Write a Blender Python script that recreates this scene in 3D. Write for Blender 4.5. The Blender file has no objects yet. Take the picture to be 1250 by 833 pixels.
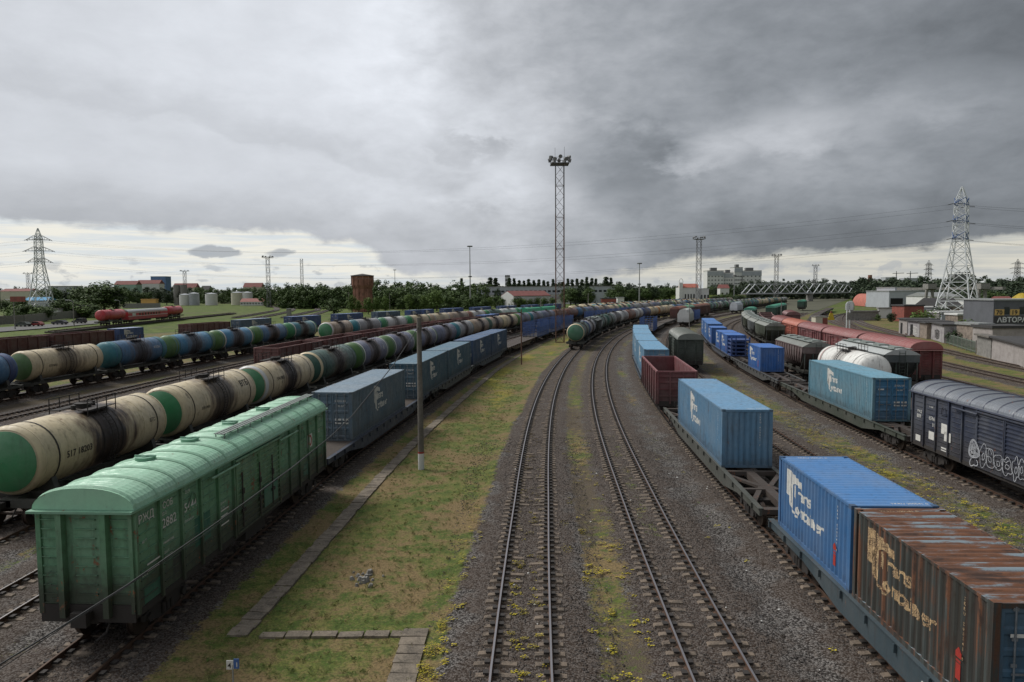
import bpy, bmesh, math, random
from mathutils import Vector, Matrix, noise
random.seed(7)
R=random.Random(11)
sc=bpy.context.scene
COL=sc.collection
PI=math.pi
# ------------------------------------------------------------------ camera (fitted)
H=9.905; F=859.76; PITCH=math.radians(4.0926)
cam=bpy.data.cameras.new('camera'); co=bpy.data.objects.new('camera',cam); COL.objects.link(co)
cam.sensor_width=36; cam.lens=F/1250*36; cam.clip_end=12000; cam.clip_start=.2
co.location=(0,0,H)
co.rotation_mode='QUATERNION'
from mathutils import Quaternion
q=Quaternion((1,0,0),PI/2-PITCH)
co.rotation_quaternion=q@Quaternion((0,0,1),math.radians(-.3552))
sc.camera=co
GZ=-.3
def bear(px,D,dz=0): return ((px-625)/860*D, D)
def hz(px,py,D):      # height of a thing seen at row py at distance D
    yh=355-(px-625)*.0062
    return H-(py-yh)*D/860
# ------------------------------------------------------------------ materials
def newmat(name):
    m=bpy.data.materials.new(name); m.use_nodes=True
    nt=m.node_tree; nt.nodes.clear()
    out=nt.nodes.new('ShaderNodeOutputMaterial'); b=nt.nodes.new('ShaderNodeBsdfPrincipled')
    nt.links.new(b.outputs[0],out.inputs[0])
    return m,nt,b
class NT:
    def __init__(s,nt): s.nt=nt
    def n(s,t,**k):
        x=s.nt.nodes.new(t)
        for a,b in k.items(): setattr(x,a,b)
        return x
    def l(s,a,b): s.nt.links.new(a,b)
    def inp(s,node,i,v):
        if isinstance(v,bpy.types.NodeSocket): s.l(v,node.inputs[i])
        else: node.inputs[i].default_value=v
    def math(s,op,a,b=0.0,c=0.0,clamp=False):
        x=s.n('ShaderNodeMath',operation=op,use_clamp=clamp); s.inp(x,0,a); s.inp(x,1,b); s.inp(x,2,c); return x.outputs[0]
    def noise(s,vec,scale,detail=4,rough=.55,dist=0):
        x=s.n('ShaderNodeTexNoise'); s.inp(x,'Vector',vec); x.inputs['Scale'].default_value=scale
        x.inputs['Detail'].default_value=detail; x.inputs['Roughness'].default_value=rough; x.inputs['Distortion'].default_value=dist
        return x.outputs['Fac']
    def ramp(s,fac,lo,hi,a=0.,b=1.):
        if lo>hi: lo,hi,a,b=hi,lo,b,a
        x=s.n('ShaderNodeMapRange',interpolation_type='SMOOTHSTEP'); s.inp(x,0,fac); s.inp(x,1,lo); s.inp(x,2,hi); s.inp(x,3,a); s.inp(x,4,b)
        return x.outputs[0]
    def mix(s,f,a,b,mode='MIX'):
        x=s.n('ShaderNodeMix',data_type='RGBA',blend_type=mode); s.inp(x,0,f); s.inp(x,6,a); s.inp(x,7,b); return x.outputs[2]
    def scale(s,vec,sx,sy,sz):
        x=s.n('ShaderNodeVectorMath',operation='MULTIPLY'); s.inp(x,0,vec); x.inputs[1].default_value=(sx,sy,sz); return x.outputs[0]
    def addv(s,a,b):
        x=s.n('ShaderNodeVectorMath',operation='ADD'); s.inp(x,0,a); s.inp(x,1,b); return x.outputs[0]
    def sep(s,v):
        x=s.n('ShaderNodeSeparateXYZ'); s.l(v,x.inputs[0]); return x.outputs
    def bump(s,h,strength,dist=.02):
        x=s.n('ShaderNodeBump'); s.l(h,x.inputs['Height']); x.inputs['Strength'].default_value=strength; x.inputs['Distance'].default_value=dist; return x.outputs[0]
def C4(c): return (c[0],c[1],c[2],1)
def paint(name,color=None,rust=.25,grime=.5,rough=.55,stain=False,rustcol=(.13,.05,.025),streak=.4,metal=0,lowz=(2.7,1.5)):
    """painted steel; color None -> the object's own viewport colour (lets copies share one mesh)"""
    m,nt,b=newmat(name); T=NT(nt)
    tc=T.n('ShaderNodeTexCoord').outputs['Object']
    oi=T.n('ShaderNodeObjectInfo')
    rnd=T.n('ShaderNodeCombineXYZ'); 
    r10=T.math('MULTIPLY',oi.outputs['Random'],37.)
    for i in range(3): T.l(r10,rnd.inputs[i])
    v=T.addv(tc,rnd.outputs[0])
    col=oi.outputs['Color'] if color is None else C4(color)
    big=T.noise(v,.55,5,.6); mid=T.noise(v,3.2,6,.65); fine=T.noise(v,22,4,.7)
    st=T.noise(T.scale(v,3.,3.,.35),1.6,5,.6)
    # tonal fading
    c=T.mix(T.ramp(big,.3,.72,0,.45),col,T.mix(.5,col,(.30,.30,.28,1)))
    c=T.mix(T.ramp(mid,.35,.75,0,grime*.5),c,T.mix(.8,col,(.02,.017,.014,1)))
    c=T.mix(T.ramp(st,.5,.74,0,streak),c,(.035,.026,.02,1))
    z=T.sep(tc)[2]
    low=T.ramp(T.math('ADD',z,T.math('MULTIPLY',T.math('SUBTRACT',mid,.5),2.2)),lowz[0],lowz[1],0,min(.9,grime))
    c=T.mix(low,c,(.035,.028,.022,1))
    ru=T.math('ADD',T.math('MULTIPLY',mid,.55),T.math('ADD',T.math('MULTIPLY',st,.3),T.math('MULTIPLY',fine,.15)))
    th=.66-.22*rust
    rf=T.ramp(ru,th,th+.06)
    rc=T.mix(fine,C4(rustcol),C4([x*2.4 for x in rustcol]))
    if rust>0: c=T.mix(rf,c,rc)
    if stain:
        y=T.math('ABSOLUTE',T.sep(tc)[1])
        x=T.math('ABSOLUTE',T.sep(tc)[0])
        sn=T.noise(T.scale(v,1,1.6,.25),1.5,5,.6)
        w=T.math('ADD',y,T.math('MULTIPLY',T.math('SUBTRACT',sn,.5),4.2))
        spl=T.math('MULTIPLY',T.ramp(T.noise(T.scale(v,1.,1.1,.22),.9,6,.62),.60,.66,0,.8),oi.outputs['Alpha']); c=T.mix(spl,c,(.03,.02,.015,1))
        s=T.math('MULTIPLY',T.math('SUBTRACT',1.0,T.ramp(w,.8,1.5)),oi.outputs['Alpha'])
        halo=T.math('MULTIPLY',T.math('SUBTRACT',.85,T.ramp(w,1.1,2.6,0,.85)),oi.outputs['Alpha'])
        c=T.mix(halo,c,(.10,.055,.03,1)); c=T.mix(s,c,T.mix(mid,(.008,.007,.007,1),(.05,.03,.022,1)))
    T.l(c,b.inputs['Base Color'])
    T.l(T.ramp(mid,.3,.7,rough-.08,rough+.2),b.inputs['Roughness'])
    b.inputs['Metallic'].default_value=metal
    T.l(T.bump(T.math('ADD',mid,fine),.12,.01),b.inputs['Normal'])
    return m
def plain(name,color,rough=.8,var=.35,scale=2.,metal=0,bump=.1,dark=(.02,.018,.015)):
    m,nt,b=newmat(name); T=NT(nt)
    tc=T.n('ShaderNodeTexCoord').outputs['Object']
    n1=T.noise(tc,scale,6,.65); n2=T.noise(tc,scale*9,3,.6)
    c=T.mix(T.ramp(n1,.3,.75,0,var),C4(color),C4(dark)); 
    c=T.mix(T.ramp(n2,.4,.7,0,var*.5),c,C4([x*1.5 for x in color]))
    T.l(c,b.inputs['Base Color']); b.inputs['Roughness'].default_value=rough; b.inputs['Metallic'].default_value=metal
    if bump: T.l(T.bump(n2,bump,.02),b.inputs['Normal'])
    return m
M={}
M['paint']=paint('worn_paint',None,.3,.5)
M['paint_clean']=paint('clean_paint',None,.04,.22,.5,streak=.18)
M['tank']=paint('tank_paint',None,.26,.45,.42,stain=True,streak=.42,lowz=(2.4,1.3))
M['roof']=paint('roof_paint',None,.3,.3,.45,streak=.12)
M['green_wagon']=paint('green_wagon_paint',None,.40,.85,.6,streak=.5)
M['under']=plain('underframe_grime',(.028,.023,.020),.8,.5,3)
M['wheel']=plain('wheel_steel',(.06,.042,.032),.5,.5,6,.5)
M['deckwood']=plain('deck_planks',(.06,.045,.035),.85,.6,4)
M['white']=plain('white_lettering',(.62,.61,.57),.7,.35,6,dark=(.2,.19,.17))
M['oldwhite']=plain('peeling_lettering',(.46,.32,.17),.8,1.9,4.2,dark=(.06,.033,.022))
M['blacktxt']=plain('dark_lettering',(.03,.028,.026),.7,.4,6)
M['redmark']=plain('red_sticker',(.35,.03,.02),.6,.4,6)
M['blackgap']=plain('dark_interior',(.008,.008,.008),.9,.2)
M['galv']=plain('galvanised_steel',(.33,.34,.33),.5,.4,3,.3)
M['rustmast']=plain('rusty_mast_steel',(.16,.085,.055),.75,.6,1.2,.2)
M['mastgrey']=plain('mast_grey_steel',(.20,.20,.20),.6,.4,1.0,.3)
M['pylonwhite']=plain('pylon_white_paint',(.62,.64,.64),.5,.35,.6,0,dark=(.2,.19,.17))
M['pylonblue']=plain('pylon_blue_paint',(.05,.12,.32),.5,.4,.6)
M['concrete']=plain('concrete',(.24,.23,.21),.9,.55,1.5,0,.3)
M['concrete_d']=plain('dirty_concrete',(.15,.135,.115),.9,.6,1.5,0,.3)
M['sleeper']=plain('sleeper_concrete',(.175,.135,.10),.9,.95,2.2,0,.4)
M['slab']=plain('path_slab',(.20,.165,.125),.95,.85,2.1,0,.5)
M['wire']=plain('wire',(.03,.03,.03),.7,.2,1)
M['signyellow']=plain('sign_yellow',(.55,.36,.12),.7,.2,1)
M['shopwall']=plain('shop_cladding',(.11,.115,.125),.8,.3,.5)
M['greenwall']=plain('green_render',(.28,.40,.33),.9,.3,.3)
M['bluewall']=plain('blue_render',(.12,.20,.36),.9,.3,.3)
M['blueroof']=plain('blue_roof',(.06,.28,.50),.8,.3,.5)
M['glass']=plain('window_glass',(.02,.025,.03),.12,.3,1,0,0)
M['rubber']=plain('tyre_rubber',(.015,.015,.015),.9,.3,6)
M['bark']=plain('bark',(.06,.048,.036),.95,.6,5,0,.4)
M['asph']=plain('asphalt',(.12,.118,.112),.92,.4,.8)
M['brick']=plain('tower_brick',(.27,.135,.095),.95,.75,.45,0,.2,dark=(.07,.025,.018))
M['dirtywhite']=plain('dirty_whitewash',(.34,.31,.29),.9,.6,.9,dark=(.14,.12,.11))
M['whitewall']=plain('white_render',(.58,.58,.56),.9,.3,.5,dark=(.35,.34,.31))
M['greywall']=plain('grey_cladding',(.36,.38,.40),.8,.3,.3,dark=(.15,.15,.16))
M['redroof']=plain('red_roof',(.22,.075,.065),.85,.4,.5)
M['orangeroof']=plain('orange_roof',(.42,.13,.09),.8,.4,.5)
M['darkroof']=plain('dark_roof',(.05,.048,.048),.85,.4,.5)
M['cream']=plain('cream_render',(.50,.48,.38),.9,.35,.4,dark=(.28,.26,.2))
M['orange']=plain('orange_panel',(.62,.36,.10),.7,.3,.5)
M['sign_red']=plain('sign_red',(.26,.07,.05),.7,.5,1)
M['yellow']=plain('yellow_paint',(.60,.42,.03),.6,.3,2)
def rail_mat():
    m,nt,b=newmat('rail_steel'); T=NT(nt)
    tc=T.n('ShaderNodeTexCoord'); g=T.n('ShaderNodeNewGeometry')
    up=T.ramp(T.sep(g.outputs['Normal'])[2],.8,.95); z=T.sep(tc.outputs['Object'])[2]
    top=T.math('MULTIPLY',up,T.ramp(z,-.03,-.01))
    oc=T.n('ShaderNodeObjectInfo').outputs['Color']
    n1=T.noise(tc.outputs['Object'],3,4)
    side=T.mix(n1,(.035,.02,.013,1),(.11,.055,.03,1))
    T.l(T.mix(top,side,oc),b.inputs['Base Color'])
    T.l(T.math('MULTIPLY',top,.75),b.inputs['Metallic']); T.l(T.ramp(top,0,1,.8,.42),b.inputs['Roughness'])
    return m
M['rail']=rail_mat()
# ------------------------------------------------------------------ mesh builder
class MB:
    def __init__(s): s.v=[];s.f=[];s.mi=[];s.cur=0;s.sm=[]
    def add(s,vs,fs,smooth=False):
        o=len(s.v); s.v+=[tuple(v) for v in vs]
        for f in fs: s.f.append([i+o for i in f]); s.mi.append(s.cur); s.sm.append(smooth)
    def box(s,x0,y0,z0,x1,y1,z1):
        s.add([(x0,y0,z0),(x1,y0,z0),(x1,y1,z0),(x0,y1,z0),(x0,y0,z1),(x1,y0,z1),(x1,y1,z1),(x0,y1,z1)],
          [(0,3,2,1),(4,5,6,7),(0,1,5,4),(1,2,6,5),(2,3,7,6),(3,0,4,7)])
    def cbox(s,c,d): s.box(c[0]-d[0]/2,c[1]-d[1]/2,c[2]-d[2]/2,c[0]+d[0]/2,c[1]+d[1]/2,c[2]+d[2]/2)
    def beam(s,p,q,w,h=None,up=(0,0,1)):
        h=h or w; p=Vector(p);q=Vector(q);d=(q-p)
        if d.length<1e-6: return
        d.normalize(); u=Vector(up)
        if abs(d.dot(u))>.98: u=Vector((1,0,0))
        a=d.cross(u).normalized()*w/2; b=a.cross(d).normalized()*h/2
        vs=[]
        for e in (p,q): vs+=[e-a-b,e+a-b,e+a+b,e-a+b]
        s.add(vs,[(0,1,2,3),(4,7,6,5),(0,4,5,1),(1,5,6,2),(2,6,7,3),(3,7,4,0)])
    def cyl(s,p,q,r,r2=None,n=10,cap=True,smooth=True):
        r2=r if r2 is None else r2; p=Vector(p);q=Vector(q);d=(q-p).normalized()
        u=Vector((0,0,1)) if abs(d.z)<.95 else Vector((1,0,0))
        a=d.cross(u).normalized(); b=a.cross(d).normalized()
        vs=[]
        for e,rr in ((p,r),(q,r2)):
            for i in range(n):
                t=2*PI*i/n; vs.append(e+a*math.cos(t)*rr+b*math.sin(t)*rr)
        s.add(vs,[(i,i+n,(i+1)%n+n,(i+1)%n) for i in range(n)],smooth)
        if cap: s.add(vs,[tuple(range(n)),tuple(range(2*n-1,n-1,-1))])
    def tube(s,pts,r,n=5):
        for i in range(len(pts)-1): s.cyl(pts[i],pts[i+1],r,n=n,cap=False)
    def lathe(s,prof,cz,n=32,cx=0,smooth=True):   # around the y axis; prof = [(y,r)]
        vs=[];N=len(prof)
        for (y,r) in prof:
            for i in range(n):
                t=2*PI*i/n; vs.append((cx+r*math.sin(t),y,cz+r*math.cos(t)))
        fs=[]
        for k in range(N-1):
            for i in range(n): fs.append((k*n+i,k*n+(i+1)%n,(k+1)*n+(i+1)%n,(k+1)*n+i))
        s.add(vs,fs,smooth)
    def prism(s,poly,axis,a,b):    # poly 2d extruded along axis
        n=len(poly)
        def P(u,w,t):
            return {'x':(t,u,w),'y':(u,t,w),'z':(u,w,t)}[axis]
        vs=[P(u,w,a) for u,w in poly]+[P(u,w,b) for u,w in poly]
        s.add(vs,[tuple(range(n-1,-1,-1)),tuple(range(n,2*n))]+[(i,(i+1)%n,(i+1)%n+n,i+n) for i in range(n)])
    def sheet(s,rows,smooth=False):
        n=len(rows[0]); vs=[p for r in rows for p in r]
        s.add(vs,[(k*n+i,k*n+i+1,(k+1)*n+i+1,(k+1)*n+i) for k in range(len(rows)-1) for i in range(n-1)],smooth)
    def mesh(s,name,mats):
        me=bpy.data.meshes.new(name); me.from_pydata(s.v,[],s.f)
        if not isinstance(mats,(list,tuple)): mats=[mats]
        for m in mats: me.materials.append(m)
        me.polygons.foreach_set('material_index',s.mi); me.polygons.foreach_set('use_smooth',s.sm)
        me.update()
        return me
    def build(s,name,mats,parent=None,color=None,fix=True):
        me=s.mesh(name,mats)
        if fix:
            bm=bmesh.new(); bm.from_mesh(me); bmesh.ops.recalc_face_normals(bm,faces=bm.faces); bm.to_mesh(me); bm.free()
        o=bpy.data.objects.new(name,me); COL.objects.link(o)
        if parent: o.parent=parent
        if color: o.color=(*color,1) if len(color)==3 else color
        return o
def _pieces(s,name,mats,parent=None,color=None):
    '''build every connected piece as an object of its own'''
    n=len(s.v); par=list(range(n))
    def fd(a):
        while par[a]!=a: par[a]=par[par[a]]; a=par[a]
        return a
    # vertices that share a place belong together
    key={}
    for i,v in enumerate(s.v):
        k=(round(v[0],4),round(v[1],4),round(v[2],4))
        if k in key: par[fd(i)]=fd(key[k])
        else: key[k]=i
    for f in s.f:
        for j in f[1:]: par[fd(j)]=fd(f[0])
    groups={}
    for k,f in enumerate(s.f): groups.setdefault(fd(f[0]),[]).append(k)
    out=[]
    for g in groups.values():
        m=MB(); mp={}
        for k in g:
            f=[]
            for i in s.f[k]:
                if i not in mp: mp[i]=len(m.v); m.v.append(s.v[i])
                f.append(mp[i])
            m.f.append(f); m.mi.append(s.mi[k]); m.sm.append(s.sm[k])
        out.append(m.build(name,mats,parent,color))
    return out
MB.pieces=_pieces
def empty(name,loc=(0,0,0),rz=0):
    o=bpy.data.objects.new(name,None); COL.objects.link(o); o.location=loc; o.rotation_euler=(0,0,rz); o.empty_display_size=.3
    return o
def tag(o,label=None,cat=None,group=None,kind=None):
    if label: o['label']=label
    if cat: o['category']=cat
    if group: o['group']=group
    if kind: o['kind']=kind
    return o
KIDS={}
def kids(o):
    return [c for c in bpy.data.objects if c.parent==o]
def snapshot(o):  # thing -> nested list, so copying does not search again
    return (o,[snapshot(c) for c in kids(o)])
def dup(snap,parent=None):
    o,ch=snap; c=o.copy(); COL.objects.link(c); c.parent=parent
    for s in ch: dup(s,c)
    return c
def walk(o_snap,fn):
    fn(o_snap[0]); [walk(s,fn) for s in o_snap[1]]
def recolor(root,cols):
    """cols: {part name: colour}; '*' = every other part"""
    for c in root.children_recursive:
        k=c.name.split('.')[0]
        v=cols.get(k,cols.get('*'))
        if v: c.color=(*v,1) if len(v)==3 else v
ORD='first second third fourth fifth sixth seventh eighth ninth tenth eleventh twelfth thirteenth fourteenth fifteenth sixteenth seventeenth eighteenth nineteenth twentieth'.split()
def ordn(i):
    if i<20: return ORD[i]
    t=['twenty','thirty','forty','fifty'][(i+1)//10-2]; r=(i+1)%10
    return (t+'-'+ORD[r-1]) if r else {'twenty':'twentieth','thirty':'thirtieth','forty':'fortieth','fifty':'fiftieth'}[t]
# ------------------------------------------------------------------ text
_tc={}
def text_geo(t,size=1.,bold=0.):
    key=(t,size,bold)
    if key in _tc: return _tc[key]
    cu=bpy.data.curves.new('t','FONT'); cu.body=t; cu.size=size; cu.resolution_u=2; cu.offset=bold
    ob=bpy.data.objects.new('t',cu); COL.objects.link(ob)
    dg=bpy.context.evaluated_depsgraph_get(); dg.update()
    me=bpy.data.meshes.new_from_object(ob.evaluated_get(dg))
    r=([(v.co.x,v.co.y) for v in me.vertices],[tuple(p.vertices) for p in me.polygons])
    bpy.data.objects.remove(ob); bpy.data.curves.remove(cu); bpy.data.meshes.remove(me)
    _tc[key]=r; return r
class Flat:
    """2d artwork (u right, v up) later laid on a wall"""
    def __init__(s): s.v=[];s.f=[]
    def poly(s,p):
        o=len(s.v); s.v+=p; s.f.append(tuple(range(o,o+len(p)))); return s
    def rect(s,a,b,c,d): return s.poly([(a,b),(c,b),(c,d),(a,d)])
    def text(s,t,u,v,size,bold=0.,sx=1.,shear=0.,vertical=False,center=False):
        vs,fs=text_geo(t,1.,bold); o=len(s.v)
        w=max([p[0] for p in vs] or [0])*size*sx if center else 0
        for x,y in vs:
            x*=size*sx; y*=size; x+=y*shear
            if center: x-=w/2
            s.v.append((u-y,v+x) if vertical else (u+x,v+y))
        s.f+=[tuple(i+o for i in f) for f in fs]; return s
    def vtext(s,t,u,v,size,step=1.1):
        for i,ch in enumerate(t): s.text(ch,u,v-i*size*step,size,.01)
        return s
    def ring(s,cu,cv,r0,r1,a0,a1,n=14):
        for i in range(n):
            a=a0+(a1-a0)*i/n;b=a0+(a1-a0)*(i+1)/n
            s.poly([(cu+r0*math.cos(a),cv+r0*math.sin(a)),(cu+r1*math.cos(a),cv+r1*math.sin(a)),(cu+r1*math.cos(b),cv+r1*math.sin(b)),(cu+r0*math.cos(b),cv+r0*math.sin(b))])
        return s
    def put(s,name,mat,parent,fn,cuts=None,color=None):
        """fn(u,v)->xyz ; cuts = u positions where the wall folds"""
        bm=bmesh.new(); vv=[bm.verts.new((a,b,0)) for a,b in s.v]
        for f in s.f:
            try: bm.faces.new([vv[i] for i in f])
            except ValueError: pass
        if cuts:
            us=[a for a,b in s.v]; lo,hi=min(us),max(us)
            for c in cuts:
                if lo<c<hi: bmesh.ops.bisect_plane(bm,geom=bm.verts[:]+bm.edges[:]+bm.faces[:],plane_co=(c,0,0),plane_no=(1,0,0))
        me=bpy.data.meshes.new(name)
        for v in bm.verts: v.co=Vector(fn(v.co.x,v.co.y))
        bm.to_mesh(me); bm.free(); me.materials.append(mat)
        o=bpy.data.objects.new(name,me); COL.objects.link(o); o.parent=parent
        if color: o.color=(*color,1)
        return o
# ------------------------------------------------------------------ track geometry
HEAD=[(0,.012),(20,.028),(45,.06),(67,.10),(107,.165),(150,.24),(200,.33),(240,.41),(280,.46),(330,.48),(3000,.48)]
def lerp(tb,x):
    if x<=tb[0][0]: return tb[0][1]
    for (a,b),(c,d) in zip(tb,tb[1:]):
        if x<=c: return b+(d-b)*(x-a)/(c-a)
    return tb[-1][1]
DS=1.0
_cl=[(0.0,0.0,lerp(HEAD,0))]
for i in range(900):
    x,y,h=_cl[-1]; hh=lerp(HEAD,(i+.5)*DS); _cl.append((x+math.sin(hh)*DS,y+math.cos(hh)*DS,lerp(HEAD,(i+1)*DS)))
def cline(s):
    if s<0: h=.012; return (s*math.sin(h),s*math.cos(h),h)
    i=min(int(s/DS),898); t=s/DS-i; a=_cl[i];b=_cl[i+1]
    return tuple(a[k]+(b[k]-a[k])*t for k in range(3))
def pos(s,off):
    x,y,h=cline(s); return (x+off*math.cos(h),y-off*math.sin(h),h)
TR={'L1':[(0,-.25),(18,-.15),(32,.02),(50,.05)],'R1':[(0,5.0),(18,5.05),(35,5.15),(160,5.35)],'R2':[(0,10.3),(30,10.55),(100,10.85)],'R3':[(0,15.95),(200,16.3)],
'R4':[(0,23.35)],'R5':[(0,28.2)],'R6':[(0,32.9)],'R7':[(0,37.3)],'R8':[(0,42.6)],'R9':[(0,50.2)],'R10':[(0,55.9),(85,57.0),(125,58.6),(200,59)],
'L2':[(0,-12.25),(18,-12.12),(42,-11.75),(58,-11.1),(107,-10.55),(135,-10.0),(600,-9.6)],'L3':[(0,-17.1),(130,-16)],
'T4':[(0,-22.2),(150,-22.2),(260,-20.3)],'TA':[(0,-27.6),(250,-26)],'TG':[(0,-33),(150,-32)],
'T5':[(0,-43.0),(60,-43.5),(95,-44.6),(130,-46.5),(160,-43.5),(200,-41),(260,-38)],'T7':[(0,-51.2),(80,-51.3),(125,-53.),(600,-53)],
'T8':[(0,-81),(150,-79),(250,-68),(330,-60)]}
def tpos(tr,s):
    e=.5
    x,y,_=pos(s,lerp(TR[tr],s)); a=pos(s-e,lerp(TR[tr],s-e)); b=pos(s+e,lerp(TR[tr],s+e))
    return x,y,math.atan2(b[0]-a[0],b[1]-a[1])
def s_of_y(tr,y):
    lo,hi=-40.,895.
    for _ in range(50):
        m=(lo+hi)/2
        if tpos(tr,m)[1]<y: lo=m
        else: hi=m
    return lo
_len={}
def arc(tr,s,d):    # advance d metres of true length along track tr
    x,y,_=tpos(tr,s); t=s
    n=max(1,int(abs(d)/2)); 
    for i in range(n):
        a=tpos(tr,t); b=tpos(tr,t+.5); k=math.hypot(b[0]-a[0],b[1]-a[1])/.5
        t+=d/n/k
    return t
def seat(o,tr,s_near,length,z=0,flip=False):
    """stand a vehicle of the given coupler length on the track with its near end at s_near; returns the next s"""
    s2=arc(tr,s_near,length)
    a=tpos(tr,arc(tr,s_near,length*.18)); b=tpos(tr,arc(tr,s_near,length*.82))
    h=math.atan2(b[0]-a[0],b[1]-a[1])
    o.location=((a[0]+b[0])/2,(a[1]+b[1])/2,z); o.rotation_euler=(0,0,-h+(PI if flip else 0))
    return s2
# ------------------------------------------------------------------ rolling stock
def bogie_mb(y,det=1):
    m=MB()
    for s in (-1,1):
        x=s*1.02
        # cast side frame with sloping ends and a spring window
        m.prism([(y-1.15,.62),(y-1.15,.42),(y-.95,.42),(y-.45,.22),(y+.45,.22),(y+.95,.42),(y+1.15,.42),(y+1.15,.62),(y+.5,.80),(y-.5,.80)],'x',x-.06,x+.06)
        for e in (-.925,.925): m.cyl((s*.95,y+e,.475),(s*1.16,y+e,.475),.13,n=8)
        if det:
            for e in (-.22,0,.22): m.cyl((s*1.1,y+e,.3),(s*1.1,y+e,.62),.075,n=6)
    m.box(-1.2,y-.2,.62,1.2,y+.2,.86)
    return m
def wheel_mb(y,det=1):
    m=MB(); n=18 if det else 8
    m.cyl((-1.0,y,.475),(1.0,y,.475),.08,n=6,cap=False)
    for s in (-1,1):
        m.cyl((s*.73,y,.475),(s*.86,y,.475),.475,n=n); 
        if det: m.cyl((s*.70,y,.475),(s*.73,y,.475),.505,n=n)
    return m
_bm={}
def bogies(root,half,det=1):
    for s in (-1,1):
        y=s*half
        k=(round(y,2),det)
        if k not in _bm:
            _bm[k]=(bogie_mb(y,det).mesh('bogie',M['under']),[wheel_mb(y+e,det).mesh('wheelset',M['wheel']) for e in (-.925,.925)])
        b=bpy.data.objects.new('bogie',_bm[k][0]); COL.objects.link(b); b.parent=root
        if det:
            for me in _bm[k][1]:
                w=bpy.data.objects.new('wheelset',me); COL.objects.link(w); w.parent=b
        else:
            w=bpy.data.objects.new('wheelset',_bm[k][1][0]); COL.objects.link(w); w.parent=b
            w=bpy.data.objects.new('wheelset',_bm[k][1][1]); COL.objects.link(w); w.parent=b
_cp={}
def couplers(root,half):
    for s in (-1,1):
        if (half,s) not in _cp: _cp[(half,s)]=coupler_mb(half,s).mesh('coupler',M['under'])
        o=bpy.data.objects.new('coupler',_cp[(half,s)]); COL.objects.link(o); o.parent=root
def coupler_mb(half,s):
    m=MB()
    if True:
        m.box(-.14,min(s*(half-.75),s*(half-.1)),.92,.14,max(s*(half-.75),s*(half-.1)),1.16)
        m.box(-.24,min(s*(half-.18),s*half),.84,.2,max(s*(half-.18),s*half),1.24)
        m.tube([(.5,s*(half-.7),.9),(.52,s*(half-.35),.55),(.42,s*(half-.05),.45)],.035)
    return m
def tank_prof(L,Rr):
    p=[]; h=L/2
    for i in range(7):
        a=PI/2*i/6; p.append((-h+.62*(1-math.cos(a)),Rr*math.sin(a) if i else .02))
    q=[(-y,r) for y,r in reversed(p)]
    return p+q
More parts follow.
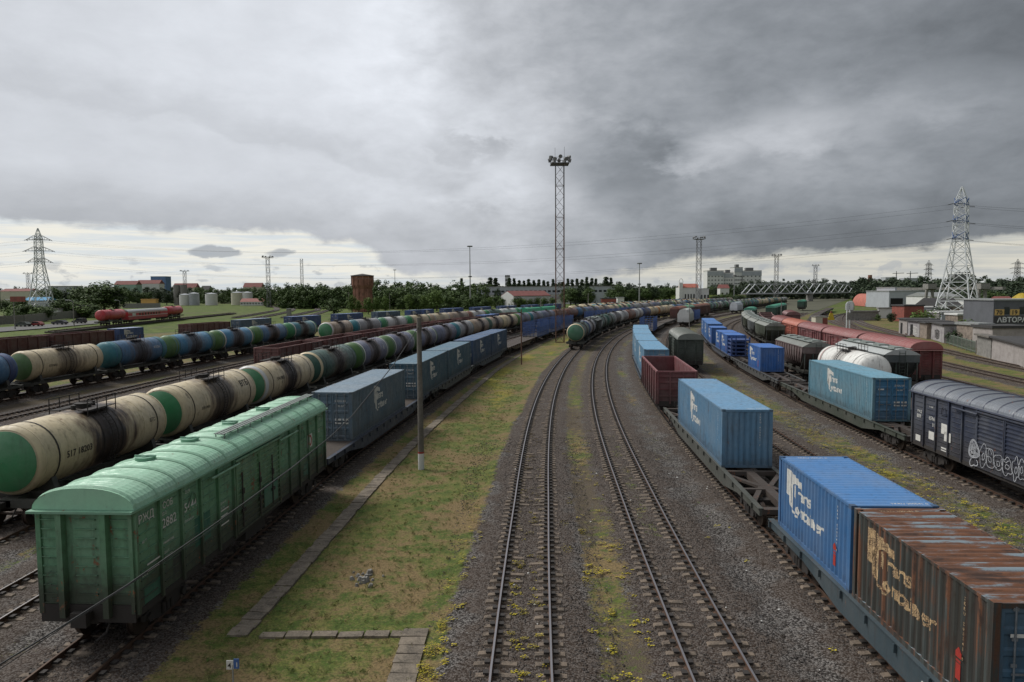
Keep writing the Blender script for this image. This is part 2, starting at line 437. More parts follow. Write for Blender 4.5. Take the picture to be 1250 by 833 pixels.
def make_tank(L=10.8,Rr=1.5,cz=2.78,cap='full',det=1,text=None,half=6.01,frame=True):
    """tank wagon; cap colours are the object colour of the end_cap parts"""
    root=empty('tank_wagon')
    n=40 if det else 18
    m=MB(); m.lathe(tank_prof(L,Rr),cz,n)
    # welded courses and reinforcing rings
    rings=(-L/2+.62,L/2-.62) 
    for y in rings: m.lathe([(y-.03,Rr),(y-.03,Rr+.02),(y+.03,Rr+.02),(y+.03,Rr)],cz,n)
    if det:
        for y in (-2.7,2.7): m.lathe([(y-.012,Rr),(y-.012,Rr+.008),(y+.012,Rr+.008),(y+.012,Rr)],cz,n)
    m.build('barrel',M['tank'],root,fix=False)
    if cap!='none':
        for s in (-1,1):
            c=MB(); p=[]
            k=6
            for i in range(k+1):
                a=PI/2*i/6
                if cap=='disc' and i>4: break
                p.append((s*(-L/2+.62*(1-math.cos(a))-.014),(Rr*math.sin(a)+.01) if i else .015))
            if cap=='full' : p.append((s*(-L/2+.62+.5),Rr+.012))
            c.lathe(p,cz,n); c.build('end_cap',M['paint_clean'],root,fix=True)
            if cap in('full','disc') :
                c=MB(); 
                y=s*(-L/2+.62+.5)
                if cap=='full': c.lathe([(y,Rr+.016),(y+s*.30,Rr+.016)],cz,n)
                else: c.lathe([(s*(-L/2+.62*(1-math.cos(PI/2*k_/12))-.016),Rr*math.sin(PI/2*k_/12)+.012) for k_ in (8.6,9.5,10.5,12)],cz,n)
                c.build('end_ring',M['paint_clean'],root,fix=True)
    # dark saddle straps
    b=MB()
    for y in ((-3.95,3.95) if det else (-3.95,3.95)):
        b.lathe([(y-.05,Rr+.015),(y+.05,Rr+.015)],cz,n)
    for y in ((-.75,.75) if det else ()): b.lathe([(y-.03,Rr+.02),(y+.03,Rr+.02)],cz,n)
    b.pieces('strap',M['under'],root)
    # frame
    f=MB()
    f.box(-.32,-half+.55,.9,.32,half-.55,1.2)
    for s in (-1,1):
        y0,y1=sorted((s*(half-.75),s*(half-.55)))
        f.box(-1.5,y0,.88,1.5,y1,1.24)
        f.box(-1.35,s*3.95-.3,.95,1.35,s*3.95+.3,1.3)
        f.prism([(-1.35,1.2),(1.35,1.2),(1.15,1.95),(.6,1.48),(0,1.32),(-.6,1.48),(-1.15,1.95)],'y',s*3.95-.16,s*3.95+.16)
        if frame:
            f.box(s*1.5-.05,-half+.6,1.0,s*1.5+.05,half-.6,1.2)
            for y in (-2,2): f.beam((0,y,1.08),(s*1.5,y,1.08),.1)
    f.build('frame',M['frame'],root)
    couplers(root,half)
    bogies(root,3.925,det)
    # manhole, platform, ladder
    h=MB(); t=cz+Rr
    h.cyl((0,0,t-.08),(0,0,t+.16),.36,n=14); h.cyl((0,0,t+.16),(0,0,t+.22),.40,n=14)
    for sx,sy in ((.0,.75),(0,-.75)): h.cyl((sx,sy,t-.05),(sx,sy,t+.2),.11,n=8)
    h.tube([(-.4,.1,t+.2),(.4,.1,t+.3)],.03)
    h.build('manhole',M['under'],root)
    pl=MB()
    for s in (-1,1):
        pl.box(min(s*.48,s*.95),-1.1,t-.02,max(s*.48,s*.95),1.1,t+.02)
        if det:
            for y in (-1.1,-.37,.37,1.1): pl.beam((s*.95,y,t-.3),(s*.95,y,t+.55),.035)
            pl.beam((s*.95,-1.1,t+.55),(s*.95,1.1,t+.55),.035); pl.beam((s*.95,-1.1,t+.3),(s*.95,1.1,t+.3),.025)
    pl.build('platform',M['under'],root)
    if det:
        for s in (-1,1):
            ld=MB(); pts=[]
            for i in range(9):
                a=math.radians(38+i*13); pts.append((s*(Rr+.1)*math.sin(a),cz+(Rr+.1)*math.cos(a)))
            pts.append((s*1.62,1.9)); pts.append((s*1.62,1.0))
            for yy in (-.22,.22): ld.tube([(x,yy,z) for x,z in pts],.024,4)
            for i in range(len(pts)-1):
                for k in ((.0,.5) if i<8 else (.0,.33,.66)):
                    x=pts[i][0]+(pts[i+1][0]-pts[i][0])*k; z=pts[i][1]+(pts[i+1][1]-pts[i][1])*k
                    ld.beam((x,-.22,z),(x,.22,z),.025)
            ld.build('ladder',M['under'],root)
    return root
def tank_text(root,parts,L=10.8,Rr=1.5,cz=2.78):
    """lettering bent round the barrel on its right-hand (+x) side; u runs along y"""
    for (t,u,ang,size,mat) in parts:
        f=Flat().text(t,0,0,size,.012)
        def fn(a,b,u=u,ang=ang):
            th=math.radians(ang)-b/Rr
            return ((Rr+.022)*math.sin(th),u+a,cz+(Rr+.022)*math.cos(th))
        w=max(v[0] for v in f.v)
        f.put('lettering',M[mat],root,fn)
# ---- containers
PITCH_S=.278
def corr(t,depth,p=PITCH_S):
    t=t%p; 
    if t<.072: return 0.
    if t<.139: return depth*(t-.072)/.067
    if t<.211: return depth
    return depth*(1-(t-.211)/.067)
def corr_pts(a,b,p=PITCH_S):
    r=[a]; k=0
    while a+k*p<b:
        for o in (.072,.139,.211,.278):
            if a+k*p+o<b-1e-4: r.append(a+k*p+o)
        k+=1
    return r+[b]
def logo_flat(s=1.):
    f=Flat()
    # white T block cut by an arc, the big C, and the two words
    for a,b,lo,hi in ((0,.19,.62,1.78),(.205,.395,.42,1.80),(.41,.60,.22,1.72)):
        f.poly([(a,lo+.1),(b,lo),(b,hi-.03),(a,hi)])
    f.poly([(.61,1.40),(1.35,1.24),(1.35,1.50),(.61,1.70)])
    f.ring(.98,.72,.66,.76,math.radians(105),math.radians(268),14)
    f.poly([(.66,.75),(.84,.75),(.84,1.25),(.66,1.25)])
    f.text('rans',.94,.80,.70,.026,.95); f.text('ontainer',.82,.12,.70,.026,.93)
    f.v=[(a*s,b*s) for a,b in f.v]
    return f
CW=2.438
_cm={}
def make_container(L=12.19,Hc=2.896,logo=True,ends='FD',textend=False,logo_mat='white',worn='container',sidetext=None):
    """container standing on z=0, centred; -y end is ends[0], +y end ends[1] (F front wall, D doors)"""
    root=empty('shipping_container')
    key=(L,Hc,ends,worn)
    hx=CW/2; y0,y1=-L/2,L/2
    mat=M[worn]
    def part(name,mb,mt=None,fix=True):
        return mb.build(name,mt or mat,root,fix=fix)
    fr=MB()
    for sx in (-1,1):
        for y in (y0,y1):
            a,b=sorted((sx*hx,sx*(hx-.16))); c,d=sorted((y,y+(.16 if y<0 else -.16)))
            fr.box(a,c,.119,b,d,Hc-.119)
        a,b=sorted((sx*(hx-.004),sx*(hx-.07)))
        fr.box(a,y0+.17,Hc-.09,b,y1-.17,Hc-.02); fr.box(a,y0+.17,.02,b,y1-.17,.16)
    for y in (y0,y1):
        c,d=sorted((y+(.004 if y<0 else -.004),y+(.1 if y<0 else -.1)))
        fr.box(-hx+.17,c,Hc-.12,hx-.17,d,Hc-.012); fr.box(-hx+.17,c,.01,hx-.17,d,.14)
    fr.box(-hx+.1,y0+.1,.05,hx-.1,y1-.1,.14)
    part('frame',fr)
    cc=MB()
    for sx in (-1,1):
        for y in (y0,y1):
            for z in (0,Hc-.118):
                a,b=sorted((sx*(hx+.003),sx*(hx-.162))); c,d=sorted((y-(.003 if y<0 else -.003),y+(.175 if y<0 else -.175)))
                cc.box(a,c,z,b,d,z+.118)
    part('corner_casting',cc)
    pts=corr_pts(y0+.16,y1-.16)
    for sx in (-1,1):
        s=MB()
        s.sheet([[(sx*(hx-.012-corr(y-y0-.16,.044)),y,z) for y in pts] for z in (.14,Hc-.08)])
        part('side_panel',s,fix=False)
    r=MB(); rp=corr_pts(y0+.1,y1-.1,.278)
    r.sheet([[(x,y,Hc-.012-corr(y-y0-.1,.03)) for y in rp] for x in (-hx+.05,hx-.05)])
    part('roof_panel',r,fix=False)
    for i,y in enumerate((y0,y1)):
        sg=1 if y<0 else -1
        if ends[i]=='F':
            e=MB(); ep=corr_pts(-hx+.16,hx-.16,.25)
            e.sheet([[(x,y+sg*(.02+corr(x+hx-.16,.045,.278)),z) for x in ep] for z in (.14,Hc-.12)])
            part('end_wall',e,fix=False)
        else:
            for sx in (-1,1):
                a,b=sorted((sx*.012,sx*(hx-.165)))
                d=MB()
                # outer frame of the leaf and recessed horizontal swages
                yo=y+sg*.045
                d.sheet([[(x,yo+sg*dd,z) for x in (a+.08,b-.08)] for z,dd in
                   [(.16,0)]+[q for k in range(5) for q in ((.22+k*(Hc-.4)/5+.06,0),(.22+k*(Hc-.4)/5+.11,.035),(.22+(k+1)*(Hc-.4)/5-.09,.035),(.22+(k+1)*(Hc-.4)/5-.04,0))]+[(Hc-.13,0)]])
                for (p,q_) in ((a,a+.08),(b-.08,b)):
                    c,e=sorted((y+sg*.03,y+sg*.075)); d.box(p,c,.16,q_,e,Hc-.13)
                do=part('door',d)
                bars=MB()
                for k in (.27,.73):
                    x=a+(b-a)*k
                    bars.cyl((x,y-sg*.008+sg*.012,.10),(x,y-sg*.008+sg*.012,Hc-.08),.021,n=6)
                    for z in (.13,.7,1.3,Hc-.75,Hc-.14): bars.cbox((x,y+sg*.018,z),(.11,.03,.07))
                    bars.cbox((x+.12,y+sg*.012,1.12),(.32,.02,.04))
                bo=bars.build('lock_bar',M['lockbar'],do)
            # white numbers on the doors
            def fe(u,v,y=y,sg=sg): return ((u-hx)*sg,y-sg*.004+sg*.03,v)
            fl=Flat().text('SUDU 84',CW*.57,Hc*.80,.17,.008).text('42 G1',CW*.64,Hc*.70,.15,.008)
            fl.rect(CW*.57,Hc*.42,CW*.72,Hc*.46).rect(CW*.76,Hc*.42,CW*.90,Hc*.46).rect(CW*.57,Hc*.35,CW*.72,Hc*.385).rect(CW*.76,Hc*.35,CW*.90,Hc*.385).rect(CW*.15,Hc*.72,CW*.30,Hc*.75)
            fl.put('door_lettering',M['white'],root,fe)
    if textend:
        y=y0
        fl=Flat().vtext('TKRU 430551 7',CW*.74,Hc*.9,.115)
        fl.put('end_lettering',M['white'],root,lambda u,v:(u-hx,y0+.014,v))
    if logo:
        f=logo_flat(1.); f.v=[(a*(1.08 if L<8 else .98),b*(.84 if Hc<2.7 else .96)) for a,b in f.v]; cu=[]
        Ls=-1 if True else 1
        for sx in (-1,1):
            # viewed from outside: u runs towards -y on the -x side and towards +y on the +x side
            w0=L*.33 if L>8 else L*.13
            if sx>0: w0=L*.36 if L>8 else L*.2
            base=Hc*.33
            def yy(u,sx=sx,w0=w0): return (y1-w0-u) if sx<0 else (y0+w0+u)
            cuts=[]
            for p in pts:
                cuts.append((y1-w0-p) if sx<0 else (p-y0-w0))
            f.put('logo',M[logo_mat],root,lambda u,v,sx=sx,yy=yy: (sx*(hx-.012-corr(yy(u)-y0-.16,.044)+.005),yy(u),base+v),cuts)
            g=Flat().vtext('TKRU 200541 0',L-.95 if True else 0,Hc*.86,.10)
            g.put('side_lettering',M[logo_mat],root,lambda u,v,sx=sx: (sx*(hx-.004),(y1-u) if sx<0 else (y0+u),v))
            if L<8:
                g=Flat().rect(L-1.15,.42,L-.98,.78).rect(L-1.15,.80,L-.98,.86).poly([(L-1.17,.9),(L-.96,.9),(L-.96,1.02),(L-1.06,1.14),(L-1.17,1.02)])
                g.put('sticker',M['redmark'],root,lambda u,v,sx=sx: (sx*(hx-.004),(y1-u) if sx<0 else (y0+u),v))
        f0=Flat().text('TKRU 200541 0',.25,L-.35,.16,.006); 
        f0.put('roof_lettering',M[logo_mat],root,lambda u,v:(u-hx+.3,y0+v,Hc-.004))
        f0=Flat().text('TKRU 200541 0',.9,.18,.16,.006)
        f0.put('roof_lettering',M[logo_mat],root,lambda u,v:(u-hx+.3,y0+v,Hc-.004))
    return root
# ---- container flat wagon (skeleton deck with fish-belly side sills)
def make_flat(half=12.8,det=1,deck=False,color=(.05,.08,.09)):
    root=empty('container_flat_wagon'); Lb=half-.6; zt=1.14
    m=MB()
    for s in (-1,1):
        poly=[(-Lb,.86),(-Lb*.72,.82),(-Lb*.5,.42),(Lb*.5,.42),(Lb*.72,.82),(Lb,.86),(Lb,zt),(-Lb,zt)]
        m.prism(poly,'x',s*1.25-.05,s*1.25+.05)
        m.box(s*1.25-.11,-Lb,zt+.0015,s*1.25+.11,Lb,zt+.03)
        if det:
            k=-Lb+1
            while k<Lb: m.box(*(sorted((s*1.30,s*1.38))[0],k-.03,.88,sorted((s*1.30,s*1.38))[1],k+.03,zt-.03)); k+=1.55
    m.build('side_sill',M['paint'],root,color=color)
    c=MB(); c.box(-.2,-Lb,.8,.2,Lb,1.1)
    k=-Lb
    step=3.05
    n=int(2*Lb/step)
    for i in range(n+1):
        y=-Lb+i*2*Lb/n; w=.22 if 0<i<n else .35
        y=min(max(y,-Lb+w/2),Lb-w/2)
        c.box(-1.2,y-w/2,.92,-.2,y+w/2,1.12); c.box(.2,y-w/2,.92,1.2,y+w/2,1.12)
    for s in (-1,1):   # diagonal members by the bogies
        for t in (-1,1):
            c.beam((t*.2,s*(Lb-3.6),1.03),(t*1.2,s*(Lb-1.2),1.03),.22,.12); c.beam((t*.2,s*(Lb-3.6),1.03),(t*1.2,s*(Lb-5.6),1.03),.22,.12)
    c.build('cross_beam',M['flatdeck'],root,color=(.09,.06,.05))
    if deck:
        d=MB(); 
        k=-Lb+.05
        while k<Lb-.2: d.box(-1.2,k,1.121,1.2,k+.19,1.16); k+=.2
        d.build('deck',M['deckwood'],root)
    couplers(root,half)
    bogies(root,half-3.0,det)
    return root
# ---- covered (box) wagon
def arch(x,w,h0,rise): 
    t=x/w; return h0+rise*math.sqrt(max(0,1-abs(t)**2.3))
def make_boxcar(half=8.5,det=2,rise=.72,walk=True,eave=3.9,hood=False,door=True,npost=5,W=1.44):
    root=empty('covered_wagon'); Lb=half-.45; zb=1.12
    pm=M['green_wagon'] if det==2 else M['paint']
    m=MB()
    # walls as thin shells
    for s in (-1,1):
        a,b=sorted((s*W,s*(W-.06))); m.box(a,-Lb,zb,b,Lb,eave)
        c,d=sorted((s*Lb,s*(Lb-.06))); m.box(-W+.061,c,zb,W-.061,d,eave)
    m.build('body',pm,root)
    # posts: panels either side of the door zone
    dz=2.15
    p=MB(); rb=MB()
    ys=[-Lb+.06+(Lb-.06-dz)*i/npost for i in range(npost+1)]
    for s in (-1,1):
        for sg in (-1,1):
            for i,y in enumerate(ys):
                yy=y*(-sg) if sg>0 else y
                if det>=1: 
                    a,b=sorted((s*(W+.001),s*(W+.09))); p.box(a,yy-.05,zb-.1,b,yy+.05,eave-.02)
            if det==2:
                for i in range(npost):
                    yc=(ys[i]+ys[i+1])/2; yc=yc*(-sg) if sg>0 else yc; w=(ys[1]-ys[0])*.33
                    for k in range(10):
                        z=zb+.22+k*.262
                        rb.prism([(s*(W-.002),z-.02),(s*(W+.03),z),(s*(W+.03),z+.022),(s*(W-.002),z+.026)],'y',yc-w,yc+w)
    for s in (-1,1):   # end posts
        for x in (-.62,.62):
            c,d=sorted((s*(Lb+.001),s*(Lb+.22))); p.box(x-.08,c,zb-.12,x+.08,d,eave-.06)
        for x in (-W+.05,W-.05):
            c,d=sorted((s*(Lb+.001),s*(Lb+.06))); p.box(x-.05,c,zb-.05,x+.05,d,eave-.02)
        if det>=1:
            for x in (-1.05,0,1.05):
                for k in range(10):
                    z=zb+.22+k*.262; rb.prism([(s*(Lb-.002),z-.02),(s*(Lb+.05),z),(s*(Lb+.05),z+.022),(s*(Lb-.002),z+.026)],'x',x-.3,x+.3)
    p.pieces('post',pm,root)
    if rb.v: rb.build('pressed_rib',pm,root)
    # doors
    if door:
        for s in (-1,1):
            for (ya,yb) in ((-dz+.08,-.02),(.02,dz-.08)):
                d=MB(); n=13 if det==2 else 6
                rows=[];zt=eave-.28
                for k in range(n):
                    z0=zb+.05+(zt-zb-.05)*k/n; z1=zb+.05+(zt-zb-.05)*(k+1)/n
                    for z,dd in ((z0,.05),(z0+(z1-z0)*.55,.05),(z0+(z1-z0)*.65,.09),(z0+(z1-z0)*.95,.09)): rows.append([(s*(W+dd),y,z) for y in (ya+.04,yb-.04)])
                d.sheet(rows)
                for y in (ya,yb-.07): 
                    a,b=sorted((s*(W+.03),s*(W+.11))); d.box(a,y,zb-.02,b,y+.07,zt+.05)
                for z in (zb-.03,zt+.02,): 
                    a,b=sorted((s*(W+.03),s*(W+.105))); d.box(a,ya+.07,z,b,yb-.07,z+.07)
                d.build('door',pm,root)
            r=MB()
            r.cyl((s*(W+.17),-dz-1.9,eave-.30),(s*(W+.17),-dz+.2,eave-.30),.05,n=8)
            r.cyl((s*(W+.17),dz-.2,eave-.30),(s*(W+.17),dz+1.9,eave-.30),.05,n=8)
            a,b=sorted((s*(W+.005),s*(W+.16))); r.box(a,-dz,eave-.2,b,dz,eave-.14)
            if det==2:
                for k in range(9): 
                    y=-dz+.25+k*(2*dz-.5)/8; r.prism([(s*(W+.01),eave-.19),(s*(W+.15),eave-.19),(s*(W+.01),eave-.36)],'y',y-.02,y+.02)
            r.build('door_rail',pm,root)
    # arched roof
    n=16; WR=W+.10; rf=MB()
    xs=[-WR*math.cos(PI*i/n) for i in range(n+1)]
    def rz(x): return arch(x,WR,eave,rise)
    ysr=[-Lb-.08,Lb+.08]
    if det==2:
        rows=[];y=ysr[0]
        while y<ysr[1]-.1:
            for oy,dz_ in ((0,0),(.07,0),(.10,-.016),(.15,-.016)): rows.append([(x,y+oy,rz(x)+dz_) for x in xs])
            y+=.18
        rows.append([(x,ysr[1],rz(x)) for x in xs]); rf.sheet(rows,False)
    else: rf.sheet([[(x,y,rz(x)) for x in xs] for y in ysr],True)
    for s in (-1,1):
        y=s*(Lb+.075)
        rf.add([(x,y,rz(x)) for x in xs]+[(x,y,eave-.001) for x in xs],[(i,i+1,i+n+2,i+n+1) for i in range(n)])
    ro=rf.build('roof',M['roof'],root)
    rr=MB(); nr=15
    if det>=1:
        for k in range(nr+1):
            y=-Lb+.05+(2*Lb-.1)*k/nr; w=.05
            for i in range(n): 
                a=(xs[i],rz(xs[i])); b=(xs[i+1],rz(xs[i+1]))
                rr.add([(a[0],y-w,a[1]+.002),(b[0],y-w,b[1]+.002),(b[0],y,b[1]+.05),(a[0],y,a[1]+.05),(a[0],y+w,a[1]+.002),(b[0],y+w,b[1]+.002)],[(0,1,2,3),(3,2,5,4)])
        if det==2:   # faint longitudinal sheet seams across the panels
            for i in range(3,n-2): pass
        rr.pieces('roof_rib',M['roof'],root)
    e=MB()
    for s in (-1,1):
        a,b=sorted((s*(WR-.05),s*(WR+.04))); e.box(a,-Lb-.1,eave-.07,b,Lb+.1,eave-.003)
        c,d=sorted((s*(Lb+.08),s*(Lb+.26))); e.box(-WR-.04,c,eave-.07,WR+.04,d,eave-.003)
    e.build('eave_trim',M['roof'],root)
    if det==2:
        for y in (-5.0,-2.2,1.0,4.3):
            hh=MB(); z=rz(-.15); hh.cyl((-.15,y,z-.04),(-.15,y,z+.09),.30,n=16); hh.cyl((-.15,y,z+.09),(-.15,y,z+.12),.12,n=10); hh.beam((-.5,y,z+.11),(.2,y,z+.11),.05); hh.build('roof_hatch',M['roof'],root)
        ww=MB(); x=.62; z=rz(x)+.14
        for k in (-.13,0,.13): ww.box(x+k-.05,-1.6,z+k*-.1,x+k+.05,Lb+.1,z+.03+k*-.1)
        for y in [-1.5+i*1.12 for i in range(9)]: ww.beam((x-.15,y,z-.16),(x-.15,y,z),.03); ww.beam((x+.18,y,z-.26),(x+.18,y,z),.03)
        ww.build('roof_walkway',M['galvroof'],root)
        for sg in (-1,1):
            for s in (-1,1):
                v=MB(); y=sg*(Lb-3.2); x=s*(W+.03)
                v.box(min(x,x+s*.03),y-.28,3.1,max(x,x+s*.03),y+.28,3.14)
                pts=[(x+s*.02,y+.22*math.cos(a),3.12+.42*math.sin(a)) for a in [PI*i/8 for i in range(9)]]
                v.tube(pts,.018,4); v.build('vent_hatch',pm,root)
    u=MB()
    for s in (-1,1):
        a,b=sorted((s*(W+.02),s*(W-.14))); u.box(a,-Lb,.92,b,Lb,zb-.002)
        c,d=sorted((s*Lb,s*(Lb+.05))); u.box(-W,c,.82,W,d,zb+.2)
    u.box(-.25,-Lb,.75,.25,Lb,zb-.01); u.box(-W+.15,-Lb+.05,zb-.06,W-.15,Lb-.05,zb-.004)
    if det:
        u.box(.5,-.9,.45,1.2,.9,.85); u.cyl((-.7,-.9,.62),(-.7,.9,.62),.2)
    u.build('underframe',M['under'],root)
    couplers(root,half)
    bogies(root,half-2.4,det)
    return root
# ---- open wagon
def make_gondola(half=6.96,det=1,load=True):
    root=empty('open_wagon'); Lb=half-.6; W=1.5; zb=1.1; zt=3.46
    m=MB()
    for s in (-1,1):
        a,b=sorted((s*W,s*(W-.05))); m.box(a,-Lb,zb,b,Lb,zt)
        c,d=sorted((s*Lb,s*(Lb-.05))); m.box(-W+.051,c,zb,W-.051,d,zt)
    m.box(-W+.06,-Lb+.06,zb,W-.06,Lb-.06,zb+.1)
    m.build('body',M['paint'],root)
    r=MB()
    for s in (-1,1):
        a,b=sorted((s*(W-.06),s*(W+.08))); r.box(a,-Lb-.05,zt+.002,b,Lb+.05,zt+.12)
        c,d=sorted((s*(Lb-.06),s*(Lb+.08))); r.box(-W+.061,c,zt+.004,W-.061,d,zt+.11)
    r.pieces('top_rail',M['paint'],root)
    p=MB()
    for s in (-1,1):
        for k in range(8):
            y=-Lb+.12+(2*Lb-.24)*k/7; a,b=sorted((s*(W+.001),s*(W+.12))); p.box(a,y-.07,.95,b,y+.07,zt)
        if det:
            for k in range(7):
                y=-Lb+.12+(2*Lb-.24)*(k+.5)/7; a,b=sorted((s*(W+.001),s*(W+.05)))
                p.box(a,y-.42,zb+.75,b,y+.42,zb+.82)
        for z in (1.55,2.1,2.65,3.1):
            c,d=sorted((s*(Lb+.001),s*(Lb+.09))); p.box(-W+.05,c,z,W-.05,d,z+.12)
        for x in (-1.42,-.5,.5,1.42): 
            c,d=sorted((s*(Lb+.001),s*(Lb+.11))); p.box(x-.06,c,zb-.1,x+.06,d,zt)
    p.pieces('post',M['paint'],root)
    u=MB(); u.box(-.25,-Lb,.75,.25,Lb,zb-.01)
    for s in (-1,1): 
        a,b=sorted((s*(W+.02),s*(W-.12))); u.box(a,-Lb,.9,b,Lb,zb-.002)
        c,d=sorted((s*(Lb+.002),s*(Lb+.06))); u.box(-W,c,.8,W,d,zb+.1)
    u.build('underframe',M['under'],root)
    couplers(root,half); bogies(root,4.33,det)
    return root
# ---- hopper wagon
def make_hopper(half=7.3,det=1,round_side=False):
    root=empty('hopper_wagon'); Lb=half-.55; W=1.55; ze=3.75; zt=4.3
    if round_side: sec=[(W,ze),(W+.02,3.2),(W-.04,2.6),(W-.2,2.0),(W-.55,1.45),(.55,1.15)]
    else: sec=[(W,ze),(W,2.3),(W-.05,1.9),(.75,1.2)]
    LT=Lb-.1; LB=Lb-2.3   # ends slope inwards
    def yl(z): 
        t=min(1,max(0,(z-1.15)/(3.05-1.15))); return LB+(LT-LB)*t
    m=MB()
    for s in (-1,1):
        rows=[[(s*x,-yl(z),z),(s*x,yl(z),z)] for x,z in sec]; m.sheet(rows,round_side)
        rows=[[(-x,s*yl(z),z),(x,s*yl(z),z)] for x,z in ([(W,ze),(W,3.05)]+[q for q in sec if q[1]<3.05])]; m.sheet(rows)
    m.build('body',M['paint'],root,fix=True)
    rb=MB(); n=11
    for s in (-1,1):
        for k in range(n+1):
            t=-1+2*k/n
            for (x0,z0),(x1,z1) in zip(sec,sec[1:]):
                rb.beam((s*(x0+.03),t*(yl(z0)-.1),z0),(s*(x1+.03),t*(yl(z1)-.1),z1),.09,.09)
        rb.box(min(s*W,s*(W+.08)),-LT,ze-.1,max(s*W,s*(W+.08)),LT,ze)
    rb.build('side_rib',M['paint'],root)
    rf=MB(); nn=10; xs=[-(W+.05)+2*(W+.05)*i/nn for i in range(nn+1)]
    def rz(x): return ze+(zt-ze)*(1-abs(x/(W+.05))**2.)
    rf.sheet([[(x,y,rz(x)) for x in xs] for y in (-LT-.05,LT+.05)],True)
    for s in (-1,1):
        y=s*(LT+.045); rf.add([(x,y,rz(x)) for x in xs]+[(x,y,ze-.02) for x in xs],[(i,i+1,i+nn+2,i+nn+1) for i in range(nn)])
    rf.build('roof',M['roof'],root)
    for y in [-LT+1.4+i*(2*LT-2.8)/3 for i in range(4)]: h=MB(); h.box(-.45,y-.75,rz(0)-.06,.45,y+.75,rz(0)+.12); h.build('roof_hatch',M['galvroof'],root)
    h=MB()
    for s in (-1,1):
        h.box(min(s*.62,s*.95),-LT,rz(.8)+.1,max(s*.62,s*.95),LT,rz(.8)+.14)
        for y in [-LT+.2+i*(2*LT-.4)/8 for i in range(9)]: h.beam((s*.75,y,rz(.8)-.05),(s*.75,y,rz(.8)+.1),.04)
    h.build('roof_walkway',M['galvroof'],root)
    f=MB(); f.box(-.25,-Lb,.8,.25,Lb,1.1)
    for s in (-1,1):
        f.box(min(s*1.4,s*1.5),-Lb,.95,max(s*1.4,s*1.5),Lb,1.17)
        c,d=sorted((s*Lb,s*(Lb-.15))); f.box(-1.39,c,.9,1.39,d,1.19); f.box(-1.38,min(s*(Lb-.16),s*(Lb-2.1)),1.1,1.38,max(s*(Lb-.16),s*(Lb-2.1)),1.16)
        for x in (-1.35,-.5,.5,1.35):
            f.beam((x,s*(Lb-.15),1.15),(x,s*(Lb-.15),3.0),.09); f.beam((x,s*(Lb-.15),3.0),(x,s*(LB+.6),1.2),.07)
        if det:
            for x in (-.25,.25): f.beam((x,s*(Lb-.02),1.1),(x,s*(Lb-.02),4.1),.035)
            for k in range(10): f.beam((-.25,s*(Lb-.02),1.2+k*.3),(.25,s*(Lb-.02),1.2+k*.3),.03)
        f.prism([(-.9+s*1.6,1.19),(.9+s*1.6,1.19),(.35+s*1.6,.45),(-.35+s*1.6,.45)],'x',-.9,.9)
    f.build('frame',M['frame'],root)
    couplers(root,half); bogies(root,half-2.1,det)
    return root
# ---- timber wagon with stakes and end grids
def make_stake(half=7.3,det=1):
    root=empty('stake_wagon'); Lb=half-.6; W=1.4
    m=MB(); 
    for s in (-1,1): m.box(min(s*W,s*(W-.12)),-Lb,.85,max(s*W,s*(W-.12)),Lb,1.2)
    m.box(-.25,-Lb,.8,.25,Lb,1.1); m.box(-W+.121,-Lb,1.12,W-.121,Lb,1.17)
    m.build('frame',M['under'],root)
    g=MB()
    for s in (-1,1):
        for i in range(5): g.box(-W+i*2*W/4-.05,s*(Lb-.08)-.05,1.17,-W+i*2*W/4+.05,s*(Lb-.08)+.05,3.9)
        for k in range(6): g.box(-W+.05,s*(Lb-.18)-.045,1.4+k*.46,W-.05,s*(Lb-.18)+.045,1.48+k*.46)
    g.build('end_grid',M['paint_clean'],root)
    p=MB()
    for s in (-1,1):
        k=-Lb+.6
        while k<Lb-.4: p.box(min(s*(W+.002),s*(W+.14)),k-.055,1.0,max(s*(W+.002),s*(W+.14)),k+.055,3.85); k+=1.05
        for z in (1.9,2.8): p.box(min(s*(W+.01),s*(W+.06)),-Lb+.2,z,max(s*(W+.01),s*(W+.06)),Lb-.2,z+.07)
    p.build('stake',M['paint_clean'],root)
    couplers(root,half); bogies(root,half-2.4,det)
    return root
M['frame']=paint('frame_paint',(.035,.055,.045),.25,.7)
M['lockbar']=plain('galvanised_bars',(.22,.24,.26),.5,.5,5,.4)
M['container']=paint('container_paint',None,.24,.45,.5,streak=.42,lowz=(.9,.1))
M['container_new']=paint('fresh_container_paint',None,.08,.28,.42,streak=.25,lowz=(.6,.0))
M['flatdeck']=paint('flat_steel',None,.4,.7)
M['galvroof']=plain('roof_board',(.22,.25,.23),.7,.5,4)
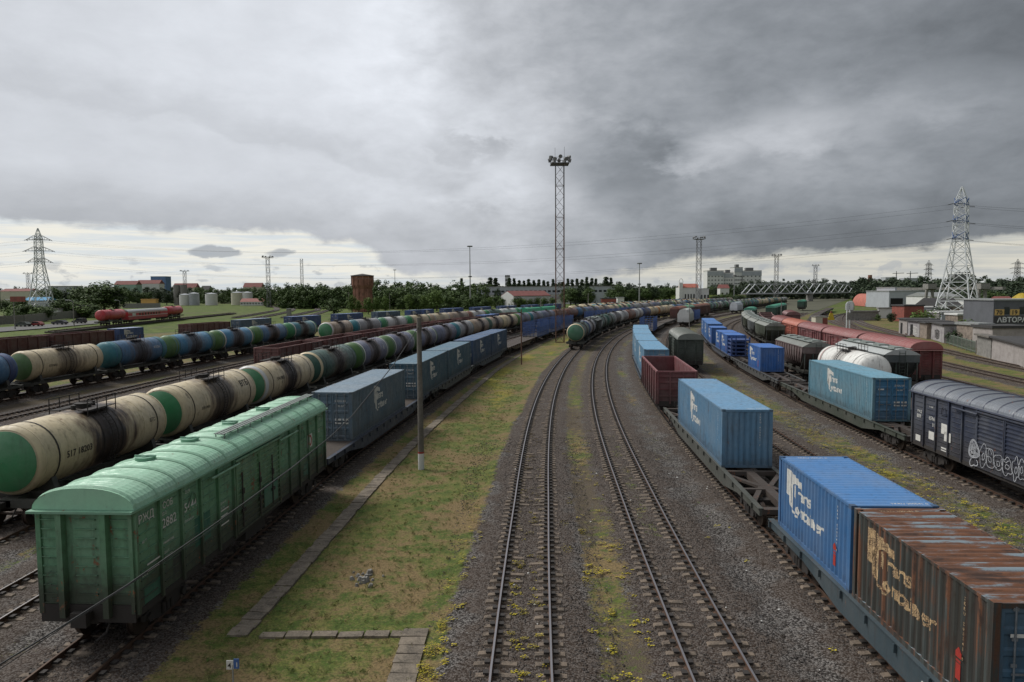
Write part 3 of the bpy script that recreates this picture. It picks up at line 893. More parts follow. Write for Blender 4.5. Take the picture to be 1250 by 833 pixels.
def rusty_mat():
    m,nt,b=newmat('rusted_container'); T=NT(nt)
    tc=T.n('ShaderNodeTexCoord').outputs['Object']; N=T.sep(T.n('ShaderNodeNewGeometry').outputs['Normal'])
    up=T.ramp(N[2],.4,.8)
    big=T.noise(tc,.7,5,.6); st=T.noise(T.scale(tc,4,4,.25),1.2,6,.65); sr=T.noise(T.scale(tc,.5,3.8,1),1.3,6,.7); fine=T.noise(tc,24,4,.7)
    s=T.mix(up,st,sr)
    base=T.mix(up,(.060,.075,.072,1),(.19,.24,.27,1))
    rust=T.mix(fine,(.075,.036,.02,1),(.21,.080,.034,1)); dark=(.035,.02,.015,1)
    c=T.mix(T.ramp(T.math('ADD',T.math('MULTIPLY',up,.055),T.math('ADD',T.math('MULTIPLY',s,.62),T.math('MULTIPLY',big,.38))),.485,.56),base,rust)
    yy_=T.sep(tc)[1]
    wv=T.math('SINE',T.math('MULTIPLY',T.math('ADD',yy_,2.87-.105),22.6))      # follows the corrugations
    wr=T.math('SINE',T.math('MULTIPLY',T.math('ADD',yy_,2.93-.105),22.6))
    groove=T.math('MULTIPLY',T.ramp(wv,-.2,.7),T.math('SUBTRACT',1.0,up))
    c=T.mix(T.math('MULTIPLY',groove,.80),c,(.022,.018,.015,1))  # recess shade and dirt of the side grooves painted into the colour
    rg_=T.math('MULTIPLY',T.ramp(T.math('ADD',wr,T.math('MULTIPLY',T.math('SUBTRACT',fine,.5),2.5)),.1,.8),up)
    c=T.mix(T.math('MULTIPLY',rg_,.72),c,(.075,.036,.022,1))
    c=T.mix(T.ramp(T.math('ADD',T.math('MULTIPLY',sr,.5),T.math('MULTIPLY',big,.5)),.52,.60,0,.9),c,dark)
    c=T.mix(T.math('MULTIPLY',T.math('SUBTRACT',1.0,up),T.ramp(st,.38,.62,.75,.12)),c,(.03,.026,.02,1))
    T.l(c,b.inputs['Base Color']); T.l(T.ramp(s,.4,.6,.55,.9),b.inputs['Roughness']); T.l(T.bump(T.math('ADD',s,fine),.25,.01),b.inputs['Normal'])
    return m
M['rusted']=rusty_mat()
# ------------------------------------------------------------------ ground
SP=[-14+i*1.5 for i in range(int(220/1.5))]
def grassw(s,o):
    """(grass, yellow, dirt, dark) cover at a place in the yard"""
    n=noise.noise(Vector((o*.35,s*.10,3.))) ; n2=noise.noise(Vector((o*.9,s*.5,7.)))
    g=y=d=0.
    L2=lerp(TR['L2'],s)
    def band(a,b,f=.8): return max(0,min(1,(o-a)/f))*max(0,min(1,(b-o)/f))
    re_=-2.0+.6*max(0,min(1,(s-30)/40)); g=max(g,band(L2+1.7,re_-n*.5)*1.15)                       # wide turf strip
    
    y=max(y,band(L2+2.5,-2.6)*max(0,min(1,(s-45)/25))*.9*max(.15,n+.62))
    y=max(y,band(re_-.9,re_+.1,.4)*.8*max(0,n2+.3))
    g=max(g,band(1.6,3.9,.6)*(.47+.5*n)); d=max(d,band(1.7,3.7,.5)*.72)
    y=max(y,band(1.7,3.8,.3)*.6*max(0,n2+.25)); y=max(y,band(-.7,.7,.2)*.45*max(0,n2+.2)*(1 if s<60 else .3)); g=max(g,band(4.6,5.8,.3)*(.3+.5*n2)*(1 if 28<s<60 else .2))
    g=max(g,band(6.9,8.9,.7)*max(0,min(1,(s-28)/20))*(.35+.8*n)); y=max(y,band(7,8.8,.6)*.3*max(0,n2))
    g=max(g,band(12.3,14.2,.6)*(.2+.6*n)); 
    g=max(g,band(17.6,21.6,.8)*(.5+.3*n)); y=max(y,band(17.6,21.5,.8)*(.40+.5*n2)); d=max(d,band(18.3,21,.8)*.5)
    g=max(g,band(39,41.2,.6)*(.4+.5*n)); g=max(g,band(44.5,48.4,.8)*(.85+.3*n)); 
    g=max(g,band(51.8,75,.8)*(1)*(1 if abs(o-lerp(TR['R10'],s))>2.0 else 0))
    d=max(d,band(52.5,55,.8)*.6)
    g=max(g,band(-15.3,-13.9,.5)*(.35+.6*n)); g=max(g,band(-20.4,-19,.5)*(.2+.6*n)); y=max(y,band(-15.5,-13.8,.5)*.4*max(0,n2+.1))
    g=max(g,band(-49.5,-45.7,.7)*(.35+.6*n)); d=max(d,band(-49.2,-46,.6)*.8)
    g=max(g,band(-110,-54.5,1.)*(1 if abs(o-lerp(TR['T8'],s))>2.4 else .2))
    return g,y,d
def build_bed():
    offs=[]; o=-110.
    tcs=[0.05,5.2,10.5,16,23.35,28.2,32.9,37.3,42.6,50.2,57,-11.9,-17,-22.2,-27.6,-33,-38.3]
    while o<80:
        offs.append(o); o+= .45 if -26<o<26 else 1.1
    dense=[]
    m=MB(); rows=[]; G=[];Y=[];D=[];NR=[]
    sv=[-16+i*1.2 for i in range(90)]; 
    while sv[-1]<330: sv.append(sv[-1]+2.6)
    names=list(TR)
    for s in sv:
        cen=[lerp(TR[k],s) for k in names]
        r=[]
        for o in offs:
            dd=min(abs(o-c) for c in cen)
            z=-.185 if dd<1.75 else (-.185-.16*min(1,(dd-1.75)/1.1))
            z+=.022*noise.noise(Vector((o*.8,s*.8,0)))+.01*noise.noise(Vector((o*2.3,s*2.3,5)))
            x,y,h=pos(s,o); r.append((x,y,z)); g,yy,d=grassw(s,o); G.append(g);Y.append(yy);D.append(d);NR.append(max(0,min(1,(2.3-dd)/.9)))
        rows.append(r)
    m.sheet(rows,True)
    me=m.mesh('ballast_bed',M['bed'])
    for nm,arr in (('grass',G),('yellow',Y),('dirt',D),('near',NR)):
        a=me.attributes.new(nm,'FLOAT','POINT'); a.data.foreach_set('value',arr)
    o=bpy.data.objects.new('ballast_bed',me); COL.objects.link(o); tag(o,kind='structure')
def gravel_nodes(T,tc):
    vo=T.n('ShaderNodeTexVoronoi'); T.l(tc,vo.inputs['Vector']); vo.inputs['Scale'].default_value=19; 
    vb=T.n('ShaderNodeTexVoronoi'); T.l(tc,vb.inputs['Vector']); vb.inputs['Scale'].default_value=7
    cs=T.sep(vo.outputs['Color'])[0]; cb=T.sep(vb.outputs['Color'])[0]
    big=T.noise(tc,.35,5,.6)
    base=T.mix(T.ramp(big,.35,.65),(.034,.028,.023,1),(.058,.049,.041,1))
    c=T.mix(T.ramp(cs,.0,1.,0,1),T.mix(.80,base,(.004,.004,.004,1)),T.mix(.48,base,(.38,.36,.34,1)))
    c=T.mix(T.ramp(cb,.86,.97,0,.55),c,(.17,.145,.125,1))
    c=T.mix(T.ramp(vo.outputs['Distance'],.5,.75,0,.65),c,(.006,.005,.004,1))
    h=T.math('SUBTRACT',1.0,vo.outputs['Distance'])
    return c,h
def grass_nodes(T,tc,yellow=None,dirt=None):
    n1=T.noise(tc,.22,5,.65); n2=T.noise(tc,1.6,6,.7); n3=T.noise(tc,12,5,.75)
    c=T.mix(T.ramp(n2,.36,.62),(.065,.105,.018,1),(.155,.165,.04,1))
    c=T.mix(T.ramp(T.math('ADD',T.math('MULTIPLY',n1,.6),T.math('MULTIPLY',n2,.4)),.445,.56),c,(.205,.145,.068,1))
    c=T.mix(T.ramp(n3,.42,.62,0,.62),c,(.030,.026,.012,1))
    c=T.mix(T.ramp(T.noise(tc,9,5,.75),.54,.68,0,.6),c,(.27,.21,.10,1))
    return c,n1,n2,n3
def bed_material():
    m,nt,b=newmat('ballast_and_turf'); T=NT(nt)
    tc=T.n('ShaderNodeTexCoord').outputs['Object']
    def at(n): 
        x=T.n('ShaderNodeAttribute',attribute_name=n); return x.outputs['Fac']
    gc,gh=gravel_nodes(T,tc); rc,n1,n2,n3=grass_nodes(T,tc)
    br=T.noise(tc,2.2,6,.75); fz=T.noise(tc,14,4,.7); patch=T.noise(tc,.8,5,.65)
    # brown fouling of the ballast
    gc=T.mix(T.math('MULTIPLY',T.ramp(T.math('ADD',T.noise(tc,.55,5,.6),T.math('MULTIPLY',at('near'),.22)),.46,.64,.15,.95),1.0),gc,T.mix(.62,gc,(.085,.048,.028,1),'MULTIPLY') if False else T.mix(.55,gc,T.mix(fz,(.017,.010,.006,1),(.088,.053,.032,1))))
    dc=T.mix(fz,(.055,.042,.028,1),(.12,.095,.066,1))
    jit=T.math('MULTIPLY',T.math('SUBTRACT',T.math('ADD',T.math('MULTIPLY',br,.6),T.math('MULTIPLY',fz,.4)),.5),2.7)
    c=T.mix(T.ramp(T.math('ADD',at('dirt'),jit),.42,.62),gc,dc)
    gm=T.ramp(T.math('ADD',at('grass'),jit),.44,.62)
    c=T.mix(gm,c,rc)
    yn=T.noise(tc,5.5,5,.7)
    ym=T.ramp(T.math('ADD',at('yellow'),T.math('MULTIPLY',T.math('SUBTRACT',T.math('ADD',T.math('MULTIPLY',yn,.6),T.math('MULTIPLY',patch,.4)),.5),3.4)),.62,.8,0,.85)
    c=T.mix(ym,c,T.mix(fz,(.075,.085,.012,1),(.34,.28,.035,1)))
    T.l(c,b.inputs['Base Color']); b.inputs['Roughness'].default_value=.95; b.inputs['Specular IOR Level'].default_value=.25
    hh=T.mix(gm,gh,n3); T.l(T.bump(hh,.75,.035),b.inputs['Normal'])
    return m
M['bed']=bed_material(); M['bedfar']=plain('far_yard_earth',(.085,.085,.05),.95,.6,.05)
def grass_material(name='meadow',bright=1.):
    m,nt,b=newmat(name); T=NT(nt); tc=T.n('ShaderNodeTexCoord').outputs['Object']
    a=T.noise(tc,.02,6,.65); f=T.noise(tc,.3,6,.7); g=T.noise(tc,2.5,4,.7)
    c=T.mix(T.ramp(f,.35,.65),(.035*bright,.06*bright,.014,1),(.10*bright,.125*bright,.034,1))
    c=T.mix(T.ramp(a,.5,.62,0,.7),c,(.12,.105,.06,1)); c=T.mix(T.ramp(g,.4,.7,0,.5),c,(.025,.035,.01,1))
    T.l(c,b.inputs['Base Color']); b.inputs['Roughness'].default_value=.95; b.inputs['Specular IOR Level'].default_value=.2
    T.l(T.bump(f,.3,.2),b.inputs['Normal']); return m
M['fadedwhite']=plain('faded_graffiti',(.40,.41,.43),.7,.6,2,dark=(.05,.06,.08)); M['meadow']=grass_material(bright=1.35); M['verge']=grass_material('verge_grass',1.0)
build_bed()
g=MB(); xs=[-6000,-1500,-500,-200,-60,60,200,500,1500,6000]; ys=[-300,-60,60,200,500,1200,3000,9000]
g.sheet([[(x,y,-.52) for x in xs] for y in ys])
tag(g.build('ground',M['meadow']),kind='structure')
# far part of the yard: earth between the curving lines, 330 m onward
m=MB(); m.sheet([[(*pos(s,o)[:2],-.42) for o in (-40,-20,0,20,44)] for s in range(322,900,12)]); 
tag(m.build('yard_earth',M['bedfar']),kind='structure')
# ------------------------------------------------------------------ tracks
def build_track(name,s0,s1,sl0,sl1,shine,gaps=()):
    rt=MB(); rt2=MB()
    # sleepers
    s=sl0; k=0; rr=random.Random(hash(name)%999 if False else sum(map(ord,name)))
    while s<sl1:
        x,y,h=tpos(name,s); cx,sx=math.cos(h),math.sin(h)
        def P(a,b,z): return (x+a*cx+b*sx,y-a*sx+b*cx,z)
        w=.125; dz=rr.uniform(-.045,.004); sh=rr.uniform(-.03,.03); sk=rr.uniform(-.02,.02)
        for sg in (-1,1):
            mid= .1 if rr.random()<.13 else rr.uniform(.33,.46)
            e_=rr.uniform(1.12,1.27); prof=[(e_+.05,-.20),(e_,-.128),(.94,-.108),(.62,-.112),(mid,-.135),(mid-.05,-.21)]
            prof=[(sg*a+sh,z+dz) for a,z in prof]
            vs=[];
            for a,z in prof:
                vs+=[P(a,-w*.98+sk,z-.07),P(a,-w*.78+sk,z),P(a,w*.78+sk,z),P(a,w*.98+sk,z-.07)]
            fs=[(i*4+j,i*4+j+1,i*4+j+5,i*4+j+4) for i in range(5) for j in range(3)]+[(0,1,2,3)]
            rt.add(vs,fs)
            for a in (.80-.13,.80+.13):
                a=sg*a; c=P(a,0,-.075+dz); rt2.beam(P(a,-.09,-.085),P(a,.09,-.085),.15,.05)
        s=arc(name,s,.5435) if s<60 else s+.5435; k+=1
    root=None
    t=rt.build('railway_track',M['sleeper'],fix=True) if rt.v else empty('railway_track')
    tag(t,kind='structure')
    if rt2.v: rt2.build('rail_fastening',M['under'],t,fix=False)
    # rails: profile head / web / foot swept along the line
    prof=[(-.075,-.18),(-.075,-.165),(-.012,-.15),(-.012,-.045),(-.036,-.035),(-.036,-.006),(-.028,0),(.028,0),(.036,-.006),(.036,-.035),(.012,-.045),(.012,-.15),(.075,-.165),(.075,-.18)]
    for sg in (-1,1):
        r=MB(); rows=[]; s=s0
        while s<=s1:
            x,y,h=tpos(name,s); rows.append([(x+(sg*.797+a)*math.cos(h),y-(sg*.797+a)*math.sin(h),z) for a,z in prof]); s+=3 if s<150 else 6
        r.sheet(rows); o=r.build('rail',M['rail'],t,color=shine,fix=False)
SH=(.27,.26,.27); DU=(.10,.065,.045)
for nm,s1,sl,shine in (('L1',125,124,SH),('R1',330,300,SH),('R2',330,210,DU),('R3',330,200,DU),('R4',330,260,DU),('R5',330,260,DU),('R6',330,130,DU),
     ('R7',330,72,DU),('R8',330,240,(.2,.17,.15)),('R9',330,240,(.25,.22,.2)),('R10',330,230,(.2,.16,.13)),('L2',330,150,DU),('L3',200,130,(.3,.28,.27)),('T4',330,45,DU),
     ('TA',330,60,DU),('TG',330,90,DU),('T5',330,150,(.2,.18,.17)),('T7',330,90,DU),('T8',300,150,DU)):
    build_track(nm,-12,s1,-11,sl,shine)
# ------------------------------------------------------------------ trains
def cols(root,**k): recolor(root,k)
def finish(root,name_,label,cat,group=None): tag(root,label,cat,group); return root
S_=s_of_y
# --- tank wagons
CREAM=(.62,.51,.32); BLUE=(.03,.13,.26); TEAL=(.02,.16,.20); LAV=(.135,.15,.23); DGREEN=(.025,.09,.065); GREY=(.30,.30,.31); WHITE=(.60,.60,.58)
BROWN=(.17,.06,.035); TAN=(.36,.27,.19); NAVY=(.03,.06,.16); ORANGE=(.45,.20,.06); BLACK=(.03,.03,.035); LBLUE=(.12,.30,.42); CG=(.03,.19,.07); CG2=(.07,.16,.04)
CN={CREAM:'cream',BLUE:'blue',TEAL:'teal',LAV:'lavender',DGREEN:'dark-green',GREY:'grey',WHITE:'white',BROWN:'red-brown',TAN:'tan',NAVY:'navy',ORANGE:'orange',BLACK:'black',LBLUE:'pale-blue',CG:'green',CG2:'olive'}
near={}
near['full']=make_tank(cap='full'); near['disc']=make_tank(cap='disc'); near['none']=make_tank(cap='none')
far={k:make_tank(cap=k,det=0) for k in ('full','disc','none')}
for d in (near,far):
    for k in d: d[k]=snapshot(d[k])
protos=[d[k] for d in (near,far) for k in d]
def kill(snap):
    for c in snap[1]: kill(c)
    bpy.data.objects.remove(snap[0])
def tank_train(tr,s,spec,where,group,ndet,texts={}):
    for i,(col,cap,capc,ringc,stain) in enumerate(spec):
        src=(near if i<ndet else far)[cap]
        r=dup(src); recolor(r,{'barrel':(*col,stain),'end_cap':capc,'end_ring':ringc,'*':(.05,.05,.05)})
        if i in texts: tank_text(r,texts[i])
        s=seat(r,tr,s,12.02)
        capn='' if cap=='none' else (' with %s ends'%CN.get(capc,'green') if capc!=col else '')
        tag(r,'%s tank wagon%s, %s %s'%(CN[col],capn,ordn(i),where),'tank wagon',group)
    return s
RR=random.Random(5)
def randspec(n,pal,fullp=.4):
    out=[]
    for i in range(n):
        c=RR.choice(pal); k=RR.random()
        cap='full' if k<fullp else ('disc' if k<fullp+.15 else 'none')
        out.append((c,cap,RR.choice([CG,CG2,DGREEN]),RR.choice([WHITE,CREAM]),RR.choice([.0,.5,.8,1.])))
    return out
P4=[(CREAM,'disc',CG,CREAM,1.),(CREAM,'disc',CG,CREAM,.75),(CREAM,'disc',CG,WHITE,1.),(DGREEN,'disc',DGREEN,CREAM,.8),(LAV,'full',CG2,WHITE,.9),(LAV,'full',CG2,WHITE,.9),(LAV,'full',CG2,WHITE,.9),
 (LAV,'none',CG,CREAM,.7),(GREY,'full',TEAL,WHITE,.6),(TAN,'none',CG,CREAM,.9),(TAN,'full',DGREEN,CREAM,.9),(CREAM,'none',CG2,WHITE,.9),(LAV,'full',CG2,CREAM,.4),(LAV,'full',TEAL,WHITE,.5),(LAV,'none',CG,WHITE,.5),(BROWN,'none',CG,CREAM,.4),(BROWN,'none',CG,CREAM,.2)]
P4+=randspec(24,[CREAM,CREAM,GREY,LAV,BLUE,DGREEN,CREAM,TAN,GREY])
T1=[('51718203',-1.9-1.55,100,.42,'blacktxt'),('РОССИЯ',-3.2,118,.16,'blacktxt'),('БАЛТ',3.35,88,.20,'blacktxt'),('ТРАНС',3.4,95,.14,'blacktxt')]
sT4=s_of_y('T4',28.6)
# reading order on the +x side runs away from the camera
tank_train('T4',sT4,P4,'in the train beside the green covered wagon','tank wagons in the long train left of the green covered wagon',12,
  {0:[('517 18203',-3.5,98,.42,'blacktxt'),('БТС',3.2,84,.26,'blacktxt')],1:[('ВТБ',2.6,70,.62,'blacktxt'),('5731 0426',-3.1,96,.24,'blacktxt')],2:[('57419832',-3.2,84,.36,'blacktxt'),('Р',-2.4,96,.25,'blacktxt')],4:[('К',2.6,84,.7,'white')],5:[('К',2.6,84,.6,'white')]})
P7=[(BLUE,'full',NAVY,NAVY,.2),(CREAM,'disc',CG2,CREAM,.5),(BLUE,'full',TEAL,TEAL,.6),(LBLUE,'full',CG2,TEAL,.6),(LBLUE,'full',CG2,WHITE,.8),(BLUE,'full',CG2,BLUE,1.),(TEAL,'full',CG,WHITE,.8)]
P7=[((.03,.20,.36) if c==LBLUE else c,a,b,d,e) for c,a,b,d,e in P7]; CN[(.03,.20,.36)]='bright-blue'
s7=arc('T7',s_of_y('T7',67.6),-12.02)
tank_train('T7',s7,P7,'in the mostly blue train by the path','tank wagons of the mostly blue train',7,
  {0:[('нефть',-1.,88,.5,'white')],1:[('57374025',-3.2,98,.30,'blacktxt')],2:[('РОСВА',2.2,80,.36,'white')]})
P5=[(TAN,'disc',CG,WHITE,.6),(GREY,'full',TEAL,WHITE,.4),(WHITE,'full',CG,WHITE,.3),(CREAM,'full',CG,TAN,.2),(CREAM,'full',TAN,WHITE,.2),(TAN,'none',TAN,CREAM,.5),(WHITE,'full',BROWN,CREAM,.3),(DGREEN,'full',CG,WHITE,.2),(WHITE,'none',CG,GREY,.1),((.10,.38,.38),'full',CG,WHITE,.1)]
CN[(.10,.38,.38)]='turquoise'
tank_train('T5',s_of_y('T5',128),P5,'in the train behind the brown open wagons','tank wagons behind the brown open wagons',4)
PF=[(DGREEN,'disc',(.03,.14,.07),CREAM,.7),(GREY,'full',NAVY,WHITE,.9),(DGREEN,'disc',(.04,.26,.15),WHITE,.3),(DGREEN,'none',CG,WHITE,.4),(BLACK,'full',GREY,WHITE,.3),(GREY,'full',WHITE,WHITE,.3),(BROWN,'none',CG,WHITE,.3),(WHITE,'full',GREY,WHITE,.4),(NAVY,'none',CG,WHITE,.4),(CREAM,'none',CG,WHITE,.2),(CREAM,'full',ORANGE,WHITE,.2)]
PF+=randspec(20,[NAVY,LBLUE,GREY,CREAM,TAN,LAV,BLUE])
sF=s_of_y('L1',117.5)
sF2=tank_train('L1',sF,PF[:2],'in the train heading past the tall mast','tank wagons of the train beside the tall mast',2)
# short hopper between the tanks
hp=make_hopper(5.0); cols(hp,body=(.06,.07,.06),side_rib=(.08,.09,.08),roof=(.1,.11,.1)); hsn=snapshot(hp)
sF2=seat(hp,'L1',sF2,10.2); tag(hp,'short dark hopper wagon coupled among the tank wagons beside the tall mast','hopper wagon')
tank_train('L1',sF2,PF[2:],'after the short hopper near the mast','tank wagons of the train beside the tall mast',2)
tank_train('TA',s_of_y('TA',262),randspec(18,[CREAM,CREAM,LBLUE,ORANGE,GREY,TEAL]),'in the second row beyond the mast','tank wagons in the far rows',0)
tank_train('TG',s_of_y('TG',258),randspec(17,[CREAM,ORANGE,CREAM,BROWN,LBLUE]),'in the third row beyond the mast','tank wagons in the far rows',0)
tank_train('T5',s_of_y('T5',285),randspec(15,[LAV,CREAM,GREY,NAVY]),'in the fourth row beyond the mast','tank wagons in the far rows',0)
tank_train('R1',s_of_y('R1',300),randspec(19,[DGREEN,TEAL,DGREEN,GREY,CREAM]),'in the row nearest the station house','tank wagons in the far rows',0)
tank_train('R2',s_of_y('R2',330),randspec(16,[DGREEN,CREAM,WHITE,TEAL]),'in the row nearest the truss bridge','tank wagons in the far rows',0)
# white tank on R5
wt=dup(near['none']); recolor(wt,{'barrel':(.78,.77,.72,.25)}); 
seat(wt,'R5',s_of_y('R5',58.8),12.02); tag(wt,'clean white tank wagon with a red line behind the long pale blue container','tank wagon')
b=MB(); 
for y in (4.2,): b.lathe([(y-.06,1.515),(y+.06,1.515)],2.78,40)
b.build('red_band',M['redmark'],wt)
for p in protos: kill(p)
# --- containers and flat wagons
flats={}
FL=make_flat(12.8); FLs=snapshot(FL)
FL60=make_flat(9.85); FL60s=snapshot(FL60)
FLD=make_flat(12.8,deck=True); FLDs=snapshot(FLD)
c40={}
def cont(L,Hc,ends,worn,col,**k):
    key=(L,Hc,ends,worn,tuple(sorted(k.items())))
    if key not in c40: c40[key]=snapshot(make_container(L,Hc,ends=ends,worn=worn,**k))
    r=dup(c40[key])
    ds=tuple(min(1,x*1.05) for x in col)
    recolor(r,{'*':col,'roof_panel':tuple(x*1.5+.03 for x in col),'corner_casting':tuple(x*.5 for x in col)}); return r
def put_flat(snap,tr,s,length,label,col=(.05,.08,.09),beam=(.09,.06,.05),group='container flat wagons'):
    r=dup(snap); recolor(r,{'side_sill':col,'cross_beam':beam}); s2=seat(r,tr,s,length); tag(r,label,'flat wagon',group); globals()['LASTFLAT']=r.name; return s2
def put_cont(r,tr,y,L,label,z=1.145,group=None):
    s=s_of_y(tr,y); seat(r,tr,s,L,z); tag(r,label,'shipping container',group); return s
BC=(.035,.13,.30); BP=(.085,.20,.31); GBL=(.085,.135,.18); TEALC=(.035,.095,.14); BR=(.015,.10,.33)
G1='blue shipping containers on flat wagons'
# R2: rusty + blue pair
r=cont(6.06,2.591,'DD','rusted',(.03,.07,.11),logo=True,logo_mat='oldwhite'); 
recolor(r,{'door':(.03,.09,.14),'*':(.1,.1,.1)})
for c in r.children:
    if c.name.startswith('door') and 'lettering' not in c.name: 
        c.data=c.data.copy(); c.data.materials[0]=M['container']; c.color=(.03,.09,.15,1)
put_cont(r,'R2',13.38,6.06,'heavily rusted container with brown streaked roof and peeling logo',group=G1)
r=cont(6.06,2.591,'FF','container_new',BC); put_cont(r,'R2',19.62,6.06,'bright blue short container standing against the rusted container',group=G1)
sa=arc('R2',s_of_y('R2',26.9),-25.6)
s=put_flat(FLs,'R2',sa,25.6,'blue painted flat wagon carrying the rusted container and a blue container',(.035,.085,.115),(.08,.07,.065))
# wagon number on the near sill
f=Flat().text('94476105',0,0,.26,.012).text('НЗО',3.4,0,.17,.01)
f.put('sill_lettering',M['white'],bpy.data.objects[LASTFLAT],lambda u,v:(-1.306,1.6-u,.66+v))
s=put_flat(FLs,'R2',s,25.6,'flat wagon with grey green sills under the long blue container',(.085,.10,.085),(.10,.07,.06))
r=cont(12.19,2.896,'FF','container',(.09,.205,.325),textend=True); put_cont(r,'R2',34.05,12.19,'long blue container with plain corrugated end, nearest the red open wagon',group=G1)
GD=make_gondola(); GDs=snapshot(GD)
def put_gond(tr,s,label,col,group='open wagons'):
    r=dup(GDs); recolor(r,{'*':col,'post':tuple(x*1.1 for x in col),'top_rail':tuple(min(1,x*1.5+.02) for x in col)}); s2=seat(r,tr,s,13.92); tag(r,label,'open wagon',group); return r,s2
r,s=put_gond('R2',s_of_y('R2',54.0),'dark red open wagon between the blue containers with a little sand inside',(.13,.03,.035))
ld=MB(); n=14
ld.sheet([[( -1.3+2.6*i/n,-5.5+3.2*j/n,1.22+.9*max(0,1-((i-n/2)**2+(j-n/2)**2)/(n*n*.22))) for i in range(n+1)] for j in range(n+1)],True)
lo=ld.build('sand_heap',M['concrete_d']); lo.location=r.location; lo.rotation_euler=r.rotation_euler; lo.location.z=0; tag(lo,'small heap of grey sand inside the dark red open wagon','sand')
s=put_flat(FLs,'R2',s,25.6,'flat wagon under the first pair of long containers beyond the red wagon',(.03,.07,.12))
s=put_flat(FLs,'R2',s,25.6,'flat wagon under the farther pair of containers beyond the red wagon',(.03,.07,.12))
for i,y in enumerate((69.2,81.8,94.2,106.6)):
    r=cont(12.19,2.896,'DD','container',(.09,.215,.33)); put_cont(r,'R2',y,12.19,'long blue container, %s of the row beyond the dark red open wagon'%ordn(i),group=G1)
# stake wagon and empty flats
ST=make_stake(7.3); recolor(ST,{'*':(.03,.085,.26)}); STs=snapshot(ST)
def put_stake(tr,s,label,col=(.03,.085,.26)):
    r=dup(STs); recolor(r,{'*':col}); s2=seat(r,tr,s,14.62); tag(r,label,'timber wagon','blue stake wagons'); return s2
s=put_flat(FLDs,'R2',s,25.6,'empty flat wagon beyond the last long blue containers',(.02,.04,.12))
s=put_stake('R2',s_of_y('R2',150),'blue stake wagon standing alone at the bend right of the tank train')
s=put_flat(FLDs,'R2',s,25.6,'empty dark flat wagon coupled behind the lone stake wagon',(.03,.035,.04))
s=put_flat(FLDs,'R2',s,25.6,'empty dark flat wagon passing left of the white wagon',(.03,.035,.04))
# L2 containers
sL=s_of_y('L2',19.0)
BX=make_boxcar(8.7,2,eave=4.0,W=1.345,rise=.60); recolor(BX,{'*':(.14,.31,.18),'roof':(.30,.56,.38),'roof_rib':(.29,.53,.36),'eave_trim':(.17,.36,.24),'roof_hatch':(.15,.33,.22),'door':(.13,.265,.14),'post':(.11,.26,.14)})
BX['label']='light green covered wagon with arched ribbed roof, nearest on the left'; BX['category']='covered wagon'
BXs=snapshot(BX)
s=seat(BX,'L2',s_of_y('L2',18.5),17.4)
# lettering on the green wagon: right side and near end
X=1.345+.034
def side(u0,v0): return lambda u,v:(X,u0+u,v0+v)
for t,u,v,sz in (('РЖД',-8.04,3.5,.33),('2882',-6.86,2.98,.40),('5444',-5.60,3.05,.40),('СОБ',-6.8,3.55,.27),('22 2',-6.85,3.36,.14),('Калининград',-6.95,2.5,.11),('21,9',-5.5,3.62,.16)):
    Flat().text(t,0,0,sz,.008).put('lettering',M['white'],BX,side(u,v))
for u,v,w,h_ in ((-4.85,1.55,.95,.26),(-4.85,1.15,.8,.22),(-3.4,2.3,.8,.05),(-3.4,2.1,.7,.05),(-3.4,1.8,.8,.05),(-7.7,2.2,.7,.05),(-7.7,2.0,.6,.05)):
    Flat().rect(0,0,w,h_).put('stencil_panel',M['stencil'] if 'stencil' in M else M['white'],BX,side(u,v)) if h_<.2 else None
for u,v,w,h_,c in ((-4.95,1.7,1.05,.95,(.01,.12,.08)),(-7.85,1.14,.95,.5,(.01,.13,.08)),(-6.3,1.2,.75,.72,(.015,.025,.02)),(.35,1.35,1.4,.9,(.02,.16,.10)),(5.1,1.3,.9,.6,(.02,.15,.10))):
    Flat().rect(0,0,w,h_).put('repaint_patch',M['paint_clean'],BX,lambda a,b,u=u,v=v:(X+(.068 if u==.35 else -.0255),u+a,v+b),color=c)
Flat().ring(.25,.3,.17,.27,0,2*PI,16).text('F',.13,.2,.22,.02).put('emblem',M['redmark'],BX,side(5.75,2.55))
Flat().rect(-.05,0,.6,.62).put('emblem_plate',M['white'],BX,lambda a,b:(X-.003,5.72+a,2.53+b))
BX['group']='covered wagons'
# next: flat wagon + containers
s=put_flat(FLDs,'L2',s,25.6,'decked blue flat wagon behind the green covered wagon under the grey container',(.03,.06,.12),(.05,.05,.05))
r=cont(12.19,2.896,'DD','container',GBL); put_cont(r,'L2',40.9,12.19,'long grey blue container with doors facing, just behind the green wagon',group=G1)
r=cont(12.19,2.896,'DD','container',TEALC); put_cont(r,'L2',57.0,12.19,'long dark teal container, second behind the green covered wagon',group=G1)
s=put_flat(FLs,'L2',s,25.6,'flat wagon under the two dark teal containers',(.09,.11,.12))
r=cont(12.19,2.896,'DD','container',TEALC); put_cont(r,'L2',69.6,12.19,'long dark teal container, third behind the green covered wagon',group=G1)
s=put_flat(FLs,'L2',s_of_y('L2',82.6),25.6,'blue flat wagon under the two dark blue containers left of the turf',(.05,.09,.14))
for i,y in enumerate((83.3,95.8)):
    r=cont(12.19,2.896,'DD','container',(.015,.055,.13)); put_cont(r,'L2',y,12.19,'long dark blue container, %s of the pair before the empty flat wagon'%('nearer','farther')[i],group=G1)
s=put_flat(FLDs,'L2',s,20.0 if False else 25.6,'empty brown flat wagon in front of the blue stake wagons',(.08,.04,.03))
for i in range(3): s=put_stake('L2',s,'blue stake wagon, %s of the three left of the tall mast'%ordn(i))
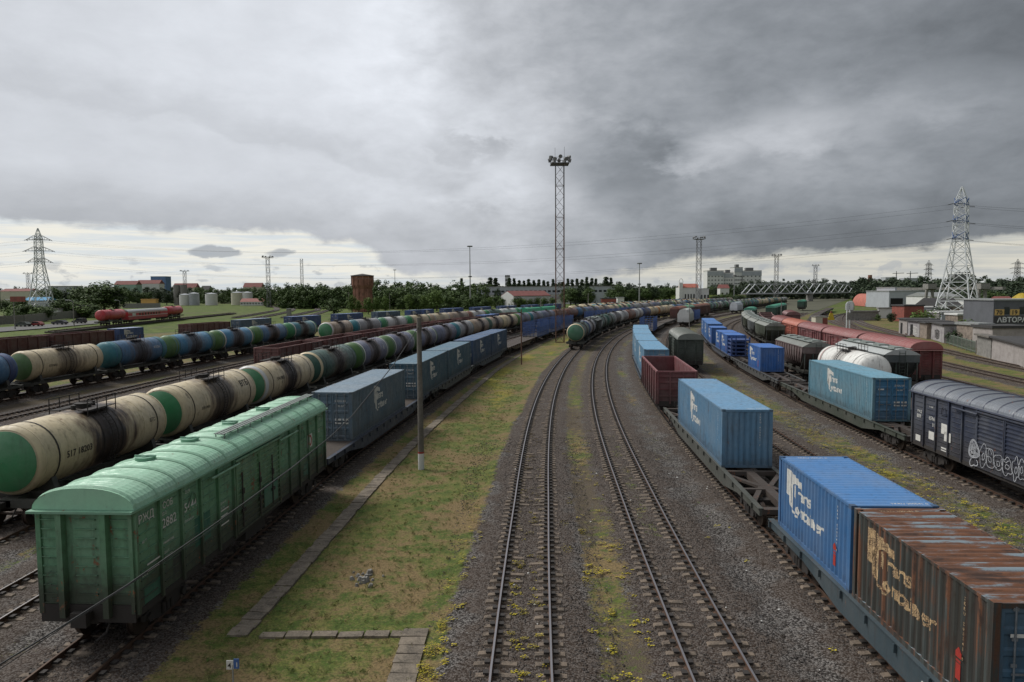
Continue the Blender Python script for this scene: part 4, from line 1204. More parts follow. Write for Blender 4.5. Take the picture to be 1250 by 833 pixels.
s=put_flat(FLDs,'L2',s,25.6,'empty flat wagon beyond the stake wagons by the tall mast',(.03,.03,.03))
for i in range(4): s=put_stake('L2',s,'blue stake wagon, %s of those behind the tank wagons right of the mast'%ordn(i))
# R4
s=put_flat(FLs,'R4',arc('R4',s_of_y('R4',66.2),-25.6),25.6,'dark green flat wagon under the long pale blue container',(.05,.075,.055),(.085,.065,.06))
s4=s
r=cont(12.19,2.896,'DD','container',(.10,.23,.30)); put_cont(r,'R4',45.9,12.19,'long pale blue container with blue doors, before the navy covered wagon',group=G1)
for c in r.children:
    if c.name.split('.')[0]=='door': c.color=(.03,.15,.28,1)
s=put_flat(FLs,'R4',s,25.6,'grey flat wagon under the lone short blue container',(.085,.095,.10),(.09,.07,.065))
r=cont(6.06,2.591,'FF','container_new',BR,textend=True); put_cont(r,'R4',74.2,6.06,'short bright blue container alone with empty deck on both sides',group=G1)
s=put_flat(FLs,'R4',s,25.6,'flat wagon under the cluster of short blue containers',(.03,.05,.09))
s=put_flat(FLs,'R4',s,25.6,'flat wagon under the last blue containers by the brown post',(.03,.05,.09))
def flat_rack():
    root=empty('folded_flat_rack'); m=MB()
    for k in range(5):
        z=k*.5; m.box(-1.2,-1.5,z+.02,1.2,1.5,z+.18); 
        for sx in (-1,1):
            m.box(min(sx*1.22,sx*1.05),-1.5,z+.18,max(sx*1.22,sx*1.05),-1.3,z+.52); m.box(min(sx*1.22,sx*1.05),1.3,z+.18,max(sx*1.22,sx*1.05),1.5,z+.52)
    m.build('frame',M['paint_clean'],root)
    p=MB()
    for x in (-.6,.6): p.box(x-.07,-1.56,.1,x+.07,-1.501,2.75)
    p.build('post',M['paint_clean'],root); return root
fr=flat_rack(); recolor(fr,{'*':(.012,.06,.24)}); seat(fr,'R4',s_of_y('R4',91.6),3,1.145); tag(fr,'stack of folded blue flat racks in front of the clustered short containers','flat rack')
for i,y in enumerate((94.9,101.4,113.6)):
    r=cont(6.06,2.591,'FF','container_new',BR); put_cont(r,'R4',y,6.06,'short blue container, %s beyond the stack of folded flat racks'%ordn(i),group=G1)
for i,y in enumerate((120.4,132.9)):
    r=cont(12.19,2.896,'DD','container_new',(.02,.11,.31)); put_cont(r,'R4',y,12.19,'tall blue container, %s of the pair by the thin signal post'%('nearer','farther')[i],group=G1)
# navy covered wagon on R4 (ends at the coupling of the flat)
NV=dup(BXs); recolor(NV,{'*':(.017,.025,.052),'roof':(.13,.145,.17),'roof_rib':(.035,.045,.08),'eave_trim':(.05,.06,.10),'roof_walkway':(.1,.1,.1)})
for c in list(NV.children):
    n=c.name.split('.')[0]
    if n in('lettering','stencil_panel','repaint_patch','emblem','emblem_plate','roof_walkway','roof_hatch'): bpy.data.objects.remove(c)
for c in NV.children:
    if c.type=='MESH' and c.data.materials[0]==M['green_wagon']:
        c.data=c.data.copy(); c.data.materials[0]=M['paint']
sB=arc('R4',arc('R4',s_of_y('R4',66.2),-25.6),-17.0)
seat(NV,'R4',sB,17.0); tag(NV,'navy covered wagon with grey arched roof and white graffiti at right edge','covered wagon','covered wagons')
Xn=-(1.345+.034)
def sl(u0,v0): return lambda u,v:(Xn,8.0-u0-u,v0+v)
for t,u,v,sz in (('809',.25,2.55,.30),('6596',1.5,2.62,.30),('31',1.85,2.3,.26),('РЖД',.3,2.85,.2),('11-280',1.5,3.3,.14)):
    Flat().text(t,0,0,sz,.008).put('lettering',M['white'],NV,sl(u,v))
for u,v,w,h_ in ((.2,1.2,.5,.35),(1.55,1.55,.6,.45),(2.75,2.1,.55,.55),(3.05,1.75,.6,.5),(2.8,1.3,.7,.08),(2.8,1.18,.7,.06)):
    Flat().rect(0,0,w,h_).put('stencil_panel',M['white'],NV,sl(u,v))
f=Flat(); rg=random.Random(3)
def loop(cx,cy,r,wob,th=.035,n=26,a0=0,a1=2*PI):
    pts=[]
    for i in range(n+1):
        a=a0+(a1-a0)*i/n; rr=r*(1+wob*math.sin(3*a+cx*5)); pts.append((cx+rr*math.cos(a)*.8,cy+rr*math.sin(a)))
    for p,q in zip(pts,pts[1:]):
        dx,dy=q[0]-p[0],q[1]-p[1]; l=math.hypot(dx,dy) or 1; nx,ny=-dy/l*th,dx/l*th
        f.poly([(p[0]-nx,p[1]-ny),(q[0]-nx,q[1]-ny),(q[0]+nx,q[1]+ny),(p[0]+nx,p[1]+ny)])
loop(.5,1.0,.52,.12); loop(.5,1.0,.44,.2)
for i in range(16): loop(.5+rg.uniform(-.28,.28),1.0+rg.uniform(-.35,.35),rg.uniform(.06,.2),.4,.022,10)
def blobby(cx,cy,rx,ry,k,ph,am,th,n=30,a0=0,a1=2*PI):
    pts=[]
    for i in range(n+1):
        a=a0+(a1-a0)*i/n; q=1+am*math.sin(k*a+ph)+am*.6*math.cos((k+2)*a-ph); pts.append((cx+rx*q*math.cos(a),cy+ry*q*math.sin(a)))
    for p,q in zip(pts,pts[1:]):
        dx,dy=q[0]-p[0],q[1]-p[1]; l=math.hypot(dx,dy) or 1; nx,ny=-dy/l*th,dx/l*th
        f.poly([(p[0]-nx,p[1]-ny),(q[0]-nx,q[1]-ny),(q[0]+nx,q[1]+ny),(p[0]+nx,p[1]+ny)])
cx=1.25
for i in range(10):
    w_=rg.uniform(.22,.36); h_=rg.uniform(.42,.6); cy=.78+rg.uniform(-.06,.12)
    blobby(cx,cy,w_,h_,rg.choice([2,3,4]),rg.uniform(0,6),rg.uniform(.06,.16),.017)
    blobby(cx+rg.uniform(-.05,.05),cy+rg.uniform(-.1,.2),w_*.35,h_*.3,2,rg.uniform(0,6),.2,.018,12)
    if rg.random()<.7: blobby(cx,cy-.1,w_*.8,h_*.9,3,rg.uniform(0,6),.2,.016,12,rg.uniform(0,3),rg.uniform(3.5,5))
    cx+=w_*1.75
loop(.5,.35,.35,.3,.03,14,PI*.9,PI*2.1)
f.put('graffiti',M['fadedwhite'],NV,lambda u,v:(-(1.345+.115),2.7-u,1.05+v*.85))
# R5: flats, hopper; R6 hoppers
s=put_flat(FLDs,'R5',s_of_y('R5',30.0),25.6,'low dark flat wagon hidden behind the navy covered wagon',(.035,.045,.05),(.05,.04,.04))
HP=make_hopper(6.6,round_side=True); recolor(HP,{'*':(.13,.085,.08),'side_rib':(.10,.06,.058),'roof':(.17,.18,.16)}); HPs=snapshot(HP)
seat(HP,'R5',s_of_y('R5',73.6),13.2); tag(HP,'brown hopper wagon with bulging ribbed sides beside the short blue container','hopper wagon','hopper wagons')
H2=make_hopper(7.3); recolor(H2,{'*':(.06,.075,.08),'roof':(.40,.42,.41)}); H2s=snapshot(H2)
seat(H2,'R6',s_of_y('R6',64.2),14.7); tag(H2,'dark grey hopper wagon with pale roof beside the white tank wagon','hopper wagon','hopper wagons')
s=s_of_y('R6',116.5)
for i in range(5):
    r=dup(H2s); recolor(r,{'*':[(.07,.085,.055),(.14,.15,.15),(.08,.09,.06),(.10,.11,.10),(.08,.09,.07)][i],'roof':(.22,.23,.20)}); s=seat(r,'R6',s,14.7)
    tag(r,'%s hopper wagon, %s of the row left of the red covered wagons'%(['olive','light grey','olive','grey','olive'][i],ordn(i)),'hopper wagon','hopper wagons')
# simpler covered wagons
B2=make_boxcar(7.45,1,npost=4); B2s=snapshot(B2)
def put_box(tr,s,label,col,roof,half=7.45,group='covered wagons'):
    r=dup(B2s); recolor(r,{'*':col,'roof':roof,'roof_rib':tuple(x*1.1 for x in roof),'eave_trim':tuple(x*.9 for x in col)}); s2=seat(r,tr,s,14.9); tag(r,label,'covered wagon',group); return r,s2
s=s_of_y('R7',69.0)
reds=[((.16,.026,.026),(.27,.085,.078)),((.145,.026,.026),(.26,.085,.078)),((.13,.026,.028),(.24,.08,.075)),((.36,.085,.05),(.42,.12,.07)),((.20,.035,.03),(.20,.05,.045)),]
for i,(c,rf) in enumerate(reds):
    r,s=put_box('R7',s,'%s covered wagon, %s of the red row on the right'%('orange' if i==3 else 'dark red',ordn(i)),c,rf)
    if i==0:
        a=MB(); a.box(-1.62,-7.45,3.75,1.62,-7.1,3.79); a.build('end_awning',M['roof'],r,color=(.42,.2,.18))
r_,s=put_gond('R7',s+.3,'pale brown open wagon beyond the red covered wagons',(.22,.15,.13))
for i in range(3): r_,s=put_gond('R7',s,'brown open wagon, %s behind the pale open wagon'%ordn(i),(.12,.05,.045))
put_box('R8',s_of_y('R8',163),'brown covered wagon standing right of the open wagons',(.12,.03,.03),(.15,.05,.05))
s=s_of_y('R9',186)
for i in range(6): s=put_flat(FLDs,'R9',s,25.6,'empty black flat wagon, %s of the long row by the yellow marker'%ordn(i),(.03,.03,.03),(.04,.035,.03))
s=s_of_y('R6',200)
r,s=put_box('R6',s,'dark green covered wagon behind the olive hoppers',(.025,.07,.05),(.05,.24,.16))
s=s_of_y('R7',226)
for i in range(3): r,s=put_box('R7',s,'green covered wagon, %s of the three before the truss bridge'%ordn(i),(.03,.09,.06),(.05,.26,.17))
r,s=put_box('R7',s_of_y('R7',330),'green covered wagon beneath the truss bridge',(.03,.09,.06),(.05,.26,.17))
# dark green boxcar and white wagons on R3
r,s=put_box('R3',s_of_y('R3',84.2),'dark green covered wagon with rounded grey roof, alone beside the blue containers',(.025,.04,.028),(.15,.16,.14))
def make_hood(half=7.4):
    root=empty('hood_wagon'); Lb=half-.5; m=MB()
    poly=[(-1.5,1.1),(1.5,1.1),(1.5,3.3),(.9,4.35),(.35,4.6),(-.35,4.6),(-.9,4.35),(-1.5,3.3)]
    m.prism(poly,'y',-Lb,Lb); m.build('body',M['paint_clean'],root)
    p=MB()
    for k in range(10):
        y=-Lb+.1+(2*Lb-.2)*k/9
        for (a,b),(c,d) in zip(poly[1:],poly[2:]+poly[:1]): p.beam((a*1.01,y,b),(c*1.01,y,d),.07,.05)
    p.build('hood_rib',M['paint_clean'],root)
    u=MB(); u.box(-1.4,-Lb,.85,1.4,Lb,1.095); u.build('underframe',M['under'],root); couplers(root,half); bogies(root,half-2.3,0); return root
HD=make_hood(); recolor(HD,{'*':(.62,.62,.60),'hood_rib':(.45,.52,.44)}); HDs=snapshot(HD)
s=seat(HD,'R3',s_of_y('R3',190),14.8); tag(HD,'white hood wagon, the nearer one, standing in the middle of the yard','hood wagon','white hood wagons')
r=dup(HDs); seat(r,'R3',s_of_y('R3',292),14.8); tag(r,'white hood wagon farther off near the truss bridge','hood wagon','white hood wagons'); recolor(r,{'body':(.6,.63,.66),'hood_rib':(.35,.45,.5)})
r=dup(HDs); seat(r,'R10',s_of_y('R10',290),14.8); tag(r,'small white wagon alone on the right near the yellow sign','hood wagon','white hood wagons')
r=dup(HDs); seat(r,'TG',s_of_y('TG',214),14.8); tag(r,'bright green rounded wagon behind the tank wagons left of the mast','hood wagon'); recolor(r,{'*':(.03,.33,.17)})
r=dup(HDs); s=seat(r,'TG',s_of_y('TG',229),14.8); tag(r,'second bright green rounded wagon just left of the mast','hood wagon'); recolor(r,{'*':(.03,.33,.17)})
s=put_stake('R3',s_of_y('R3',206),'blue stake wagon beside the brown covered wagons behind the white wagon')
s=s_of_y('R2',216)
for i in range(4):
    r,s=put_box('R2',s,'red brown covered wagon, %s of the row left of the white wagon'%ordn(i),(.13,.035,.025),(.22,.08,.05) if i!=1 else (.12,.28,.17))
# TG gondolas, T8 mixed train
s=s_of_y('TG',79.5)
for i in range(7):
    r_,s=put_gond('TG',s,'rust brown open wagon, %s of the row between the tank trains'%ordn(i),(.13,.04,.033))
    if i==3: s=arc('TG',s,.2)
    if i==4:
        pass
sx=s
s=put_flat(FL60s,'TG',sx,19.7,'flat wagon between the rust brown open wagons',(.03,.05,.12))
r=cont(12.19,2.591,'DD','container_new',(.015,.07,.24)); 
seat(r,'TG',arc('TG',sx,3.5),12.19,1.145); tag(r,'dark blue container among the rust brown open wagons','shipping container',G1)
put_gond('TG',s,'last rust brown open wagon behind the dark blue container',(.13,.04,.033))
# T8
s=arc('T8',s_of_y('T8',121.5),-13.92*5)
for i in range(5): r_,s=put_gond('T8',s,'maroon open wagon, %s of the long row at the left edge'%ordn(i),(.09,.02,.018))
k=0
for j in range(11):
    sN=put_flat(FL60s,'T8',s,19.7,'flat wagon, %s of the distant container train on the left'%ordn(j),(.03,.05,.08))
    hgt=2.591
    if j==0: Ls=[(6.06,1.0)]
    elif j in (5,): Ls=[(6.06,2.),(6.06,10.)]
    else: Ls=[(12.19,3.5)]
    for L,o in Ls:
        c=(.015,.06,.20) if j not in (1,4) else (.05,.10,.17)
        r=cont(L,hgt,'DD' if L>8 else 'FF','container_new',c); seat(r,'T8',arc('T8',s,o),L,1.145)
        tag(r,'distant blue container, %s along the far train behind the tank wagons'%ordn(k),'shipping container',G1); k+=1
    s=sN
    if j==0: r_,s=put_gond('T8',s,'maroon open wagon coupled between the distant blue containers',(.09,.02,.018))
for sn in (FLs,FL60s,FLDs,GDs,STs,B2s,): kill(sn)
for k_,sn in c40.items(): kill(sn)
# ------------------------------------------------------------------ path, tufts, small things
PATH=[(-8.25,20.3),(-8.05,23.3),(-7.85,27.0),(-7.65,30.9),(-7.35,37.0),(-6.65,47.0),(-5.35,60.3),(-4.35,70.0),(-2.0,90.7),(1.3,112.2),(5.6,133)]
def slab(m,x,y,a,L,W,rg):
    c,s=math.cos(a),math.sin(a); z=-.27+rg.uniform(-.012,.012); t=[rg.uniform(-.012,.012) for _ in range(4)]
    L-=.03;pts=[(-W/2,-L/2),(W/2,-L/2),(W/2,L/2),(-W/2,L/2)]
    vs=[(x+u*c+v*s,y-u*s+v*c,z+t[i]) for i,(u,v) in enumerate(pts)]
    m.add(vs+[(p[0],p[1],p[2]-.12) for p in vs],[(0,1,2,3),(0,4,5,1),(1,5,6,2),(2,6,7,3),(3,7,4,0)])
m=MB(); rg=random.Random(4)
for (a,b) in zip(PATH,PATH[1:]):
    d=math.hypot(b[0]-a[0],b[1]-a[1]); n=max(1,round(d/.5)); h=math.atan2(b[0]-a[0],b[1]-a[1])
    for i in range(n):
        t=(i+.5)/n
        slab(m,a[0]+(b[0]-a[0])*t+rg.uniform(-.03,.03),a[1]+(b[1]-a[1])*t,h+rg.uniform(-.04,.04),d/n,.62,rg)
x=-7.6
while x<-3.4: slab(m,x+.4,20.35+rg.uniform(-.03,.03),rg.uniform(-.05,.05),.36,.72,rg); x+=.78
for i in range(9): slab(m,-2.95+rg.uniform(-.02,.02),20.4-.5*i,.03+rg.uniform(-.03,.03),.5,.75,rg)
tag(m.build('slab_path',M['slab']),kind='structure')
# tufts and low yellow stonecrop, kept sparse
def leafmat(name,c1,c2,sc_=.9):
    m,nt,b=newmat(name); T=NT(nt); tc=T.n('ShaderNodeTexCoord').outputs['Object']
    n=T.noise(tc,sc_,4,.6); f=T.noise(tc,7,2,.6)
    oi=T.n('ShaderNodeObjectInfo').outputs['Random']
    c=T.mix(T.ramp(n,.35,.65),C4(c1),C4(c2)); c=T.mix(T.ramp(f,.4,.7,0,.5),c,C4([x*.35 for x in c1])); c=T.mix(T.math('MULTIPLY',oi,.35),c,C4([x*.5 for x in c2]))
    T.l(c,b.inputs['Base Color']); b.inputs['Roughness'].default_value=.75; b.inputs['Specular IOR Level'].default_value=.25; return m
M['tuft']=leafmat('grass_blades',(.13,.17,.045),(.30,.26,.11))
M['sedum']=leafmat('yellow_stonecrop',(.42,.36,.03),(.62,.5,.04),3)
def scatter(name,mat,n,area,blade,seed,kind='blade'):
    rg=random.Random(seed); m=MB(); k=0; tries=0
    while k<n and tries<n*40:
        tries+=1
        s=rg.random()**1.6*area[1]+area[0]; o=rg.uniform(area[2],area[3]); g,y,d=grassw(s,o)
        w=y if kind=='sedum' else g
        if rg.random()>w: continue
        x,yy,_=pos(s,o); k+=1; z=-.34
        dd=min(abs(o-c) for c in (.05,5.2,10.5))
        if dd<1.2 and kind!='sedum': continue
        if kind=='sedum':
            r=rg.uniform(.04,.16); 
            for j in range(int(5+r*80)):
                a=rg.uniform(0,2*PI); q=r*math.sqrt(rg.random()); h=rg.uniform(.04,.10); u=rg.uniform(.014,.03); xx=x+q*math.cos(a)*1.3; y2=yy+q*math.sin(a); zz=z+.10+h
                m.add([(xx-u,y2-u,zz),(xx+u,y2-u,zz+.01),(xx+u,y2+u,zz),(xx-u,y2+u,zz-.01)],[(0,1,2,3)])
        else:
            hh=blade*rg.uniform(.5,1.5)
            for j in range(rg.randint(5,9)):
                a=rg.uniform(0,2*PI); l=hh*rg.uniform(.5,1); w_=rg.uniform(.003,.006); ox=rg.uniform(-.06,.06); oy=rg.uniform(-.06,.06)
                dx,dy=math.cos(a),math.sin(a)
                m.add([(x+ox-dy*w_,yy+oy+dx*w_,z),(x+ox+dy*w_,yy+oy-dx*w_,z),(x+ox+dx*l*.35+dy*w_*.7,yy+oy+dy*l*.35-dx*w_*.7,z+l*.7),(x+ox+dx*l*.9,yy+oy+dy*l*.9,z+l)],[(0,1,2),(0,2,3)])
    tag(m.build(name,mat,fix=False),kind='stuff')
scatter('grass_tufts',M['tuft'],6500,(14,75,-11,23),.08,1)
scatter('yellow_stonecrop',M['sedum'],900,(15,45,-11,22),.1,2,'sedum')
# yellow clumps between the sleepers of the nearest line
m=MB(); rg=random.Random(9)
for i in range(70):
    s=16+rg.random()**1.3*34; o=rg.uniform(-.65,.5); x,y,_=pos(s,o+.05); r=rg.uniform(.05,.17)
    for j in range(int(12+r*260)):
        a=rg.uniform(0,2*PI); q=r*math.sqrt(rg.random()); u=rg.uniform(.01,.02); xx=x+q*math.cos(a)*1.3; y2=y+q*math.sin(a)*.8; zz=-.15+rg.uniform(0,.06)
        m.add([(xx-u,y2-u,zz),(xx+u,y2-u,zz+.01),(xx+u,y2+u,zz),(xx-u,y2+u,zz-.01)],[(0,1,2,3)])
for (x,y,r) in ((-2.35,19.3,.28),(-2.45,18.3,.22),(-2.2,20.8,.2),(-2.3,17.9,.3),(2.75,19.2,.2),(3.1,21.5,.15),(2.5,24,.16),(2.1,27,.3),(2.9,29,.2),(2.2,30,.25),(2.7,33,.2),(4.1,24.4,.1)):
    for j in range(int(r*500)):
        a=rg.uniform(0,2*PI); q=r*math.sqrt(rg.random()); u=rg.uniform(.01,.022); xx=x+q*math.cos(a)*.8; y2=y+q*math.sin(a)*1.6; zz=-.24+rg.uniform(0,.08)
        m.add([(xx-u,y2-u,zz),(xx+u,y2-u,zz+.01),(xx+u,y2+u,zz),(xx-u,y2+u,zz-.01)],[(0,1,2,3)])
tag(m.build('stonecrop_between_sleepers',M['sedum'],fix=False),kind='stuff')
# loose stones and litter on the ballast
def stones(name,n,x0,x1,y0,y1,mat,r0,r1,seed,zb=-.2):
    rg=random.Random(seed); m=MB()
    for i in range(n):
        y=y0+(y1-y0)*rg.random()**1.7; x=rg.uniform(x0,x1); r=rg.uniform(r0,r1)
        dd=min(abs(x-c-lerp([(0,0),(45,1.5),(63,2.7)],y)) for c in (0.05,5.15,10.5,15.95,-11.9,-17))
        z=-.185 if dd<1.75 else -.185-.16*min(1,(dd-1.75)/1.1)
        if -9.9<x<-2.6: continue
        vs=[]; 
        for k in range(6):
            d=[(1,0,0),(-1,0,0),(0,1,0),(0,-1,0),(0,0,1),(0,0,-1)][k]; f=r*rg.uniform(.6,1.3)
            vs.append((x+d[0]*f+d[1]*.3*f,y+d[1]*f-d[0]*.3*f,z+r*.3+d[2]*f*.7))
        m.add(vs,[(0,2,4),(2,1,4),(1,3,4),(3,0,4),(2,0,5),(1,2,5),(3,1,5),(0,3,5)])
    tag(m.build(name,mat),kind='stuff')
M['stone']=plain('ballast_stone',(.085,.072,.064),.95,.8,2.2,0,0)
M['stone'].node_tree.nodes
stones('ballast_stones',60000,-14.2,17.5,13,48,M['stone'],.018,.042,3)
stones('litter',60,-2,14,16,45,M['white'],.02,.06,8)
rg=random.Random(31); m=MB()
for i in range(22):
    r_=rg.uniform(.05,.13); x=-5.35+rg.gauss(0,.28); y=24.6+rg.gauss(0,.35); m.cyl((x,y,-.36),(x+rg.uniform(-.04,.04),y,-.36+r_*1.3),r_,r_*.6,n=5,smooth=False)
tag(m.build('rubble',M['concrete']),kind='stuff')
M['weed']=leafmat('weed_leaves',(.06,.13,.02),(.12,.22,.04),2.)
m=MB()
for i in range(170):
    s=15+rg.random()**1.4*50; o=rg.choice([rg.uniform(-9.6,-2.2),rg.uniform(-9.6,-2.2),rg.uniform(1.8,3.8),rg.uniform(-15,-13.9),rg.uniform(6.8,8.6),rg.uniform(18,21)]); x,y,_=pos(s,o); r_=rg.uniform(.05,.22); hh=rg.uniform(.04,.16)
    for j in range(int(20+r_*260)):
        a=rg.uniform(0,2*PI); q=r_*math.sqrt(rg.random()); u=rg.uniform(.012,.026); xx=x+q*math.cos(a)*1.4; y2=y+q*math.sin(a); zz=-.33+hh*rg.random()*(1.2-q/r_)
        ex=Vector((rg.uniform(-1,1),rg.uniform(-1,1),rg.uniform(-.3,.6))).normalized()*u; ey=ex.cross(Vector((rg.uniform(-.5,.5),rg.uniform(-.5,.5),1))).normalized()*u*.6; c_0=Vector((xx,y2,zz))
        m.add([c_0-ex,c_0-ey,c_0+ex,c_0+ey],[(0,1,2,3)])
tag(m.build('weed_clumps',M['weed'],fix=False),kind='stuff')
# little trackside number sign
r=empty('number_sign',(-7.35,17.75,GZ)); m=MB(); m.cyl((0,0,0),(0,0,.5),.02,n=6); m.build('post',M['galv'],r)
m=MB(); m.box(-.16,-.012,.38,.02,.012,.62); m.build('plate',M['white'],r)
m=MB(); m.box(.03,-.012,.40,.17,.012,.66); m.build('plate',M['pylonblue'],r)
Flat().text('4',0,0,.2,.01).put('digit',M['blacktxt'],r,lambda u,v:(-.13+u,-.016,.42+v)); Flat().text('1',0,0,.18,.01).put('digit',M['white'],r,lambda u,v:(.07+u,-.016,.45+v))
tag(r,'small white and blue number sign on a stake at the bottom edge','sign')
for k_ in range(4):
    m=MB(); z=1.5+k_*.38; m.tube([(-1.0,-8.29,z),(-1.0,-8.36,z),(-.74,-8.36,z),(-.74,-8.29,z)],.014,4); m.build('grab_iron',M['green_wagon'],BX,color=(.07,.17,.1))
for y_ in (-.05,1.2,-1.6):
    m=MB(); m.box(1.455,y_-.04,1.25,1.475,y_+.04,3.3); m.cbox((1.49,y_,1.9),(.04,.3,.12)); m.cbox((1.49,y_,2.6),(.04,.16,.2)); m.build('door_bar',M['under'],BX)
for (t,u,v,sz) in (('ПРИПИСАН',-5.6,2.72,.10),('22,0 Т',-6.8,2.2,.10),('V=120 М3',-6.8,2.05,.10),('68 Т',-7.9,2.9,.12),('ДР 04 КР',-3.25,2.55,.11),('138 М3',-3.25,2.38,.11),('К 4-18',-7.95,1.95,.10),('РЖД',6.9,3.0,.22),('ТР',4.5,2.2,.14)):
    Flat().text(t,0,0,sz,.005).put('lettering',M['white'],BX,side(u,v))
# ------------------------------------------------------------------ poles, cable
r=empty('concrete_pole',(-5.28,40,GZ)); m=MB(); m.cyl((0,0,1.0),(0,0,8.7),.17,.13,n=14); m.build('shaft',M['concrete_d'],r)
m=MB(); m.cyl((0,0,-.1),(0,0,.9),.175,n=14); m.build('white_base',M['whitewall'],r)
m=MB(); m.cyl((0,0,.9),(0,0,1.0),.178,n=14); m.build('red_band',M['redmark'],r)
tag(r,'tall bare concrete pole with white and red base standing in the turf','pole')
CB=[(-5.3,40,7.9),(-5.85,34.5,6.3),(-6.48,28.18,4.9),(-6.73,25.73,4.57),(-7.07,22.32,4.3),(-7.4,19.04,4.12),(-7.63,16.72,4.03),(-7.9,13.99,3.95),(-8.08,12.16,3.97),(-8.21,10.85,4.0),(-8.6,7,4.25),(-9.1,2,4.9)]
m=MB(); m.tube(CB,.015,6); m.tube([(x+.02,y,z+.03*math.sin(i*1.9)-.03) for i,(x,y,z) in enumerate(CB)],.008,5); 
tag(m.build('cable',M['wire']),'black cable sagging from the concrete pole across the green covered wagon','cable')
x,y=(-0.55+1.9,97.3); x=(636.5-625)/860*97.3
r=empty('thin_post',(x,97.3,GZ)); m=MB(); m.cyl((0,0,-.1),(0,0,7.6),.09,.07,n=8); m.build('shaft',M['rustmast'],r); tag(r,'thin rusty post in the turf before the blue stake wagons','pole')
for px,D,h,lab in ((842,150,7.2,'thin signal post by the white hood wagon with red band'),(954,150,7.5,'thin grey post beside the dark red covered wagons')):
    x,_=bear(px,D); r=empty('signal_post',(x,D,GZ)); m=MB(); m.cyl((0,0,0),(0,0,h),.09,n=8); m.build('shaft',M['concrete'],r)
    m=MB(); m.cyl((0,0,1.2),(0,0,1.6),.1,n=8); m.build('red_band',M['redmark'],r); tag(r,lab,'post')
def lattice_mast(px,D,top,w,lab,mat='mastgrey',hood=2.4,taper=1.,lamps=8,group='floodlight masts'):
    x,y=bear(px,D); r=empty('floodlight_mast',(x,y,GZ)); Ht=top-GZ; m=MB(); t=max(.09,w*.07)
    n=int(Ht/(w*1.25))
    def c(k,i):
        ww=w/2*(1-(1-taper)*k/n); return ((-ww,-ww),(ww,-ww),(ww,ww),(-ww,ww))[i%4]+(Ht*k/n,)
    for i in range(4): m.beam(c(0,i),c(n,i),t)
    m.build('leg',M[mat],r); m=MB()
    for k in range(n):
        for i in range(4):
            a,b=(i,i+1) if k%2 else (i+1,i)
            m.beam(c(k,a),c(k+1,b),t*(.55 if D<200 else .9)); 
            if k%3==0: m.beam(c(k,i),c(k,i+1),t*.6)
    for k in range(int(Ht/.9) if D<200 else 0): m.beam((-.2,0,k*.9),(.2,0,k*.9),.03)
    m.build('bracing',M[mat],r)
    h=MB(); hw=hood/2
    h.box(-hw,-hw,Ht,hw,hw,Ht+.12)
    for z in (.5,1.1):
        for a,b in (((-hw,-hw),(hw,-hw)),((hw,-hw),(hw,hw)),((hw,hw),(-hw,hw)),((-hw,hw),(-hw,-hw))): h.beam((*a,Ht+z),(*b,Ht+z),.06)
    for i in range(5):
        for s in (-1,1): h.beam((-hw+hood*i/4,s*hw,Ht),(-hw+hood*i/4,s*hw,Ht+1.1),.06)
    h.build('platform',M[mat],r)
    for i in range(lamps):
        a=2*PI*i/lamps; l=MB(); lx,ly=hw*1.05*math.cos(a),hw*1.05*math.sin(a)
        l.cyl((lx*.9,ly*.9,Ht+.85+.45*(i%2)),(lx*1.2,ly*1.2,Ht+.7+.45*(i%2)),.26,.38,n=10); l.build('floodlight',M['mastgrey'],r)
    if D<200:
        s=MB(); s.cyl((-.9,0,Ht+1),(-.9,0,Ht+3.2),.03,n=5); s.cyl((.9,0,Ht+1),(.9,0,Ht+3.4),.03,n=5); s.build('lightning_rod',M[mat],r)
    return tag(r,lab,'light mast',group)
mm=lattice_mast(683.7,138.5,34.2,1.62,'tall rusty lattice floodlight mast at the end of the turf strip','mastgrey',3.5,1.,12)
for c in mm.children:
    if c.name.split('.')[0] in('leg','bracing'):
        # lower two thirds are rusty red
        mt=M['rustmast']; me=c.data; me.materials.append(mt)
        for p in me.polygons: p.material_index=1 if (p.center.z<20 or random.random()<.6) else 0
# split long legs so that the rust line shows
lg=[c for c in mm.children if c.name.startswith('leg')][0]; me=lg.data; bm=bmesh.new(); bm.from_mesh(me)
bmesh.ops.bisect_plane(bm,geom=bm.verts[:]+bm.edges[:]+bm.faces[:],plane_co=(0,0,25),plane_no=(0,0,1)); bm.to_mesh(me); bm.free()
for p in me.polygons: p.material_index=1 if p.center.z<25 else 0
lattice_mast(852.5,350,34.5,2.1,'lattice floodlight mast right of the white house with orange roof','mastgrey',5,1.,8)
lattice_mast(947,500,33,2.4,'lattice floodlight mast standing behind the truss bridge','mastgrey',5.5,.9,8)
lattice_mast(994.5,720,33,2.8,'smaller lattice floodlight mast behind the second bridge span','mastgrey',5.5,.9,6)
lattice_mast(329,480,33,2.2,'lattice floodlight mast by the house with dark red roof','mastgrey',6,.9,8)
lattice_mast(227.5,740,32,2.8,'distant floodlight mast beside the two concrete silos','mastgrey',7,.9,6)
lattice_mast(37,760,31,2.8,'distant floodlight mast left of the white pylon','mastgrey',7,.9,6)
lattice_mast(370,900,52,3.2,'red and white radio mast above the woodland','mastgrey',.1,.9,0,'radio masts')
def tube_mast(px,D,top,lab):
    x,y=bear(px,D); r=empty('tubular_mast',(x,y,GZ)); m=MB(); m.cyl((0,0,0),(0,0,top-GZ),.42,.2,n=10); m.build('shaft',M['galv'],r)
    for z,rr in ((top-GZ-.3,1.5),(top*.52,1.0)):
        m=MB(); m.cyl((0,0,z),(0,0,z+.6),rr,n=12); m.build('lamp_ring',M['mastgrey'],r)
    tag(r,lab,'light mast','tubular light masts')
